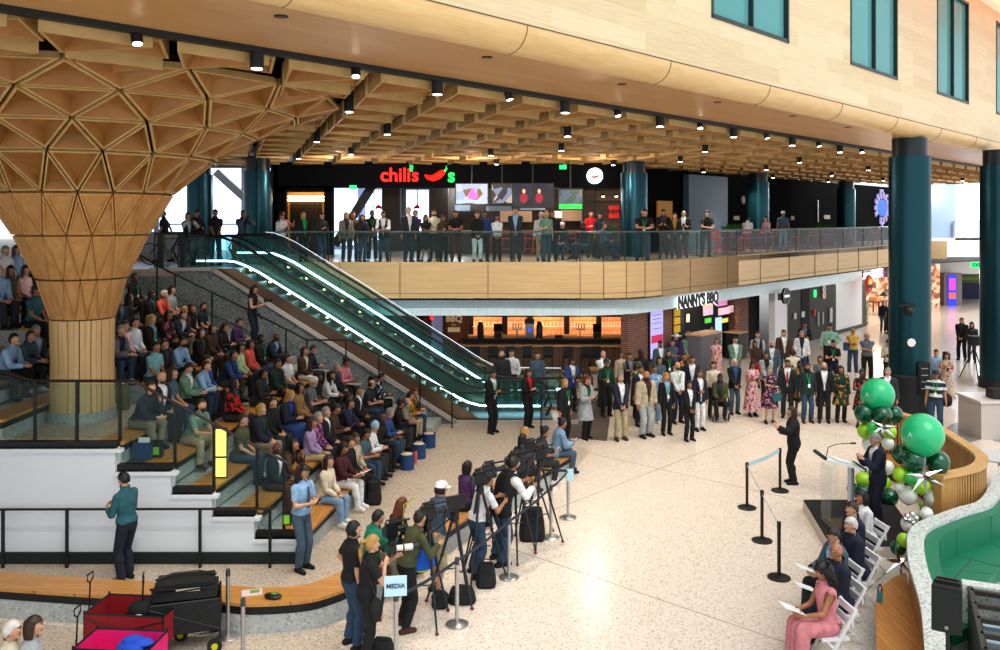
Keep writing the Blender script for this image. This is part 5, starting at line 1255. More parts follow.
# projecting signs
t = splace('projecting_sign', 785.5, 296, .08, .08, BLACK, 'round black projecting sign with a white bar on a bracket', 'sign', off=-.7); obj('disc', MB().cone((0, -.06, 0), (0, .06, 0), .36, .36, 28), BLACK, t); obj('disc_rim', MB().tube([(.36*cos(a), -.06, .36*sin(a)) for a in [2*pi*i/28 for i in range(28)]], .02, 6, True), STEEL, t); obj('white_bar', MB().box((0, -.07, 0), (.5, .01, .10)), plain('bar_white', '#f0f0f0', .5, emit=.8), t); obj('bracket', MB().box((-.5, .05, 0), (.3, .06, .3)), BLACK, t)
t = splace('round_shop_sign', 869, 284, .1, .1, BLACK, 'round red and yellow shop sign hanging from a black bracket', 'sign', off=-.8)
obj('disc', MB().cone((0, -.05, 0), (0, .05, 0), .48, .48, 28), plain('sign_red2', '#b81818', .5, emit=.4), t); obj('centre_disc', MB().cone((0, -.06, .03), (0, -.08, .03), .27, .27, 24), plain('sign_yellow', '#e8c050', .5, emit=.5), t); obj('name_band', MB().box((0, -.09, -.12), (.7, .02, .2)), plain('band_black', '#201010', .5), t)
obj('bracket', MB().bar((-1.0, 0, .68), (.5, 0, .68), .04, .05).bar((-1.0, 0, .4), (-1.0, 0, .9), .05, .05).bar((0, 0, .48), (0, 0, .68), .02, .02), BLACK, t)
text('POKE', .17, plain('bar_white', '#f0f0f0', .5, emit=.8), (0, -.105, -.12), 0, t, .003, .008) if 0 else None
s_, Y_ = onS(884); t = splace('store_sign', 884, 273, .05, .05, BLACK, 'dark pink-edged block lettering over the bright store', 'sign', off=-.35)
text('#HF', .7, plain('sign_plum', '#3c1830', .5, emit=.1), (0, -.05, 0), 0, t, .04, .03)
t = splace('exit_sign', 815, 293.5, .26, .36, plain('exit_green', '#16d070', .4, emit=1.6), 'green exit sign on the charcoal wall', 'sign')
for i, py in enumerate((289, 295)):
    t = splace('restroom_sign', 823, py, .1, .1, WHW, ['upper', 'lower'][i]+' round white restroom sign on the charcoal wall', 'sign'); obj('disc', MB().cone((0, -.05, 0), (0, -.08, 0), .19, .19, 20), plain('restroom_white', '#c8b8b0', .5, emit=.3), t); obj('figure', MB().box((0, -.09, -.03), (.06, .01, .14)).ell((0, -.09, .08), (.035, .01, .035), 8, 6), plain('fig_red', '#8a3028', .5), t)
for i, (px, py, w, h) in enumerate(((795, 316, .25, .28), (803, 314.3, .34, .28), (831, 315, .3, .75), (814.5, 312.5, .22, .3), (818.5, 319, .08, .7), (823, 318, .08, .6))):
    splace('door_notice' if i < 4 else 'door_pull', px, py, w, h, plain('notice_white', '#c8ccd0', .6) if i not in (3,) else RED, ['left white notice', 'right white notice', 'tall white notice', 'small red alarm plate', 'left long door pull', 'right long door pull'][i]+' on the charcoal wall', 'notice' if i < 4 else 'handle')
# bright store interior
s0, ya = onS(865); s1, yb2 = onS(905)
struct('wall_store_back', pbox(MB(), 846, 940, 264, 306.5, 60.3, .1), screen('store_shelves', ['#e8a878', '#f2c8a0', '#c87850', '#f6dcc0', '#a86848', '#e8b890'], 3.5), label='bright salmon shelves of the store')
struct('ceiling_store', MB().prism([((864-500)/870*51, 51), ((905-500)/870*51, 51), ((935-500)/870*60, 60), ((850-500)/870*60, 60)], 3.12, 3.2), plain('store_ceiling', '#ffe8d8', .6, emit=.8), label='bright ceiling of the store')
t = splace('display_rack', 865.5, 318, .3, 1.9, planks('magazine_rack', '#c8d8a0', '#a06848', '#2c3c30', .1, .22, 'xz', .6, .01, .1), 'slim rack of colourful goods at the store entrance', 'rack', off=.2, th=.25)
t = splace('store_table', 876, 301, 1.6, .06, plain('store_table_wood', '#6a3c28', .5), 'dark display table inside the bright store', 'table', off=1.6, th=1.0)
for sx in (-1, 1):
    for sy in (-1, 1): obj('leg', MB().box((sx*.72, sy*.4, -.4), (.06, .06, .8)), BLACK, t)
obj('goods', MB().box((-.4, 0, .15), (.4, .5, .25)).box((.3, 0, .12), (.5, .4, .2)), plain('goods_orange', '#e0a060', .5), t)
t = splace('ceiling_fan_lamp', 887, 290, .9, .08, BLACK, 'black lamp arm across the store entrance', 'lamp', off=-.2); obj('shade', MB().lathe((-.6, 0, -.3), [(.26, 0), (.1, .16), (.03, .25)], 14), BLACK, t)
# far end between the big columns
Yb = 62
q = pbox(MB(), 925, 1010, 238, 274, Yb, .3); struct('wall_far_bulkhead', q, WHW, label='white bulkhead at the far end')
q = pbox(MB(), 925, 947, 241, 262, Yb-3, .3); struct('wall_far_fascia', q, FASC, label='end of the oak panelled edge beyond the big column')
q = pbox(MB(), 955, 1010, 221, 240, Yb, .3); struct('wall_far_parapet', q, WHW, label='white parapet under the far window')
q = pbox(MB(), 930, 956, 178, 238, Yb+.5, .1); struct('wall_far_glass', q, plain('misty_glass', '#93a6bc', .25, emit=.15), label='misty blue glass wall at the far end')
q = pbox(MB(), 958, 1010, 172, 222, Yb+1, .1); struct('window_21', q, DAY, label='bright far window')
q = MB(); pbox(q, 955, 959, 172, 222, Yb+.8, .1); pbox(q, 980, 982, 172, 222, Yb+.8, .1); struct('trim_12', q, WHW, label='white frames of the far window')
q = pbox(MB(), 915, 945, 273, 309, Yb+.5, .1); struct('wall_far_dark', q, CHAR, label='dark recess below the far bulkhead')
q = pbox(MB(), 944, 962, 273, 307, Yb-1, .5); struct('wall_far_pier', q, plain('pier_grey', '#8a8480', .6), label='grey pier around the far advertising screen')
t = thing('advertising_screen', 'tall glowing blue and pink advertising screen at the far end', 'screen', (xq(952, Yb-1.1), Yb-1.1, zq(290.5, Yb-1)))
obj('screen_face', MB().box((0, 0, 0), (.55, .05, 2.2)), plain('ad_blue', '#2438c8', .4, emit=1.4), t); obj('pink_block', MB().box((0, -.04, .45), (.4, .02, .8)), plain('ad_pink', '#ff3aa0', .4, emit=1.4), t); obj('orange_block', MB().box((0, -.04, -.35), (.45, .02, .4)), plain('ad_orange', '#ff5a40', .4, emit=1.2), t)
q = pbox(MB(), 960, 1010, 273, 300, Yb+6, .2); struct('wall_far_right', q, plain('brownish', '#6a5c50', .6), label='shaded wall beyond the far opening')
o = obj('dark_sofa', pbox(MB(), 960, 984, 284, 299, Yb+4, 1.0), plain('sofa_navy', '#1c2450', .6)); tag(o, 'low navy counter in the far opening', 'counter')
o = obj('green_plant_strip', pbox(MB(), 962, 984, 277, 280, Yb+4, .3), plain('leaf_green', '#6a9a40', .7)); tag(o, 'strip of green planting above the navy counter', 'plants', kind='stuff')
t = thing('exit_sign', 'green lit exit sign beside the column at the right edge', 'sign', (xq(977, 44), 44, zq(265, 44))); obj('sign_face', MB().box((0, 0, 0), (.62, .08, .28)), plain('exit_green', '#16d070', .4, emit=1.6), t); text('EXIT', .24, plain('exit_dark', '#063a20', .5), (0, -.05, 0), 0, t, .004, .008)

# red chairs and tables on the upper deck
pc = pt = None
def rchair(x, y, rz, lbl, grp):
    global pc
    if pc is None:
        c = pc = thing('bar_chair', lbl, 'chair', (x, y, DZ), rz); obj('seat', MB().box((0, 0, .68), (.38, .38, .04)), RED, c); obj('backrest', MB().box((0, -.18, .98), (.36, .03, .06)).box((0, -.18, .86), (.36, .02, .04)).box((-.17, -.18, .83), (.03, .03, .34)).box((.17, -.18, .83), (.03, .03, .34)), RED, c)
        for sx in (-1, 1):
            for sy in (-1, 1): obj('leg', MB().cone((sx*.16, sy*.16, .68), (sx*.20, sy*.20, 0), .017, .015, 6), RED, c)
        obj('footrest', MB().tube([(-.19, -.19, .25), (.19, -.19, .25), (.19, .19, .25), (-.19, .19, .25)], .01, 5, True), RED, c)
    else: c = copy_tree(pc); c.location = (x, y, DZ); c.rotation_euler = (0, 0, rz)
    c['label'] = lbl; c['group'] = grp
def rtable(x, y, lbl, grp='high tables on the upper level'):
    global pt
    if pt is None:
        c = pt = thing('high_table', lbl, 'table', (x, y, DZ)); obj('table_top', MB().box((0, 0, .98), (.75, .75, .04)), plain('pale_top', '#b8a48c', .4), c); obj('pedestal', MB().cone((0, 0, 0), (0, 0, .98), .035, .035).lathe((0, 0, 0), [(.28, 0), (.28, .02)], 18), BLACK, c)
    else: c = copy_tree(pt); c.location = (x, y, DZ)
    c['label'] = lbl; c['group'] = grp
for px in (487, 506, 529, 537, 560, 572): rchair(xq(px, 36.3), 36.3, pi, 'red bar chair at the restaurant bar', 'red bar chairs along the restaurant bar')
def nearE(px, off):
    # a point on the deck set back from the diagonal railing
    b = Vector((5.7, 30.6))-nn*off; k = (px-500)/870; s = (k*b.y-b.x)/(dd.x-k*dd.y); p = b+dd*s; return p.x, p.y
for i, px in enumerate((697, 727, 752, 778, 808, 838, 862, 882)):
    x, y = nearE(px, 1.2); rtable(x, y, 'pale topped high table behind the diagonal railing')
    for a in (.6, 2.9, 4.6)[: 2+(i % 2)]:
        rchair(x+.75*cos(a+i), y+.75*sin(a+i), a+i+pi/2, 'red bar chair at a high table behind the diagonal railing', 'red bar chairs behind the diagonal railing')
for px, y, in ((600, 32.2), (562, 32.0)): rtable(xq(px, y), y, 'high table behind the glass, '+('right' if px > 580 else 'left')+' of the pair by the teal column')
# planters with ferns
for px, off, lb in ((604, 0, 'low fern planter in front of the boarded dining room'), (733, 2.8, 'leafy planter beside the third teal column'), (824, 3.2, 'leafy planter near the farthest teal column')):
    x, y = (xq(px, 35), 35) if off == 0 else nearE(px, off)
    t = thing('fern_planter', lb, 'plant', (x, y, DZ)); obj('pot', MB().box((0, 0, .45), (1.0, .35, .9)), BLACK, t); q = MB(); rr = random.Random(px)
    for _ in range(70):
        a = rr.uniform(0, 6.28); l = rr.uniform(.15, .38); bx = rr.uniform(-.45, .45); p = Vector((bx, 0, .9)); t_ = p+Vector((cos(a)*l*.6, sin(a)*l*.5, l)); s = Vector((sin(a), -cos(a), 0))*.03
        q.add([p-s, p+s, t_+s*.4+Vector((cos(a)*.05, 0, -.02)), t_-s*.4], [(0, 1, 2, 3)])
    obj('leaves', q, plain('fern_green', '#2f6a2c', .6), t)
# ---------------------------------------------------------------- curved bench
t = thing('curved_bench', 'long curved wooden bench on a concrete plinth sweeping round the walkway', 'bench', (0, 0, 0))
q = MB(); q.strip(BO, BI, .405, .45); obj('seat_boards', q, planks('bench_boards', '#cf9d5c', '#c48f4c', '#946a38', 1.4, .095, 'xy', .38, .003, .4), t)
obj('black_recess', MB().strip(offs(BO, .05), offs(BO, .52), .27, .405), BLACK, t); obj('plinth', MB().strip(offs(BO, .03), offs(BO, .50), 0, .27), CONC, t)
def prop(name, lbl, cat, px, py, z=0, rz=0, grp=None):
    x, y = gp(px, py, z); return thing(name, lbl, cat, (x, y, z), rz, grp)
t = prop('magazine', 'pale folded magazine lying on the curved bench', 'magazine', 252, 593, .452, .3); obj('cover', MB().box((0, 0, .006), (.30, .22, .012)), plain('mag_pale', '#d8c8cc', .5), t); obj('cover_picture', MB().box((.04, .02, .013), (.14, .12, .002)), plain('mag_green', '#7a9a58', .5), t)
t = prop('snack_bag', 'black and green snack bag lying on the curved bench', 'bag', 273, 598, .452, -.3); q = MB(); q.ell((0, 0, .035), (.14, .09, .035), 14, 8); obj('packet', q, plain('packet_black', '#14161a', .35), t, True); obj('packet_print', MB().ell((.01, 0, .045), (.08, .05, .03), 12, 6), plain('packet_green', '#5aa83a', .4), t)
# ---------------------------------------------------------------- stanchions and belts
ST = {}
def stanchion(name, lbl, px, py, H, metal, base_r, grp, key):
    t = prop(name, lbl, 'stanchion', px, py, 0, 0, grp); ST[key] = Vector((t.location.x, t.location.y, H))
    obj('base', MB().lathe((0, 0, 0), [(base_r, 0), (base_r, .02), (base_r*.7, .045), (.04, .06)], 28), metal, t, True)
    obj('post', MB().cone((0, 0, .04), (0, 0, H-.08), .03, .03, 14), metal if metal != BLACK else BLACK, t, True)
    obj('belt_head', MB().lathe((0, 0, H-.1), [(.034, 0), (.034, .08), (.028, .1)], 14), BLACK if metal == BLACK else plain('dark_grey_head', '#3c4042', .4), t); return t
SB = plain('stanchion_steel', '#b8babc', .3, .85)
stanchion('stanchion', 'steel stanchion standing by the media cameras, nearest the seated green-jacketed cameraman', 457, 625, 1.0, SB, .17, None, 'a')
stanchion('stanchion', 'steel stanchion in the middle of the media row', 509, 578, 1.0, SB, .17, None, 'b')
stanchion('stanchion', 'steel stanchion second from the far end of the media row', 551, 538, 1.0, SB, .17, None, 'c')
stanchion('stanchion', 'steel stanchion at the far end of the media row', 568, 518, 1.0, SB, .17, None, 'd')
stanchion('stanchion', 'steel stanchion behind the media sign', 396, 668, 1.0, SB, .17, None, 'e')
stanchion('stanchion', 'steel stanchion beside the black folded wagon', 228, 637, .98, SB, .17, None, 'f')
stanchion('stanchion', 'steel stanchion cut by the bottom edge near the wagons', 243, 672, .98, SB, .17, None, 'g')
stanchion('stanchion', 'black stanchion nearest the seated guests', 779, 578, .95, BLACK, .19, None, 'k1')
stanchion('stanchion', 'second black stanchion, before the seated guests', 762, 541, .95, BLACK, .19, None, 'k2')
stanchion('stanchion', 'black stanchion at the left corner of the pale belt', 747, 508, .95, BLACK, .19, None, 'k3')
stanchion('stanchion', 'black stanchion nearest the signing interpreter', 780, 491, .95, BLACK, .19, None, 'k4')
def belt(a, b, mat, lbl, w=.05, sag=.03):
    A, B = ST[a]+Vector((0, 0, -.05)), ST[b]+Vector((0, 0, -.05)); q = MB(); n = 8
    P = [A.lerp(B, i/n)-Vector((0, 0, sag*sin(pi*i/n))) for i in range(n+1)]
    for p, r in zip(P[:-1], P[1:]): q.bar(p, r, .004, w)
    o = obj('barrier_belt', q, mat); tag(o, lbl, 'belt'); return o
BN = plain('belt_navy', '#27303c', .7); BP = plain('belt_pale', '#b4d4dc', .6)
belt('e', 'a', BN, 'dark belt from the media sign to the next stanchion'); belt('a', 'b', BN, 'dark belt crossing in front of the tripods'); belt('b', 'c', BN, 'dark belt in the middle of the media row'); belt('c', 'd', BN, 'short dark belt at the far end of the media row')
belt('k3', 'k4', BP, 'pale blue belt between the two far black stanchions', .08); belt('k3', 'k1', plain('belt_white', '#c8ccd4', .6), 'pale grey belt sloping toward the nearest black stanchion', .03)
bb = MB(); a = ST['d']+Vector((0, 0, -.05)); bb.bar(a, a+Vector((-.9, .1, 0)), .004, .05); o = obj('barrier_belt', bb, BN); tag(o, 'dark belt leading from the far steel stanchion to the bench', 'belt')
p = ST['e']; t = thing('media_sign', 'pale blue sign reading MEDIA on top of the stanchion', 'sign', (p.x, p.y-.05, 1.12), .12); obj('sign_panel', MB().box((0, 0, 0), (.30, .015, .27)), plain('sign_paleblue', '#b9dcea', .5), t); text('MEDIA', .085, plain('ink_navy', '#2c4a66', .5), (0, -.012, .0), 0, t, .003, .002)
p = ST['d']; o = obj('small_notice', MB().box((p.x+.04, p.y-.03, .88), (.14, .01, .24)), plain('sign_paleblue', '#b9dcea', .5)); tag(o, 'small pale notice hanging on the far steel stanchion', 'sign')

# ---------------------------------------------------------------- podium, platform
pf = [gp(803, 500), gp(838, 553)]
PL = [gp(803, 500, .2), gp(845, 562, .2), gp(905, 552, .2), gp(880, 497, .2)]
PL = [(6.27, 18.0), (5.87, 15.45), (7.55, 15.45), (8.1, 18.0)]
t = thing('stage_platform', 'low black topped platform under the lectern and speaker', 'platform', (0, 0, 0)); obj('platform_body', MB().prism(PL, 0, .20), plain('platform_side', '#c4bcb2', .5), t); obj('carpet_top', MB().prism([(p[0]+(7-p[0])*.01, p[1]) for p in PL], .20, .215), plain('carpet_black', '#1b1c1e', .9, noise=.3, scale=90), t)
PZ = .215
# clear lectern
lx, ly = gp(842, 524, PZ); t = thing('lectern', 'clear acrylic lectern with a silver post and a slanted top', 'lectern', (lx, ly, PZ), 0)
obj('base_plate', MB().prism([(-.32, -.30), (.25, -.30), (.25, .30), (-.32, .30)], 0, .02), plain('smoked_plate', '#5a5048', .25), t)
obj('clear_panel', MB().box((-.30, 0, .58), (.012, .5, 1.1)).box((-.14, .24, .58), (.34, .012, 1.1)), glass('acrylic', '#dcebeb', .01), t)
obj('silver_post', MB().lathe((.15, -.05, 0), [(.06, .02), (.06, 1.12)], 20), plain('lectern_silver', '#b8c2cc', .3, .7), t, True)
q = MB().add([(-.42, -.28, 1.28), (.32, -.28, 1.08), (.32, .28, 1.08), (-.42, .28, 1.28), (-.42, -.28, 1.31), (.32, -.28, 1.11), (.32, .28, 1.11), (-.42, .28, 1.31)], [(0, 3, 2, 1), (4, 5, 6, 7), (0, 1, 5, 4), (1, 2, 6, 5), (2, 3, 7, 6), (3, 0, 4, 7)]); obj('slanted_top', q, plain('top_white', '#d4dade', .35), t)
obj('upper_lip', MB().bar((-.42, -.29, 1.32), (-.42, .29, 1.32), .05, .05), BLACK, t); obj('lower_lip', MB().bar((.33, -.29, 1.10), (.33, .29, 1.10), .03, .05), BLACK, t)
obj('microphone', MB().tube([(-.30, 0, 1.28), (-.26, .0, 1.46), (-.1, 0, 1.52), (.18, .02, 1.53)], .008, 6).capsule((.18, .02, 1.53), (.26, .02, 1.53), .018, .02, 8), BLACK, t); obj('papers', MB().box((-.02, 0, 1.215), (.3, .22, .006), M=Matrix.Rotation(.264, 3, 'Y')), plain('paper_white', '#e8eaec', .6), t)
PAPER = plain('paper_white', '#e8eaec', .6)
# ---------------------------------------------------------------- balloons
def bmat(n, c, r=.22, m=0): return plain(n, c, r, m, coat=.6)
BG, BD, BLM, BW, BY = bmat('balloon_emerald', '#12b878', .35), bmat('balloon_forest', '#07543a', .15, .35), bmat('balloon_lime', '#9ccf1c', .35), bmat('balloon_white', '#dfe3dc', .35), bmat('balloon_green', '#2fb44a', .35)
def balloon(px, py, r_px, Y, mat, lbl, grp=None):
    r = r_px*Y/870; x, z = xz(px, py, Y); t = thing('balloon', lbl, 'balloon', (x, Y, z), 0, grp)
    q = MB(); R = []
    for i in range(15):
        a = -pi/2+pi*i/14; k = max(cos(a), .02); s = 1 if sin(a) > 0 else 1.10
        R.append([(r*k*cos(2*pi*j/22), r*k*sin(2*pi*j/22), r*sin(a)*s) for j in range(22)])
    q.rings(R); obj('balloon_skin', q, mat, t, True); obj('balloon_knot', MB().cone((0, 0, -r*1.08), (0, 0, -r*1.2), r*.05, r*.12, 8), mat, t); return t
def star(px, py, r_px, Y, lbl, rot=0, legs=8):
    r = r_px*Y/870; x, z = xz(px, py, Y); t = thing('starburst_balloon', lbl, 'balloon', (x, Y, z)); q = MB()
    D = [(1, 0, .15), (-.9, -.2, .35), (.25, -.1, 1), (-.1, -.2, -1), (.8, -.3, -.55), (-.75, -.1, -.6), (-.2, 1, 0), (.1, -1, .1)]
    for d in D[:legs]:
        d = Vector(d).normalized(); d = Matrix.Rotation(rot, 3, 'Y') @ d; q.cone(d*r*.02, d*r, r*.17, .003, 4)
    obj('foil_spikes', q, CHROME, t); return t
G1 = 'balloons of the cluster behind the speaker'; G2 = 'balloons of the cluster right of the speaker'
b1 = balloon(877.5, 394.5, 16.5, 18.6, BG, 'large round emerald balloon on top of the left cluster')
b2 = balloon(922.5, 434, 20.5, 15.6, BG, 'largest emerald balloon, on top of the right cluster')
LT = plain('balloon_print', '#cfeee0', .5)
for b, r in ((b1, .35), (b2, .365)): text('A', .13, LT, (-r*.86, -r*.52, .03), -1.0, b, .002)
YA_, YB_ = 18.5, 15.7
for px, py, r, Y, m, l in ((864, 413, 9.5, YA_, BD, 'dark green balloon on the left of the left cluster'), (882, 415, 10, YA_-.15, BD, 'dark green balloon in the middle of the left cluster'), (894, 414, 8.5, YA_+.1, BD, 'dark green balloon on the right of the left cluster'),
    (865, 431, 7.5, YA_, BLM, 'lime balloon at the left of the left cluster'), (872, 427, 5, YA_-.3, BY, 'small green balloon high in the left cluster'), (874, 434, 5, YA_-.35, BY, 'small green balloon low in the left cluster'), (890, 432, 6.5, YA_, BLM, 'lime balloon beside the left foil star'), (869, 444, 7, YA_, BW, 'white balloon left of the speaker head'), (888, 443, 6, YA_, BW, 'white balloon behind the speaker head'),
    (866, 466, 7.5, 18.3, BW, 'white balloon above the lime one by the lectern'), (887, 467, 7, 18.3, BW, 'white balloon right of the speaker shoulder'), (863, 479.5, 7.5, 18.2, BLM, 'lime balloon by the lectern post'), (884, 483, 7, 18.2, BLM, 'lime balloon behind the speaker jacket'), (862, 493, 8.5, 17.9, BD, 'dark green balloon behind the lectern post'), (853, 489, 6, 18.2, BD, 'dark green balloon left of the lectern post'), (889, 497, 9, 17.8, BD, 'dark green balloon on the floor right of the speaker')):
    balloon(px, py, r, Y, m, l)
for px, py, r, Y, m, l in ((902, 454, 9.5, YB_+.15, BD, 'dark green balloon on the left of the right cluster'), (914, 460, 12, YB_-.1, BD, 'large dark green balloon in the middle of the right cluster'), (938, 462, 11.5, YB_, BD, 'large dark green balloon on the right of the right cluster'), (901, 474.5, 8, YB_, BLM, 'lime balloon on the left of the right cluster'), (911, 478, 6.5, YB_-.2, BY, 'green balloon at the centre of the right cluster'), (921, 485, 8.5, YB_-.1, BLM, 'lime balloon in front of the right cluster'), (935, 478, 7, YB_+.1, BLM, 'lime balloon behind the right foil star'),
    (908, 495, 9, YB_, BW, 'large white balloon low in the right cluster'), (934, 497, 9.5, YB_, BW, 'large white balloon right of the foil star'), (900, 487, 5, YB_, BW, 'small white balloon left of the big white one'), (926, 514, 7, 15.0, BW, 'white balloon behind the leafy stem'), (908, 524, 7, 14.6, BW, 'white balloon beside the silver balls above the floor'), (904, 540, 7, 14.2, BLM, 'lime balloon against the terrazzo divider'), (898, 548, 7.5, 14.25, BD, 'dark green balloon low by the terrazzo divider')):
    balloon(px, py, r, Y, m, l)
for i, (px, py) in enumerate(((907, 516), (912, 514), (909, 520), (916, 518), (913, 523), (905, 519))):
    x, z = xz(px, py, 14.5); o = obj('silver_ball', MB().ell((x, 14.5, z), (.045, .045, .045), 10, 8), CHROME, None, True); tag(o, 'small silver ball by the base of the right balloon cluster', 'ball', 'small silver balls in the balloon cluster')
star(882.5, 427, 15, 18.1, 'silver foil starburst on the left balloon cluster', .1); star(923.5, 476.5, 20, 15.2, 'silver foil starburst on the right balloon cluster', -.2); star(899, 562, 18, 13.9, 'silver foil starburst on the floor by the wooden bench', .9, 6)
t = thing('leafy_stem', 'tall bunch of green leaves among the right balloons', 'plant', (*xz(921, 519, 15.0)[:1], 15.0, xz(921, 519, 15.0)[1])); q = MB(); rr = random.Random(5)
for _ in range(60):
    z = rr.uniform(-.35, .25); a = rr.uniform(0, 6.28); p = Vector((.03*cos(a), .03*sin(a), z)); e = p+Vector((cos(a)*.06, sin(a)*.06, .09)); s = Vector((sin(a), -cos(a), 0))*.02; q.add([p-s, p+s, e+s*.3, e-s*.3], [(0, 1, 2, 3)])
obj('leaves', q, plain('leaf_bright', '#5f8f2c', .6), t); obj('stem', MB().cone((0, 0, -.75), (0, 0, .2), .02, .015), plain('stem_green', '#3c5a24', .7), t)
# ---------------------------------------------------------------- slatted booth, terrazzo divider, green seat
bw_ = spline([(9.1, 20.9), (9.42, 20.5), (9.60, 19.8), (9.62, 18.95), (9.45, 17.59), (9.30, 16.85), (9.06, 16.38), (8.71, 16.0), (8.29, 15.74), (7.98, 15.60), (7.80, 15.5)], 6)
SL_ = planks('vertical_slats', '#b8935c', '#a88248', '#3c2a18', 50, 50, 'xz', .5, .0, .3)
t = thing('slatted_booth', 'curved booth wall of vertical oak slats behind the balloons', 'booth', (0, 0, 0))
q = MB(); c = resample(bw_, .075)
for a, b in zip(c[:-1], c[1:]):
    m = ((a[0]+b[0])/2, (a[1]+b[1])/2); q.box((m[0], m[1], .70), (.16, .05, 1.40), rz=atan2(b[1]-a[1], b[0]-a[0])+pi/2)
obj('slats', q, wood('slat_oak', '#a07840', '#b98f55', .5, (1, 1, .2), 8), t)
obj('backing', MB().strip(offs(bw_, -.035), offs(bw_, .035), 0, 1.38), plain('dark_brown_board', '#4a3622', .8), t); obj('top_cap', MB().strip(offs(bw_, -.11), offs(bw_, .11), 1.40, 1.46), wood('cap_oak', '#c49a60', '#d0aa72', .45, (1, 1, 1), 3), t)  # backing and bench bases share one dark brown
obj('bench_seat', MB().strip(offs(bw_[2:-8], -.1), offs(bw_[2:-8], -.62), .38, .45), SEATW, t); obj('bench_base', MB().strip(offs(bw_[2:-8], -.1), offs(bw_[2:-8], -.52), .0, .38), plain('dark_brown_board', '#4a3622', .8), t)
dv = spline([gp(*p, 1.0) for p in [(925, 665), (924, 640), (920, 603), (909.5, 566), (907, 545), (909, 531), (920, 521), (954, 508), (977, 501), (988, 488), (996, 470), (1010, 452)]], 6)
t = thing('terrazzo_divider', 'white terrazzo wall curving in an S around the green seat', 'divider', (0, 0, 0))
TW = terrazzo('terrazzo_white', '#c9cfcc', '#7f8684', '#e8ecea', 40, .35, False, .8)
dvi = offs(dv, -.24)
obj('capping', MB().strip(dv, dvi, .93, 1.0), TW, t); obj('wood_flank', MB().strip(offs(dv, -.03), offs(dv, -.08), 0, .93), wood('flank_oak', '#9a6a48', '#a87a58', .5, (1, 1, .4), 4), t); obj('core', MB().strip(offs(dv, -.08), offs(dv, -.22), 0, .93), TW, t)
GV = plain('green_upholstery', '#0b7456', .5, noise=.06, scale=5); GV2 = plain('green_piping', '#0b6a50', .5)
t = thing('green_sofa', 'curved green upholstered sofa inside the terrazzo divider', 'sofa', (0, 0, 0))
k0, k1 = 14, len(dv)-1; bo = offs(dv, -.25)[k0:k1]; bi = offs(dv, -.44)[k0:k1]; si = offs(dv, -1.0)[k0:k1]
bo = [(p[0], p[1]) for p in bo]
obj('backrest', MB().strip(bo, bi, .45, .93), GV, t)
cen = (8.6, 13.3)
si = []
for p in bi:
    d = Vector((cen[0]-p[0], cen[1]-p[1])); d = d.normalized()*min(.75, d.length*.8); si.append((p[0]+d.x, p[1]+d.y))
obj('seat_cushion', MB().strip(bi, si, .30, .47), GV, t); obj('sofa_base', MB().strip(bi, [(p[0]+(c_[0]-p[0])*.9, p[1]+(c_[1]-p[1])*.9) for p, c_ in zip(bi, si)], 0, .30), CONC, t)
q = MB()
for i in range(3, len(bi)-1, 7): q.tube([(bi[i][0], bi[i][1], .93), (bi[i][0], bi[i][1], .47), (si[i][0], si[i][1], .475)], .008, 5)
obj('seams', q, GV2, t)
t = thing('wooden_bench', 'wooden bench with a rounded end along the terrazzo divider', 'bench', (0, 0, 0))
wb_ = [gp(*p, .45) for p in [(905.5, 572.5), (893, 577.5), (883, 585), (876.5, 594), (874.8, 604), (876, 625), (877, 665), (926, 665), (921, 630), (912, 597)]]
obj('seat_boards', MB().prism(wb_, .38, .45), planks('bench_boards_two', '#c98e4c', '#b87c3c', '#7a5228', 1.6, .09, 'yx', .4, .003, .5), t); cx_ = sum(p[0] for p in wb_)/len(wb_); cy_ = sum(p[1] for p in wb_)/len(wb_); obj('bench_base', MB().prism([(p[0]+(cx_-p[0])*.12, p[1]+(cy_-p[1])*.06) for p in wb_], 0, .38), plain('dark_brown_board', '#4a3622', .8), t)
def bottle(px, py, z, lbl):
    t = prop('water_bottle', lbl, 'bottle', px, py, z); obj('body', MB().lathe((0, 0, 0), [(.036, 0), (.038, .14), (.036, .15)], 16), plain('bottle_teal', '#1c7f8a', .35), t, True); obj('upper_body', MB().lathe((0, 0, .15), [(.036, 0), (.035, .05), (.022, .075)], 16), STEEL, t, True); obj('cap', MB().lathe((0, 0, .225), [(.022, 0), (.022, .04)], 12), STEEL, t)
bottle(880, 602, .45, 'teal and steel bottle standing on the wooden bench end'); bottle(809, 664, 0, 'teal and steel bottle on the floor beside the pink dressed guest')
# equipment rack behind the sofa
t = thing('equipment_rack', 'dark slanted rack with pale boxes at the lower right', 'rack', (6.35, 10.9, 0), -.42)
obj('end_wall', MB().box((-.05, 1.05, .5), (.75, .2, 1.0)), TW, t)
q = MB(); q.box((-.34, 0, .49), (.05, 1.9, .98)).box((.34, 0, .49), (.05, 1.9, .98)).box((-.33, 0, .96), (.06, 1.9, .06)).box((.31, 0, .96), (.16, 1.9, .06))
for y in (-.92, -.5, -.05, .4, .85): q.box((0, y, .96), (.66, .07, .06)); q.box((0, y, .3), (.66, .03, .6))
obj('rack_frame', q, plain('rack_dark', '#34332f', .5), t)
obj('pale_boxes', MB().box((0, .18, .70), (.52, .3, .3)).box((0, -.28, .70), (.52, .32, .3)).box((0, -.72, .68), (.52, .3, .3)), plain('box_paleblue', '#a8bcc4', .5), t)
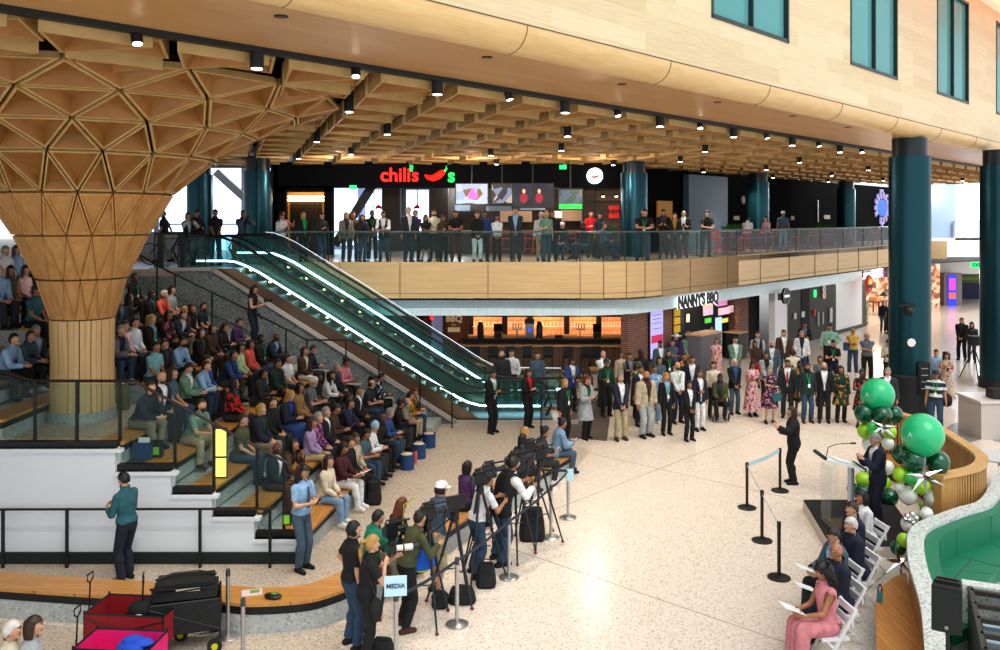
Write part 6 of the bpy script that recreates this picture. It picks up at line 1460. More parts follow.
# loudspeaker
t = thing('loudspeaker', 'black loudspeaker on a pole stand before the green sofa', 'speaker', (4.94, 9.6, 1.50), -.55)
q = MB(); P_ = [(-.15, -.14), (.15, -.14), (.12, .12), (-.12, .12)]; q.prism(P_, .0, .50); obj('cabinet', q, plain('speaker_black', '#131517', .55), t); obj('top_handle', MB().box((0, -.03, .515), (.26, .04, .03)).box((0, .06, .515), (.22, .03, .025)), BLACK, t); obj('grille', MB().box((0, -.146, .25), (.26, .012, .44)), plain('grille', '#1d1f22', .8), t); obj('badge', MB().box((.0, -.155, .06), (.035, .006, .035)), plain('badge_grey', '#8a8a88', .4), t)
t = thing('speaker_stand', 'black pole stand under the loudspeaker at the lower right', 'stand', (4.94, 9.6, 0)); obj('pole', MB().cone((0, 0, .25), (0, 0, 1.50), .025, .02), BLACK, t)
for i in range(3): a = 2.1*i+.4; obj('leg', MB().cone((0, 0, .7), (.45*cos(a), .45*sin(a), .02), .014, .012), BLACK, t)
obj('collar', MB().cone((0, 0, .98), (0, 0, 1.03), .035, .035), plain('collar_red', '#8a2a28', .5), t)
o = obj('antenna_rod', MB().cone((5.15, 9.9, 1.9), (5.6, 10.3, 2.0), .006, .004), BLACK); tag(o, 'thin black rod sticking out behind the loudspeaker', 'rod')
# right edge desk
t = thing('white_counter', 'white counter with a dark item on top at the right edge', 'counter', (*gp(985, 440), 0)); obj('counter_body', MB().box((1.1, .6, .5), (2.4, 1.2, 1.0)), plain('counter_white', '#c4bcb4', .4), t); obj('counter_top', MB().box((1.1, .6, 1.03), (2.5, 1.3, .06)), plain('counter_top_white', '#d8d2cc', .3), t); obj('dark_item', MB().box((.6, .4, 1.2), (.5, .4, .25)), BLACK, t)
t = thing('round_table', 'white round table top just right of the slatted booth', 'table', (*gp(1000, 490), 0)); obj('table_top', MB().lathe((0, 0, .72), [(.55, 0), (.55, .03)], 30), plain('table_white', '#d8dcdc', .3), t); obj('pedestal', MB().cone((0, 0, 0), (0, 0, .72), .05, .04), STEEL, t)
t = thing('tall_tripod', 'black video tripod beside the column at the right edge', 'tripod', (*gp(974, 379), 0))
for i in range(3): a = 2.1*i+.3; obj('leg', MB().cone((0, 0, 1.2), (.5*cos(a), .5*sin(a), 0), .025, .018), BLACK, t)
obj('camera', MB().box((0, 0, 1.45), (.35, .3, .35)).box((0, 0, 1.75), (.25, .1, .2)), BLACK, t)

# ---------------------------------------------------------------- folding chairs
pf_ = None
FW = plain('chair_white', '#e4e6e8', .4)
def fold(x, y, rz, lbl):
    global pf_
    if pf_ is None:
        c = pf_ = thing('folding_chair', lbl, 'chair', (x, y, 0), rz)
        obj('seat', MB().box((0, .02, .42), (.40, .38, .035)), FW, c)
        for sx in (-1, 1): obj('back_frame', MB().bar((sx*.20, -.27, .82), (sx*.20, .22, .0), .03, .035), FW, c); obj('rear_leg', MB().bar((sx*.17, .15, .42), (sx*.17, -.25, .0), .028, .032), FW, c)
        obj('backrest', MB().box((0, -.24, .77), (.40, .03, .10)).box((0, -.215, .62), (.40, .025, .09)), FW, c); obj('stretcher', MB().bar((-.2, .14, .14), (.2, .14, .14), .02, .02).bar((-.17, -.12, .18), (.17, -.12, .18), .02, .02), FW, c)
    else: c = copy_tree(pf_); c.location = (x, y, 0); c.rotation_euler = (0, 0, rz)
    c['label'] = lbl; return c
# ---------------------------------------------------------------- cameras, tripods
RUB = plain('rubber_red', '#7a2026', .6); CAMB = plain('camera_black', '#17191c', .45); LENSG = plain('lens_glass', '#20303c', .08)
TB = plain('tripod_blue_black', '#28343c', .4, .3)
def tripod(px, py, H, lbl, spread=.42, rot=0):
    t = prop('tripod', lbl, 'tripod', px, py)
    for i in range(3):
        a = rot+2*pi*i/3; f = (spread*cos(a), spread*sin(a), .02); m = (spread*.45*cos(a), spread*.45*sin(a), H*.52)
        l = obj('leg', MB().cone((.04*cos(a), .04*sin(a), H-.12), m, .026, .022, 8).cone(m, f, .018, .015, 8), TB, t); obj('foot', MB().ell((f[0], f[1], .02), (.03, .03, .025), 8, 6), RUB, l); obj('clamp', MB().ell(m, (.032, .032, .03), 8, 6), BLACK, l)
    q = MB(); pts_ = [(spread*.4*cos(rot+2*pi*i/3), spread*.4*sin(rot+2*pi*i/3), H*.35) for i in range(3)]
    for p_ in pts_: q.cone((0, 0, H*.36), p_, .01, .01, 5)
    obj('spreader', q, BLACK, t); obj('head', MB().lathe((0, 0, H-.16), [(.05, 0), (.07, .05), (.06, .12), (.08, .15), (.08, .17)], 14), BLACK, t); obj('pan_handle', MB().cone((0, 0, H-.05), (-.35, -.1, H-.3), .012, .014, 6), BLACK, t); obj('drag_ring', MB().lathe((0, 0, H-.17), [(.06, 0), (.06, .025)], 14), RUB, t); return t
def vcam(px, py, z, rz, lbl, L=.55):
    """shoulder video camera pointing along +Y of its own frame"""
    x, y = px, py; t = thing('video_camera', lbl, 'camera', (x, y, z), rz)
    obj('body', MB().box((0, -.02, .13), (.14, L*.6, .22)).box((0, -.02, .26), (.09, L*.5, .05)), CAMB, t); obj('lens', MB().cone((0, L*.28, .14), (0, L*.62, .14), .055, .065, 16).cone((0, L*.62, .14), (0, L*.74, .14), .08, .085, 16), CAMB, t, True); obj('lens_front', MB().cone((0, L*.735, .14), (0, L*.745, .14), .06, .06, 14), LENSG, t)
    obj('viewfinder', MB().box((-.14, .10, .24), (.12, .18, .09)).box((-.07, .10, .26), (.06, .04, .04)), CAMB, t); obj('top_handle', MB().tube([(0, .14, .28), (0, .12, .36), (0, -.12, .36), (0, -.16, .28)], .015, 6), CAMB, t); obj('microphone', MB().cone((.08, .05, .33), (.08, .36, .33), .022, .022, 8), plain('foam_grey', '#2a2c30', .9), t); obj('battery', MB().box((0, -L*.38, .13), (.11, .09, .18)), plain('battery_grey', '#3a3e42', .6), t)
    t.scale = (.74, .74, .74); obj('control_panel', MB().box((-.073, -.02, .12), (.004, .16, .08)), plain('panel_blue', '#4878b0', .4, emit=.3), t); return t
TP = [(428, 622, 1.52, 'tripod carrying the camera of the headphoned operator', .9), (480, 580, 1.60, 'tripod in front of the grey-shirted capped man', .2), (489, 566, 1.55, 'tripod behind the belt, near the black backpack', 1.4), (515, 556, 1.62, 'tripod before the big man in the black vest', .6), (540, 545, 1.58, 'tripod nearest the second farthest steel stanchion', .3), (530, 530, 1.5, 'tripod at the back of the media group', 1.9), (392, 612, 1.15, 'low tripod carrying the green-jacketed cameraman camera', .1), (455, 600, 1.4, 'tripod with a light stand head left of the capped man', 1.2)]
CR = -.95   # cameras look right and away
for i, (px, py, H, l, r) in enumerate(TP):
    t = tripod(px, py, H, l, .45 if H > 1.3 else .34, r)
    if i != 7: vcam(t.location.x, t.location.y, H, CR+.12*sin(i*2), ['black video camera before the headphoned operator', 'video camera in front of the capped man', 'video camera with a blue side panel in the middle of the media group', 'video camera before the big man in the black vest', 'rightmost video camera of the media group', 'rearmost video camera of the media group', 'small video camera of the seated man in green'][i], .6 if i != 6 else .42)
t = prop('monitor', 'field monitor on the light stand left of the middle cameras', 'screen', 455, 600, 1.4 if 0 else 0); t.location.z = 1.42; obj('monitor_case', MB().box((0, 0, .12), (.34, .05, .22), rz=.5), CAMB, t); obj('monitor_face', MB().box((-.02, -.03, .12), (.3, .01, .18), rz=.5), plain('monitor_grey', '#6a7a84', .3, emit=.2), t)
t = prop('cable_coil', 'yellow-green cable coil hanging on the operator tripod', 'cable', 421, 600); t.location.z = .62; q = MB()
for i in range(4): q.tube([((.15+.012*i)*cos(a), .012*i, (.17+.01*i)*sin(a)) for a in [2*pi*k/18 for k in range(18)]], .009, 5, True)
obj('coil', q, plain('cable_lime', '#b8c83a', .5), t); obj('hanging_cable', MB().tube([(0, 0, .15), (-.30, .1, .5), (-.28, .1, .85), (-.1, 0, 1.0)], .012, 6), plain('cable_lime', '#b8c83a', .5), t)
t = prop('rain_cover', 'bright blue cloth draped behind the operator camera', 'cloth', 418, 622); t.location.z = .98; q = MB(); q.lathe((0, .1, 0), [(.25, -.16), (.24, 0), (.17, .08), (.02, .12)], 18); obj('cloth', q, plain('cloth_blue', '#1458c0', .8), t, True); obj('tag', MB().box((-.05, -.15, .0), (.09, .01, .14)), PAPER, t)
def bag(px, py, lbl, w=.4, h=.3, mat=None, name='camera_bag', z=0, cat='bag', d=.28, rz=0):
    t = prop(name, lbl, cat, px, py, z, rz); q = MB(); R = []
    for i in range(7):
        k = i/6; s = (1-.25*k*k)*(1 if i else .9); R.append([(w/2*s*np.sign(cos(a))*abs(cos(a))**.6, d/2*s*np.sign(sin(a))*abs(sin(a))**.6, h*k) for a in [2*pi*j/20 for j in range(20)]])
    q.rings(R); obj('bag_body', q, mat or plain('bag_black', '#15171a', .8), t, True); obj('strap', MB().tube([(-w*.3, 0, h*.95), (-w*.2, 0, h*1.25), (w*.2, 0, h*1.2), (w*.3, 0, h*.9)], .012, 6), BLACK, t); obj('pocket', MB().box((0, -d*.46, h*.38), (w*.6, .05, h*.5)), mat or plain('bag_black2', '#1d2024', .8), t); return t
bag(462, 602, 'black camera bag on the floor behind the nearest steel stanchion', .45, .22)
bag(440, 606, 'black bag at the feet of the capped man', .26, .2)
bag(486, 586, 'black backpack on the floor under the middle cameras', .34, .36, name='backpack')
bag(532, 540, 'black box bag among the far tripods', .5, .6, d=.3, name='backpack')
bag(382, 655, 'black bag on the floor beside the media sign', .35, .2)
bag(565, 466, 'sage green backpack beside the denim jacketed person', .32, .5, plain('backpack_green', '#2f5a4a', .8), 'backpack')
bag(374, 504, 'black backpack on the floor between front row feet', .32, .48, None, 'backpack')
bag(122, 409, 'olive backpack standing on the landing behind the tree column', .32, .5, plain('backpack_olive', '#6a6a2c', .8), 'backpack', 2.06)
for px, py, l in ((407, 469, 'nearest'), (419, 458, 'middle'), (429, 447, 'farthest')):
    t = prop('round_bin', l+' of the three blue cylindrical tote bags before the front row', 'bag', px, py); obj('tote_body', MB().lathe((0, 0, 0), [(.17, 0), (.18, .36), (.165, .36)], 20), plain('tote_blue', '#1e4272', .7), t, True); obj('rim', MB().tube([(.175*cos(2*pi*i/18), .175*sin(2*pi*i/18), .36) for i in range(18)], .012, 5, True), plain('tote_rim', '#16305a', .7), t); obj('contents', MB().ell((0, 0, .34), (.15, .15, .06)), plain('tote_contents', '#c8b8a8', .8), t)
t = prop('drink_bottle', 'coral drink bottle between the blue tote bags', 'bottle', 415.5, 463); obj('body', MB().lathe((0, 0, 0), [(.04, 0), (.045, .26), (.03, .30)], 14), plain('bottle_coral', '#c85a5a', .4), t, True); obj('cap', MB().cone((0, 0, .3), (0, 0, .34), .025, .025), BLACK, t)
# lit panel by the rail
t = thing('lit_panel', 'bright yellow lit panel standing behind the glass guard', 'light', (-5.12, 15.95, 1.26)); obj('panel_face', MB().box((0, 0, .47), (.19, .04, .86)), plain('panel_yellow', '#ffe86a', .5, emit=1.6), t); obj('panel_frame', MB().box((0, .03, .47), (.22, .03, .92)).box((0, -.02, .40), (.2, .05, .03)), BLACK, t)
for px, py, k, l in ((160, 452, 2.06-.4, 'blue'), (157, 452, 0, '')):
    pass
t = thing('drinks_can_pack', 'black and lime carrier bag on the step between the seated men', 'bag', (*gp(157, 457, 1.66), 1.66)); obj('bag_body', MB().prism([(-.1, -.07), (.1, -.07), (.1, .07), (-.1, .07)], 0, .3), BLACK, t); obj('lime_print', MB().box((0, -.075, .13), (.13, .01, .14)), plain('lime_print', '#86c83a', .5), t)
t = thing('tote_bag', 'navy tote bag with papers on the step behind the glass', 'bag', (*gp(143, 459, 1.66), 1.66)); obj('bag_body', MB().prism([(-.16, -.08), (.16, -.08), (.16, .08), (-.16, .08)], 0, .3), plain('tote_navy', '#24446a', .7), t); obj('papers', MB().box((.02, 0, .33), (.2, .02, .12)), PAPER, t)
# ---------------------------------------------------------------- wagons
def wagon(x, y, rz, lbl, fab, L=1.05, W=.6, zb=.28, zt=.66, z=0):
    t = thing('folding_wagon', lbl, 'wagon', (x, y, z), rz); th = .02
    q = MB(); q.box((0, 0, zb), (L, W, .03)).box((0, -W/2, (zb+zt)/2), (L, th, zt-zb)).box((0, W/2, (zb+zt)/2), (L, th, zt-zb)).box((-L/2, 0, (zb+zt)/2), (th, W, zt-zb)).box((L/2, 0, (zb+zt)/2), (th, W, zt-zb)); obj('fabric_tub', q, fab, t)
    q = MB()
    for sy in (-1, 1): q.tube([(-L/2, sy*W/2, zt), (L/2, sy*W/2, zt)], .014, 6).tube([(-L/2, sy*(W/2+.015), zb), (L/2, sy*(W/2+.015), zt-.05)], .009, 5).tube([(-L/2, sy*(W/2+.015), zt-.05), (L/2, sy*(W/2+.015), zb)], .009, 5)
    for sx in (-1, 1):
        q.tube([(sx*L/2, -W/2, zt), (sx*L/2, W/2, zt)], .014, 6)
        for sy in (-1, 1): q.tube([(sx*L/2, sy*W/2, .16), (sx*L/2, sy*W/2, zt+.04)], .014, 6)
    obj('frame', q, BLACK, t)
    for sx in (-1, 1):
        for sy in (-1, 1): w = obj('wheel', MB().cone((sx*L*.42, sy*(W/2+.05), .10), (sx*L*.42, sy*(W/2+.10), .10), .10, .10, 18), plain('tyre', '#1a1a1a', .7), t); obj('hub', MB().cone((sx*L*.42, sy*(W/2+.04), .10), (sx*L*.42, sy*(W/2+.11), .10), .045, .045, 12), plain('hub_yellow', '#c8c020', .5), w)
    obj('pull_handle', MB().tube([(-L/2, 0, .25), (-L/2-.12, 0, .55), (-L/2-.10, 0, .95), (-L/2-.10, -.07, 1.0), (-L/2-.10, -.07, 1.08), (-L/2-.10, .07, 1.08), (-L/2-.10, .07, 1.0), (-L/2-.10, 0, .95)], .012, 6), BLACK, t); return t
wagon(-5.05, 12.05, -.10, 'red fabric folding wagon beside the black one', plain('fabric_red', '#8f1420', .7, noise=.15), 1.12, .62)
wagon(-4.80, 11.02, -.08, 'bright pink fabric folding wagon at the bottom edge', plain('fabric_pink', '#e0187c', .7, noise=.1), .95, .55, .3, .68)
t = wagon(-4.42, 12.25, .30, 'black fabric folding wagon with folded gear piled on top', plain('fabric_black', '#16191b', .7, noise=.2), .92, .5, .3, .72)
t = thing('folded_wagon', 'folded black wagon lying on top of the black wagon', 'wagon', (-4.42, 12.25, .74), .26); t.scale = (.9, .9, .85)
obj('folded_frame', MB().box((0, 0, .07), (.95, .5, .13)).box((0, .02, .20), (.85, .42, .10)), plain('fabric_black', '#16191b', .7, noise=.2), t); obj('cross_bars', MB().bar((-.5, -.26, .12), (.5, -.26, .2), .03, .03).bar((-.5, -.28, .24), (.5, -.22, .14), .03, .03).tube([(-.45, 0, .27), (-.2, .1, .31), (.2, .1, .31), (.45, 0, .28)], .02, 6), BLACK, t); obj('printed_strap', MB().box((.05, -.27, .17), (.35, .008, .05)), plain('strap_print', '#b0a898', .7), t)
t = thing('blue_cloth', 'crumpled royal blue cloth lying in the pink wagon', 'cloth', (-4.55, 11.0, .36)); q = MB(); 
for i in range(9): q.ell((random.uniform(-.18, .2), random.uniform(-.16, .16), .26+random.uniform(-.05, .05)), (.15, .10, .06), 10, 6)
obj('folds', q, plain('cloth_royal', '#1a4fc0', .8), t, True)
t = thing('black_bag', 'black bag with a white mark lying inside the red wagon', 'bag', (-4.95, 12.12, .42)); q = MB().ell((0, 0, .14), (.24, .16, .16), 16, 10); obj('bag_body', q, plain('bag_black', '#15171a', .8), t, True); obj('white_mark', MB().prism([(-.05, -.17), (.03, -.17), (-.01, -.16)], .12, .16), PAPER, t)
# ---------------------------------------------------------------- the people
def face(x, y, tx, ty): return atan2(ty-y, tx-x)-pi/2
random.seed(11)
def parse(s):
    a = s.split(); return float(a[0]), float(a[1]), a[2], a[3], a[4], a[5], a[6], ' '.join(a[7:])
# bleacher audience: px, head top py, pose, skin, hair, top, bottom, extras
AUD = """2 229 lap l short.gr shirt.white tr.charcoal
13 233 lap l long.br shirt.light_blue tr.denim
8 248 lap m long.bk sleeveless.olive tr.black
22 265 lap l long.br shirt.pale_pink tr.denim
30 271 lap l long.db tee.black tr.black
1 281 lap l bald.br shirt.light_blue tr.charcoal
28 280 lap m cap.black tee.teal tr.black
11 298 lap l short.br shirt.mustard tr.black stripewhite
38 296 lap l long.db jacket.black.black tr.black ln
32 316 lap l short.gr jacket.charcoal.light_blue tr.black
41 337 lean l short.gr jacket.grey.navy tr.denim ws
20 342 lean l short.br shirt.slate tr.charcoal gl ws
3 347 lean l short.db shirt.light_blue tr.black
47 328 lap l long.br shirt.pale_pink tr.charcoal
132 270 lap d short.bk shirt.black tr.black ln
156 282 lean l short.wh shirt.salmon tr.charcoal
125 287 lap m hijab.black shirt.black tr.black
119 305 lap m short.br jacket.navy.slate tr.navy
155 301 lap d short.bk jacket.black.teal tr.black
169 297 lap l bob.br tee.lightgrey tr.charcoal
181 298 lap l bob.bl shirt.maroon tr.black
200 311 lap l short.br tee.navy tr.denim gl bd
177 318 lean l short.br jacket.navy.white tr.khaki
188 315 lap l curly.br sleeveless.black tr.black
130 328 lap l bun.br shirt.white tr.denim floralblue
148 323 lap l curly.bl jacket.black.light_blue tr.black ln
166 324 lap m long.bk shirt.black tr.black floralpink
198 333 lap l long.br jacket.black.olive tr.black
210 336 lap l long.br shirt.brown tr.brown
219 330 text l long.br shirt.black tr.denim
139 347 lap m short.bk tee.pale_teal tr.denim
159 341 lap l short.br jacket.black.charcoal tr.black gl
174 340 lean m short.bk shirt.light_blue tr.black bd
203 359 lap l short.br shirt.blue tr.black
195 364 lean l short.br shirt.light_blue tr.denim
185 379 read l short.bk jacket.sage.white tr.black
169 379 lap l long.br tee.slate tr.denim
157 386 lap l bald.gr jacket.navy.white tr.navy bd
139 394 chin l short.br shirt.navy tr.stone
224 350 lean m short.bk vest.navy.blue tr.olive
192 419 lean l short.br tee.sage tr.khaki bs bd
233 327 text l short.br shirt.purple tr.charcoal
237 347 lap m long.bk shirt.pale_green tr.black
247 345 lap m bob.bk jacket.coral.coral tr.denim
258 343 lap d short.bk jacket.black.forest tr.denim ln
268 336 lean d bald.bk jacket.navy.light_blue tr.navy
286 371 lap l bun.br tee.white tr.charcoal
275 376 lap m short.bk jacket.forest.black tr.black
257 385 text m bob.bk shirt.charcoal tr.charcoal
306 365 text l short.wh tee.grey tr.charcoal bd
315 364 lap d bun.bk tee.black tr.black
323 357 lean m curly.bk shirt.white tr.charcoal
322 388 lap l short.gr jacket.black.white tr.black tie_slate
231 394 lap m hijab.black shirt.black tr.charcoal plaidred
269 410 lap l short.br shirt.black tr.charcoal
283 403 text l long.bl jacket.navy.royal_blue sk.blue
297 396 lap m long.bk jacket.tan.tan tr.black
308 392 lap m long.br shirt.lilac tr.khaki
239 427 lap l short.br tee.olive tr.denim gl
257 424 lap l bob.bl jacket.navy.forest tr.stone
282 449 chin m long.bk shirt.brown tr.stone
273 455 lap d bald.bk jacket.navy.white tr.brown bs
311 428 lap l bob.gr shirt.purple tr.navy floralpurple
326 464 lap l long.br shirt.cream tr.light_denim ws
340 457 read m long.bk shirt.maroon tr.white ws
334 351 lap l short.gr jacket.navy.slate tr.navy
365 366 text l fringe.br tee.charcoal tr.denim
354 369 lap m short.bk jacket.black.white tr.black
345 377 lap d short.bk jacket.navy.navy tr.black
340 384 lean m short.bk jacket.navy.blue tr.black
329 388 text m short.bk shirt.brown tr.black
381 385 text m short.bk shirt.navy tr.black floralblue
385 381 lap d curly.bk shirt.black tr.black
394 382 text m cap.black shirt.black tr.charcoal
367 396 text l beanie.light_blue shirt.white tr.charcoal
376 403 text d bald.bk shirt.black tr.black
343 408 lap l bun.db jacket.black.black tr.black
352 406 lap m long.br vest.beige.beige tr.black
418 391 text l curly.au jacket.brown.mustard tr.denim bs
408 404 text l bob.br shirt.mustard tr.khaki
397 416 lean l fringe.gr jacket.stone.sage tr.black
402 409 text m bun.bk shirt.pink tr.black
384 425 text l bob.gr shirt.blue tr.denim
369 429 text l short.br shirt.navy tr.charcoal
360 437 text m short.bk tee.slate tr.denim
350 445 lap l long.br jacket.brown.cream tr.white ws"""
HS_ = .885
def seat_at(px, hy, k):
    best = None
    for i in range(0, 88):
        Y = 15.85+i*.095
        if k <= 5 or Y > 18.8: xe = XK(k, Y)
        else: xe = -8.82-.83*(k-6)
        X = xe-.24; p = 500+870*X/Y; h2 = 220-870*(ZK(k)+HS_-6)/Y; c_ = abs(p-px)+.8*abs(h2-hy)
        if best is None or c_ < best[0]: best = (c_, X, Y)
    e, X, Y = best; hy2 = 220-870*(ZK(k)+HS_-6)/Y
    return (e, X, Y, k, e, hy2)
taken = []
rowname = ['', 'front', 'second', 'third', 'fourth', 'fifth', 'sixth', 'seventh', 'eighth', 'ninth', 'tenth', 'top']
PH = plain('phone_black', '#101216', .3); PHS = plain('phone_screen', '#a8c0d8', .3, emit=.4)
def phone_for(o, pose, lbl):
    B = body(pose); P = B['P']; a = Vector(P['w'][0]); b = Vector(P['w'][1]); c = (a+b)/2+Vector((0, .11, .05))
    M_ = Matrix.Rotation(o.rotation_euler.z, 3, 'Z'); s = o.scale; w = M_ @ Vector((c.x*s.x, c.y*s.y, c.z*s.z))+o.location
    t = thing('smartphone', lbl, 'phone', w, o.rotation_euler.z); q = MB().box((0, 0, 0), (.075, .009, .15), M=Matrix.Rotation(-.6, 3, 'X')); obj('phone_case', q, PH, t); obj('phone_face', MB().box((0, -.006, -.001), (.066, .003, .135), M=Matrix.Rotation(-.6, 3, 'X')), PHS, t); return t
def paper_for(o, pose, lbl):
    B = body(pose); P = B['P']; a = Vector(P['w'][0]); b = Vector(P['w'][1]); c = (a+b)/2+Vector((0, .13, .07)); M_ = Matrix.Rotation(o.rotation_euler.z, 3, 'Z'); s = o.scale; w = M_ @ Vector((c.x*s.x, c.y*s.y, c.z*s.z))+o.location
    t = thing('paper_sheet', lbl, 'paper', w, o.rotation_euler.z); obj('sheet', MB().box((0, 0, 0), (.24, .004, .31), M=Matrix.Rotation(-1.2, 3, 'X')), PAPER, t); return t
HOLD = []
for ln_ in AUD.split('\n'):
    px, hy, pose, sk, hr, tp, bt, ex = parse(ln_)
    c = sorted(seat_at(px, hy, k) for k in range(1, 12))
    pick = None
    for s in c:
        if all((s[1]-q[0])**2+(s[2]-q[1])**2 > .40**2 for q in taken): pick = s; break
        # nudge along the row
        for dY in (.12, -.12, .24, -.24, .36, -.36, .48, -.48):
            Y = s[2]+dY
            if not (15.8 < Y < 24.15): continue
            X = (XK(s[3], Y) if (s[3] <= 5 or Y > 18.8) else -8.82-.83*(s[3]-6))-.24
            if all((X-q[0])**2+(Y-q[1])**2 > .40**2 for q in taken): pick = (s[0], X, Y, s[3], s[4], s[5]); break
        if pick: break
    _, X, Y, k, e, hy2 = pick; taken.append((X, Y))
    if (X-TC[0])**2+(Y-TC[1])**2 < .9: continue
    rz = -pi/2-.13+random.uniform(-.22, .15)
    if hy > 400 or px < 60: rz -= .12
    o = person(pose, (X, Y, ZK(k)+.01), rz, sk, hr, tp, bt, ex, 'seated in the %s row' % rowname[k], random.uniform(1.68, 1.78), 'spectators seated on the bleachers')
    if pose == 'text' or (pose == 'read'): HOLD.append((o, pose))
# standing crowd
def at_head(px, hy, H, z0=0): Y = 870*(6-z0-H)/(hy-220); return ((px-500)/870*Y, Y)
CROWD = """491 370 phone m short.bk jacket.black.white tr.black ln 1.77
527 369 phone l curly.br jacket.black.red tr.black - 1.70
564 379 side l long.bl jacket.black.black tr.black ln 1.70
585 376 phone l bob.au coat.lightgrey.black tr.black ln 1.72
537 352 side l short.br jacket.slate.slate tr.charcoal - 1.78
502 351 side l bald.gr jacket.charcoal.charcoal tr.black bd 1.76
512 349 walk l short.br shirt.white tr.black - 1.76
571 358 phone m bob.bk jacket.blue.white tr.black - 1.68
603 351 fold l bald.br shirt.white tr.charcoal - 1.78
606 359 cup m cap.charcoal shirt.forest tr.black ln 1.74
620.5 351.5 side m long.bk shirt.beige tr.black - 1.68
629 353 fold m short.bk vest.black.grey tr.black - 1.72
641 352 side d cap.black shirt.black tr.black - 1.78
638 362 side m cap.olive tee.olive tr.black camo 1.70
620 374 clasp l short.gr jacket.navy.white tr.khaki bs 1.80
640 366 side m short.br jacket.navy.white tr.navy - 1.74
645 371 side m bald.gr jacket.beige.maroon tr.lightgrey bd,tie_maroon,big 1.82
660 341 side m short.bk jacket.slate.white tr.slate bd 1.76
659 357 side l long.br tee.slate tr.denim gl 1.66
668 350 side l long.bk tee.black tr.black ln,gl 1.68
672.5 340 fold l bun.br tee.slate tr.slate gl 1.66
676 334 side l cowboy.white jacket.purple.navy tr.navy - 1.76
688 332 clasp l cap.stone shirt.sage tr.khaki - 1.80
684 353 side m short.br tee.black tr.black floralgreen 1.74
677 362 clasp l bald.br shirt.white tr.navy ln,bd 1.80
692 356 side m short.bk jacket.navy.white tr.navy - 1.84
654 367 cup m short.br shirt.light_denim tr.light_denim floralblue,ws 1.72
666 373 side l curly.bl jacket.black.light_blue tr.black ln 1.72
688.5 381 clasp m long.bk jacket.black.white tr.black - 1.62
699 370 cup m bun.br jacket.navy.white tr.white - 1.72
711.5 327 phone m bald.bk shirt.light_blue tr.navy ln 1.78
716.5 338 clasp l bob.au dress.pale_pink no.x floralpeach 1.70
713 362 side l bob.db shirt.cream tr.black - 1.66
735 337 clasp l short.br jacket.sage.white tr.sage - 1.80
734 359 clasp l bob.wh jacket.black.blue tr.slate - 1.70
752 361 phone m long.bk maxi.pale_pink no.x floralpink,gl 1.68
755.5 341 clasp m bun.bk shirt.brown sk.red - 1.66
757.5 332 side l short.br vest.navy.lightgrey tr.charcoal - 1.82
766 352 clasp m bun.bk jacket.lightgrey.black tr.black - 1.70
769.6 367 fold l long.gr dress.navy no.x floralpurple,sl 1.66
772 341 side l bald.br jacket.slate.white tr.slate bd 1.76
783.5 330 side l short.br jacket.brown.white tr.charcoal - 1.86
787.5 360 side m short.bk jacket.charcoal.white tr.charcoal tie_red 1.74
793 349 fold d fringe.bk shirt.cream tr.khaki gl 1.74
799.5 362 side d bun.bk dress.forest no.x floralgreen 1.66
801.5 331 side l short.gr jacket.white.navy tr.denim - 1.80
804.5 322 phone m short.bk jacket.black.grey tr.black - 1.80
807 363 side m short.bk vest.forest.navy tr.denim ln,bd,bs 1.76
829.5 324.5 hip m short.bk shirt.mint tr.black ln,big 1.82
833 340 read l short.bk tee.black tr.navy ln 1.76
820 356 side l bob.br tee.grey tr.charcoal - 1.60
824 364 side l bald.gr jacket.black.white tr.black gl,bd 1.78
840.5 366 cup m long.bk coat.forest.forest tr.black floralgreen 1.66
862 369 cup d bun.bk dress.black no.x floralpeach 1.68
853 328 fold m bald.br shirt.yellow tr.denim ws 1.82
867 333 fold l fringe.gr tee.grey tr.black gl 1.84
888 340 read l bun.br shirt.cream tr.black - 1.70
888 368 side l short.gr jacket.charcoal.white tr.charcoal - 1.76
946 352 phone l curly.br maxi.beige no.x floralpeach 1.70
936 351 side l short.br shirt.light_blue tr.navy - 1.70
962 318 clasp l short.br jacket.black.charcoal tr.black - 1.80
972 322 phone l long.br shirt.charcoal tr.navy - 1.70
883 301 side l bob.bl shirt.navy tr.slate - 1.68
890 302 side m long.bk maxi.black no.x - 1.68"""
tk2 = []
CN = {'standing in the crowd': 0}
for ln_ in CROWD.split('\n'):
    a = ln_.split(); H = float(a[-1]); px, hy = float(a[0]), float(a[1]); pose = a[2]; ex = ' '.join(a[7].split(',')) if a[7] != '-' else ''
    if pose == 'read': pose = 'phone'
    X, Y = at_head(px, hy, H)
    for _ in range(6):
        for q in tk2:
            d = sqrt((X-q[0])**2+(Y-q[1])**2)
            if d < .50: Y += .15; X = (px-500)/870*Y
    tk2.append((X, Y)); rz = face(X, Y, 6.5, 15)+random.uniform(-.25, .25)
    if px < 600 and hy > 365: rz = face(X, Y, 9, 16)
    if px in (962, 972, 883, 890, 502, 512): rz = face(X, Y, 0, 0)+(random.uniform(-.5, .5))
    wh = 'at the front of the crowd' if hy > 366 else ('in the middle of the crowd' if hy > 349 else 'at the back of the crowd')
    if px > 900: wh = 'standing beyond the thick column'
    if px in (883, 890): wh = 'standing inside the bright store'
    if px < 600: wh = 'standing by the escalator foot' if hy > 365 else 'standing before the barbecue bar'
    ph = None
    if px == 962: ph = 'person in black jacket and trousers beside the long haired one near the right column'
    o = person(pose, (X, Y, 0), rz, a[3], a[4], a[5], a[6], ex, wh, H, 'standing spectators on the main floor', ph)
    if pose == 'phone': HOLD.append((o, pose))
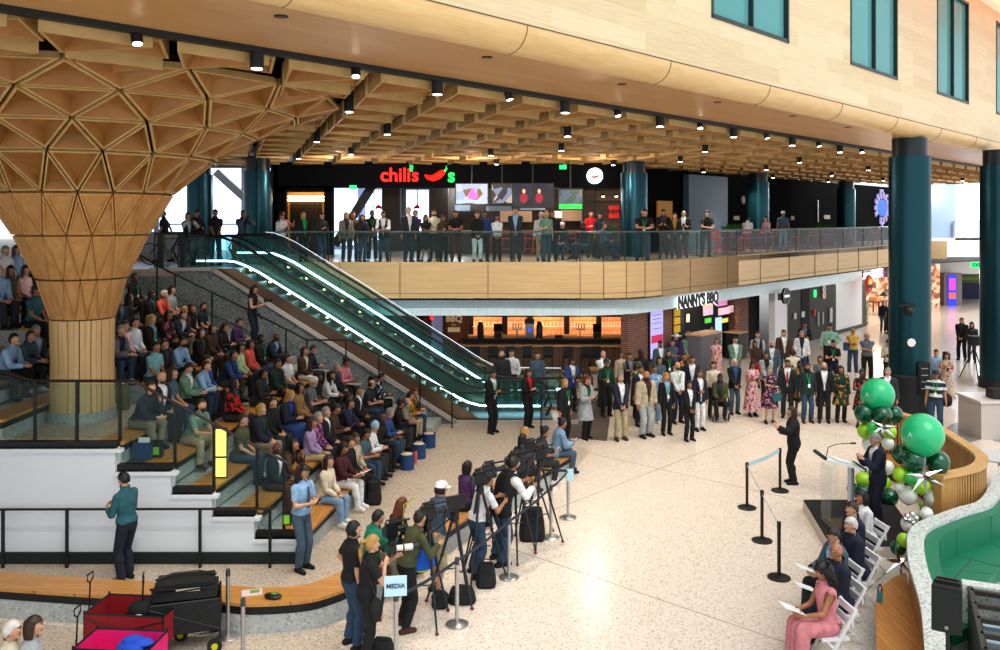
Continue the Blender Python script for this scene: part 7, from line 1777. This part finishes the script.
# upper level
BAL = """165 212 walk l short.gr tee.navy tr.khaki - 1.78 29.5
188 214 photo l bob.br vest.forest.white tr.stone - 1.68 28
196 212 phone l short.br jacket.charcoal.charcoal tr.slate - 1.76 28.3
215 211.6 clasp m short.bk tee.black tr.denim - 1.78 28
243 213 photo m short.bk jacket.slate.navy tr.navy - 1.76 29.5
281 216 phone l long.br shirt.white tr.charcoal - 1.66 30
282 209 sign l bob.au shirt.pink tr.black - 1.74 31
303 213.5 side l bob.bl jacket.black.green tr.black - 1.70 30
321 215 phone l short.br shirt.charcoal tr.denim - 1.70 29.9
346 213 side l long.bl jacket.stone.navy tr.navy - 1.70 29.9
353 213 side m short.br shirt.brown tr.charcoal - 1.74 30.4
362 217 side l curly.br jacket.charcoal.navy tr.denim - 1.62 29.9
372 211 clasp d short.bk tee.black tr.black ln,ws 1.78 30.3
384 215 rail m short.bk vest.black.white tr.denim - 1.80 29.9
408 208.5 side l short.gr jacket.charcoal.white tr.charcoal - 1.88 29.9
415 211.5 fold m short.bk shirt.purple tr.black bs 1.78 30.3
425.5 217.5 fold m long.bk dress.black no.x - 1.62 29.9
434 211 side l short.br shirt.cream tr.charcoal bd 1.80 30.4
443 217.5 phone m long.br shirt.brown tr.black - 1.62 29.9
456 215 rail m short.bk tee.black tr.maroon - 1.82 29.9
477 214 clasp l short.br jacket.black.black tr.white - 1.72 29.9
484 212 side m short.bk shirt.blue tr.navy - 1.76 30.4
497 217 clasp m long.bk shirt.white tr.black floralblue 1.62 29.9
515.5 208.5 clasp l short.br jacket.charcoal.light_blue tr.charcoal bs 1.88 29.9
541 213 side l short.wh shirt.white tr.khaki - 1.72 30.6
546 211.5 cup l bob.bl tee.sage tr.denim - 1.76 29.9
552.5 212 cup m short.bk jacket.black.black tr.navy - 1.76 30.2
591 207 cup l short.br shirt.red tr.charcoal - 1.80 33.6
600 213 side m short.bk shirt.navy tr.charcoal - 1.70 33.4
643 211 rail l short.br tee.black tr.denim ln,big 1.88 30.8
663.5 209.5 phone m short.bk jacket.black.charcoal tr.black - 1.86 33.5
675 216 side l bun.br jacket.black.mustard tr.black - 1.70 33.0
683.5 213 phone l bald.br jacket.black.white tr.charcoal - 1.80 33.6
706 214.5 rail l short.bk tee.black tr.charcoal - 1.86 34.0
783 211 side m cap.white tee.slate tr.light_denim - 1.86 41"""
for ln_ in BAL.split('\n'):
    a = ln_.split(); Y = float(a[-1]); H = float(a[-2]); px = float(a[0]); ex = ' '.join(a[7].split(',')) if a[7] != '-' else ''
    X = (px-500)/870*Y; rz = face(X, Y, 3, 14)+random.uniform(-.25, .25); pose = a[2]
    if px == 165: rz = pi/2
    if pose == 'rail': rz = pi if px < 650 else face(X, Y, 8, 20)
    o = person(pose, (X, Y, DZ), rz, a[3], a[4], a[5], a[6], ex, 'at the upper level railing' if px < 600 else 'right of the upper bar', H, 'people on the upper level')
    if pose in ('photo', 'phone'): HOLD.append((o, pose))
def seated(pose, px, Y, z, rz, sk, hr, tp, bt, ex, where, phrase=None, H=1.74, grp=None):
    X = (px-500)/870*Y; return person(pose, (X, Y, z), rz, sk, hr, tp, bt, ex, where, H, grp, phrase)
# upper level diners
for px, Y, rz, tp, hr, l in ((563, 31.4, pi*.9, 'shirt.charcoal', 'cap.white', 'white capped person in a dark shirt seated behind the glass near the bar'), (585, 31.5, pi*.6, 'shirt.black', 'short.bk', 'dark haired person seated behind the glass left of the red shirt'), (603, 31.6, -pi*.6, 'shirt.slate', 'short.bk', 'person in slate shirt and jeans seated cross-legged behind the glass'), (747, 38.3, -.6, 'tee.white', 'short.bk', 'person in a white t-shirt seated at a high table behind the diagonal railing'), (767, 39.6, 2.2, 'shirt.pale_pink', 'bob.br', 'person in a pale pink shirt seated at a high table behind the diagonal railing')):
    z = DZ+(.45 if px < 700 else .70); seated('lap' if px != 603 else 'cross', px, Y, z, rz, 'l' if px not in (585,) else 'd', hr, tp, 'tr.denim', '', 'upper seated', l)
    x = (px-500)/870*Y
    if px < 700: c = thing('dining_chair', 'dark chair under the '+l.split(' seated')[0], 'chair', (x, Y, DZ), rz); obj('seat', MB().box((0, 0, .42), (.42, .42, .05)), BLACK, c); obj('backrest', MB().box((0, -.2, .72), (.4, .03, .3)), BLACK, c); [obj('leg', MB().cone((sx*.17, sy*.17, .42), (sx*.19, sy*.19, 0), .013, .012, 6), BLACK, c) for sx in (-1, 1) for sy in (-1, 1)]
    else: rchair(x, Y, rz, 'red bar chair at a high table behind the diagonal railing', 'red bar chairs behind the diagonal railing')
# wheelchair guest
X, Y = gp(722, 421); Y += .25; rz = face(X, Y, 4, 12)
t = thing('wheelchair', 'wheelchair with silver wheels in the front of the crowd', 'wheelchair', (X, Y, 0), rz)
obj('seat', MB().box((0, 0, .44), (.42, .42, .05)), BLACK, t); obj('backrest', MB().box((0, -.22, .70), (.42, .04, .45)), BLACK, t)
for s in (-1, 1):
    w = obj('drive_wheel', MB().tube([(s*.27, -.08+.29*cos(a), .30+.29*sin(a)) for a in [2*pi*i/22 for i in range(22)]], .018, 6, True), BLACK, t); obj('spokes', MB().bar((s*.27, -.36, .3), (s*.27, .20, .3), .008, .008).bar((s*.27, -.08, .02), (s*.27, -.08, .58), .008, .008).bar((s*.27, -.28, .1), (s*.27, .12, .5), .008, .008).bar((s*.27, -.28, .5), (s*.27, .12, .1), .008, .008), STEEL, w)
    obj('caster', MB().cone((s*.22-.015, .30, .08), (s*.22+.015, .30, .08), .08, .08, 14), BLACK, t); obj('footrest', MB().box((s*.11, .46, .10), (.14, .14, .02)), STEEL, t); obj('armrest', MB().box((s*.25, 0, .66), (.05, .32, .03)).bar((s*.25, .12, .44), (s*.25, .12, .66), .02, .02), BLACK, t)
person('lap', (X, Y, .47), rz, 'd', 'short.bk', 'jacket.olive.charcoal', 'tr.black', '', 'wheel', 1.72, None, 'person in an olive jacket sitting in the wheelchair')
# dignitaries on folding chairs
SD = [(828, 566, 11.75, 'read', 'm', 'curly.bk', 'maxi.pink', 'no.x', 'sl', 'person in a sleeveless pink dress with curly black hair reading a sheet, nearest folding chair'),
      (839, 548, 12.45, 'cross', 'm', 'bald.bk', 'jacket.navy.navy', 'tr.navy', 'gl', 'bald person in a dark navy suit and glasses holding papers behind the pink dress'),
      (838, 532, 13.1, 'read', 'l', 'short.db', 'jacket.slate.light_blue', 'tr.charcoal', 'gl', 'bespectacled person in a slate blue suit bending over papers'),
      (856, 524, 13.55, 'lap', 'l', 'short.wh', 'jacket.navy.navy', 'tr.navy', '', 'white haired person in a dark suit on the folding chairs'),
      (857, 503, 14.3, 'lap', 'l', 'short.br', 'jacket.navy.white', 'tr.navy', '', 'short brown haired person in a navy suit before the lectern'),
      (866, 498, 14.9, 'lap', 'm', 'bob.bk', 'shirt.white', 'tr.black', '', 'black haired person in a white shirt on the farthest folding chair')]
drz = pi/2+.12
for i, (px, hy, Y, pose, sk, hr, tp, bt, ex, l) in enumerate(SD):
    X = (px-500)/870*Y
    person(pose, (X, Y, .44), drz+random.uniform(-.08, .08), sk, hr, tp, bt, ex, 'dignitary', 1.76, 'seated guests on white folding chairs', l)
    if i != 5: fold(X+.03, Y, drz, ['white folding chair under the pink dressed guest', 'white folding chair under the bald guest', 'white folding chair under the slate suited guest', 'white folding chair under the white haired guest', 'white folding chair under the brown haired navy suited guest', ''][i])
    else: fold(X+.03, Y, drz, 'white folding chair at the far end of the guest row')
    if i in (0, 1, 2): HOLD.append((bpy.context.scene.objects[PEOPLE[-1]['o'].name], 'read'))
# speaker, interpreter
X, Y = gp(878, 526, PZ); person('clap', (X, Y, PZ), pi/2+.1, 'l', 'short.gr', 'jacket.navy.white', 'tr.navy', 'gl', 'stage', 1.74, None, 'grey haired speaker in a navy suit clapping behind the lectern')
X, Y = gp(794, 484); person('sign', (X, Y, 0), pi/2-.15, 'l', 'long.br', 'jacket.black.black', 'tr.black', '', 'stage', 1.74, None, 'long haired sign interpreter in black with one hand raised')
X, Y = gp(936, 434); o = person('side', (X, Y, 0), face(X, Y, 6, 14), 'm', 'cap.navy', 'tee.charcoal', 'tr.denim', 'stripewhite ln', 'col', 1.78, None, 'capped person in dark striped shirt and jeans beside the thick teal column')
t = thing('shoulder_bag', 'dark shoulder bag worn by the capped person beside the thick column', 'bag', (X+.30, Y+.02, .95)); obj('bag_body', MB().ell((0, 0, 0), (.16, .14, .20)), plain('bag_black', '#15171a', .8), t, True); obj('strap', MB().tube([(0, -.12, .15), (-.20, -.17, .42), (-.42, 0, .58)], .014, 6), BLACK, t)
t = thing('teal_handbag', 'teal handbag held by the purple floral dressed person', 'bag', (*at_head(774, 367, 1.66)[:2], .82)); t.location.y -= .25; obj('bag_body', MB().box((0, 0, 0), (.26, .10, .22)), plain('bag_teal', '#1f5a66', .6), t); obj('strap', MB().tube([(-.11, 0, .1), (-.05, 0, .5), (.05, 0, .5), (.11, 0, .1)], .01, 6), BLACK, t)
t = thing('blue_handbag', 'blue handbag carried by the yellow shirted person', 'bag', (*at_head(847.5, 328, 1.82)[:2], 1.1)); obj('bag_body', MB().box((0, 0, 0), (.3, .1, .3)), plain('bag_blue', '#24406a', .6), t); obj('strap', MB().tube([(-.11, 0, .14), (0, 0, .36), (.11, 0, .14)], .01, 6), BLACK, t)
# walkers and photographers
X, Y = gp(127, 581); o = person('phone', (X, Y, 0), pi*.5-.9, 'l', 'short.bk', 'shirt.teal', 'tr.navy', '', 'near', 1.79, None, 'dark haired person in teal shirt walking behind the curved bench'); o.rotation_euler.z = 1.2
X, Y = gp(301, 570); o = person('phone', (X, Y, 0), -2.15, 'l', 'curly.db', 'tee.light_blue', 'tr.slate', 'gl tie_slate', 'near', 1.80, None, 'curly haired person in light blue shirt and tie standing by the bleacher front'); HOLD.append((o, 'phone'))
t = thing('drink_cup', 'clear iced drink cup beside the light blue shirted person', 'cup', (X+.30, Y-.02, 1.16)); obj('cup_body', MB().lathe((0, 0, 0), [(.03, 0), (.042, .13)], 14), glass('cup_clear', '#d8c0b0', .4), t); obj('drink', MB().lathe((0, 0, .005), [(.028, 0), (.035, .07)], 12), plain('tea_red', '#b84a30', .4), t)
t = thing('hip_pouch', 'black and lime pouch on the hip of the light blue shirted person', 'bag', (X-.22, Y-.05, .92)); obj('pouch', MB().box((0, 0, 0), (.14, .1, .24)), BLACK, t); obj('lime_patch', MB().box((0, -.055, -.02), (.1, .01, .15)), plain('lime_print', '#86c83a', .5), t)
X, Y = xz(252, 0, 24.7)[0], 24.7; o = person('phone', (X, Y, 2.42), -pi/2-.2, 'l', 'long.db', 'sleeveless.black', 'tr.navy', '', 'stair', 1.72, None, 'photographer in a black sleeveless top standing on the steps by the granite wall')
t = thing('photo_camera', 'black camera held by the photographer on the steps', 'camera', (X+.40, Y-.02, 3.72), -pi/2); obj('camera_body', MB().box((0, 0, 0), (.14, .07, .10)), CAMB, t); obj('lens', MB().cone((0, .03, 0), (0, .20, 0), .038, .042), CAMB, t); o = obj('second_camera', MB().box((X+.2, Y-.1, 3.32), (.12, .08, .1)).cone((X+.2, Y-.1, 3.32), (X+.34, Y-.1, 3.2), .035, .04), CAMB); tag(o, 'second black camera hanging at the waist of the stair photographer', 'camera')
# media group
MED = [('cam', 366, 662, -1.25, 'l', 'pony.bl', 'tee.black', 'tr.black', '', 1.70, 'blonde ponytailed photographer in black aiming a white lens'),
       ('hip', 351, 648, -1.1, 'l', 'short.bk', 'tee.black', 'tr.denim', '', 1.76, 'person in black t-shirt and headset with a hand on the hip'),
       ('operate', 406, 628, -1.0, 'l', 'short.db', 'shirt.olive', 'tr.black', 'bs', 1.74, 'headphoned camera operator in an olive shirt bending to the viewfinder'),
       ('cam', 436, 594, -1.0, 'l', 'cap.white', 'tee.slate', 'sh.khaki', '', 1.78, 'white capped cameraman in grey polo and khaki shorts'),
       ('operate', 476, 575, -1.0, 'm', 'short.bk', 'tee.white', 'tr.denim', 'tie_red', 1.74, 'camera operator in a white t-shirt with a red strap'),
       ('operate', 500, 562, -1.0, 'm', 'short.bk', 'vest.black.white', 'tr.denim', 'bd big', 1.86, 'big bearded camera operator in a black vest over white')]
for pose, px, py, rz, sk, hr, tp, bt, ex, H, l in MED:
    X, Y = gp(px, py); person(pose, (X, Y, 0), rz, sk, hr, tp, bt, ex, 'media', H, 'media crew behind the belt', l)
X, Y = gp(366, 662); t = thing('photo_camera', 'stills camera with a long white lens held by the ponytailed photographer', 'camera', (X+.34, Y+.18, 1.47), -1.25)
obj('camera_body', MB().box((0, 0, 0), (.15, .08, .11)).box((0, 0, .07), (.06, .06, .04)), CAMB, t); obj('lens', MB().cone((0, .04, 0), (0, .28, 0), .04, .045), plain('lens_white', '#d8d4cc', .4), t, True); obj('lens_hood', MB().cone((0, .28, 0), (0, .36, 0), .05, .055), CAMB, t, True); obj('lens_ring', MB().cone((0, .14, 0), (0, .16, 0), .047, .047), CAMB, t)
bagt = thing('camera_pouch', 'black camera pouch on the hip of the ponytailed photographer', 'bag', (X+.16, Y-.16, .78)); obj('pouch', MB().ell((0, 0, 0), (.09, .07, .17)), plain('bag_black', '#15171a', .8), bagt, True); obj('strap', MB().tube([(0, 0, .16), (-.12, .02, .5), (-.2, .1, .66)], .012, 6), BLACK, bagt)
X2, Y2 = gp(351, 648)
for (x, y, z, l) in ((X2, Y2, 1.64, 'black headset on the person with a hand on the hip'), (*gp(406, 628), 1.50, 'large black headphones on the operator in the olive shirt')):
    off = .0 if 'hip' in l else .33
    t = thing('headphones', l, 'headphones', (x+off*sin(1.0), y+off*cos(1.0), z), -1.0)
    obj('headband', MB().tube([(.10*cos(a), 0, .13*sin(a)) for a in [pi*i/10 for i in range(11)]], .012, 6), BLACK, t)
    for s in (-1, 1): obj('ear_cup', MB().cone((s*.085, 0, -.01), (s*.115, 0, -.01), .045, .04, 12), BLACK, t)
def bench_seat(px, py):    # a point on the bench top at this column
    b = min(range(len(BO)), key=lambda i: abs(500+870*(BO[i][0]+BI[i][0])/(BO[i][1]+BI[i][1])-px)); return (BO[b][0]+BI[b][0])/2, (BO[b][1]+BI[b][1])/2
for px, rz, pose, sk, hr, tp, bt, ex, l in ((371, -1.1, 'seatcam', 'l', 'short.bk', 'jacket.jade.forest', 'tr.stone', '', 'cameraman in a green jacket seated on the curved bench'), (397, -.9, 'text', 'l', 'long.au', 'shirt.black', 'tr.black', '', 'long auburn haired person in black seated on the curved bench'),
      (460, -.9, 'lap', 'm', 'bob.bk', 'shirt.purple', 'tr.black', '', 'black bob haired person in purple seated behind the cameras'), (519, -.8, 'lap', 'm', 'long.bk', 'shirt.charcoal', 'tr.black', '', 'long black haired person seated behind the rear cameras'), (526, -1.3, 'lap', 'l', 'bob.bl', 'shirt.beige', 'tr.khaki', '', 'blonde person seated near the far end of the curved bench'),
      (541, -1.2, 'text', 'm', 'bun.bk', 'tee.charcoal', 'tr.charcoal', 'ws', 'person in a dark t-shirt seated left of the denim jacket'), (556, -1.3, 'text', 'm', 'bun.bk', 'jacket.light_denim.red', 'tr.slate', '', 'person in a light denim jacket over red at the end of the curved bench')):
    x, y = bench_seat(px, 0); 
    if px == 526: x, y = x-.15, y+.3
    o = person(pose, (x, y, .45), rz, sk, hr, tp, bt, ex, 'bench', 1.72, 'people seated on the curved bench', l)
    if pose == 'text': HOLD.append((o, 'text'))
# heads at the lower left corner
for px, hy, hr, tp, l in ((26, 622, 'bob.br', 'shirt.lightgrey', 'brown bob haired person at the lower left corner'), (4, 626, 'short.wh', 'shirt.cream', 'white haired person cut by the lower left corner')):
    X, Y = at_head(px, hy, 1.30); person('lap', (X, Y, .44), -1.3, 'l', hr, tp, 'tr.black', '', 'corner', 1.72, None, l)
    fold(X, Y, -1.3, 'white folding chair under the '+l.split(' person')[0]+' person')
# things held
for i, (o, pose) in enumerate(HOLD):
    d = [p for p in PEOPLE if p['o'] == o][0]; who = d['cl'].split(' over')[0]
    if pose == 'read': paper_for(o, pose, f"white paper sheet held by the {d['hd']} person in {who}")
    else: phone_for(o, pose, f"phone held by the {d['hd']} person in {who}")
finish_labels()
seen = {}
for o in list(SC.objects):
    if o.parent is None and 'label' in o and 'group' not in o and o.type in ('EMPTY', 'MESH'):
        seen.setdefault(o['label'], []).append(o)
for l, v in seen.items():
    if len(v) > 1 and 'kind' not in v[0]:
        for o in v: o['group'] = l[:60]
# ---------------------------------------------------------------- light and camera
w = bpy.data.worlds.new('World'); SC.world = w; w.use_nodes = True
w.node_tree.nodes['Background'].inputs[0].default_value = (.93, .97, 1.0, 1); w.node_tree.nodes['Background'].inputs[1].default_value = 1.25
def area(name, loc, rot, sx, sy, E, col=(1, 1, 1)):
    l = bpy.data.lights.new(name, 'AREA'); l.shape = 'RECTANGLE'; l.size = sx; l.size_y = sy; l.energy = E; l.color = col
    o = bpy.data.objects.new(name, l); COL.objects.link(o); o.location = loc; o.rotation_euler = rot; return o
def aim(o, t): o.rotation_euler = (Vector(t)-Vector(o.location)).to_track_quat('-Z', 'Y').to_euler()
s = bpy.data.lights.new('skylight_sun', 'SUN'); s.energy = 1.2; s.angle = radians(40); s.color = (1, .97, .92)
so = bpy.data.objects.new('skylight_sun', s); COL.objects.link(so); so.location = (10, 0, 30); aim(so, (2, 20, 0))
def point(loc, E, col=(1, .85, .68), r=.08):
    l = bpy.data.lights.new('lamp', 'POINT'); l.energy = E; l.color = col; l.shadow_soft_size = r; o = bpy.data.objects.new('lamp', l); COL.objects.link(o); o.location = loc; return o
def spotl(loc, tgt, E, col=(1, .88, .72), ang=80, r=.08):
    l = bpy.data.lights.new('spot', 'SPOT'); l.energy = E; l.color = col; l.spot_size = radians(ang); l.spot_blend = .8; l.shadow_soft_size = r; o = bpy.data.objects.new('spot', l); COL.objects.link(o); o.location = loc; aim(o, tgt)
for j in range(0, 13, 2):
    w_ = loc2w(1.66+1.785*j, .2); spotl((w_[0], w_[1], 8.1), (w_[0]-.5, w_[1]+1, 0), 550, ang=100)
for w_ in [(-8, 22), (-3, 24), (-4, 30.5), (2, 32), (8, 34), (12, 42), (-10, 20)]: spotl((w_[0], w_[1], 8.0), (w_[0], w_[1], 0), 500, ang=110)
for x, y, tx, ty in ((-4, 21, -4, 29.3), (0, 21, 0, 29.3), (4.5, 22, 4.5, 29.8), (9, 27, 9.5, 35)): spotl((x, y, 8.1), (tx, ty, 3.9), 900, (1, .93, .84), 70)  # unseen spots added to brighten the upper level fascia and railing
for x, y in ((-3.5, 30.6), (.5, 30.8), (4.0, 31.3), (8.5, 35.5), (13, 40.5), (17.5, 45.5), (22, 50)): point((x, y, 3.15), 60, (1, .86, .72), .1)
for x in (-.8, 1.8, 3.6): point((x, 35.6, 2.0), 25, (1, .6, .3), .1)
for x, y in ((22, 50), (23, 52), (26, 56)): point((x, y, 2.8), 160, (1, .85, .7), .2)
point((-8, 41, 7.5), 250, (.85, .92, 1), .3); point((-2, 40, 7.5), 200, (.85, .92, 1), .3); point((2.5, 38.2, 7), 90, (1, .75, .5), .2)  # added with the next line to brighten the restaurant, no fixtures
for x in (-6, -1, 3.5): point((x, 32.2, 7.6), 130, (1, .92, .84), .15)
for x, y in ((33, 58),): point((x, y, 8), 900, (.95, .97, 1), .4)
cam = bpy.data.cameras.new('camera'); co = bpy.data.objects.new('camera', cam); COL.objects.link(co)
co.location = (0, 0, CAMZ); co.rotation_euler = (pi/2, 0, 0); cam.sensor_fit = 'HORIZONTAL'; cam.sensor_width = 36; cam.lens = 36*F/1000; cam.shift_y = -(325-HY)/1000; cam.clip_end = 300
SC.camera = co
SC.view_settings.view_transform = 'Standard'; SC.view_settings.look = 'None'; SC.view_settings.exposure = .19; SC.view_settings.gamma = .9
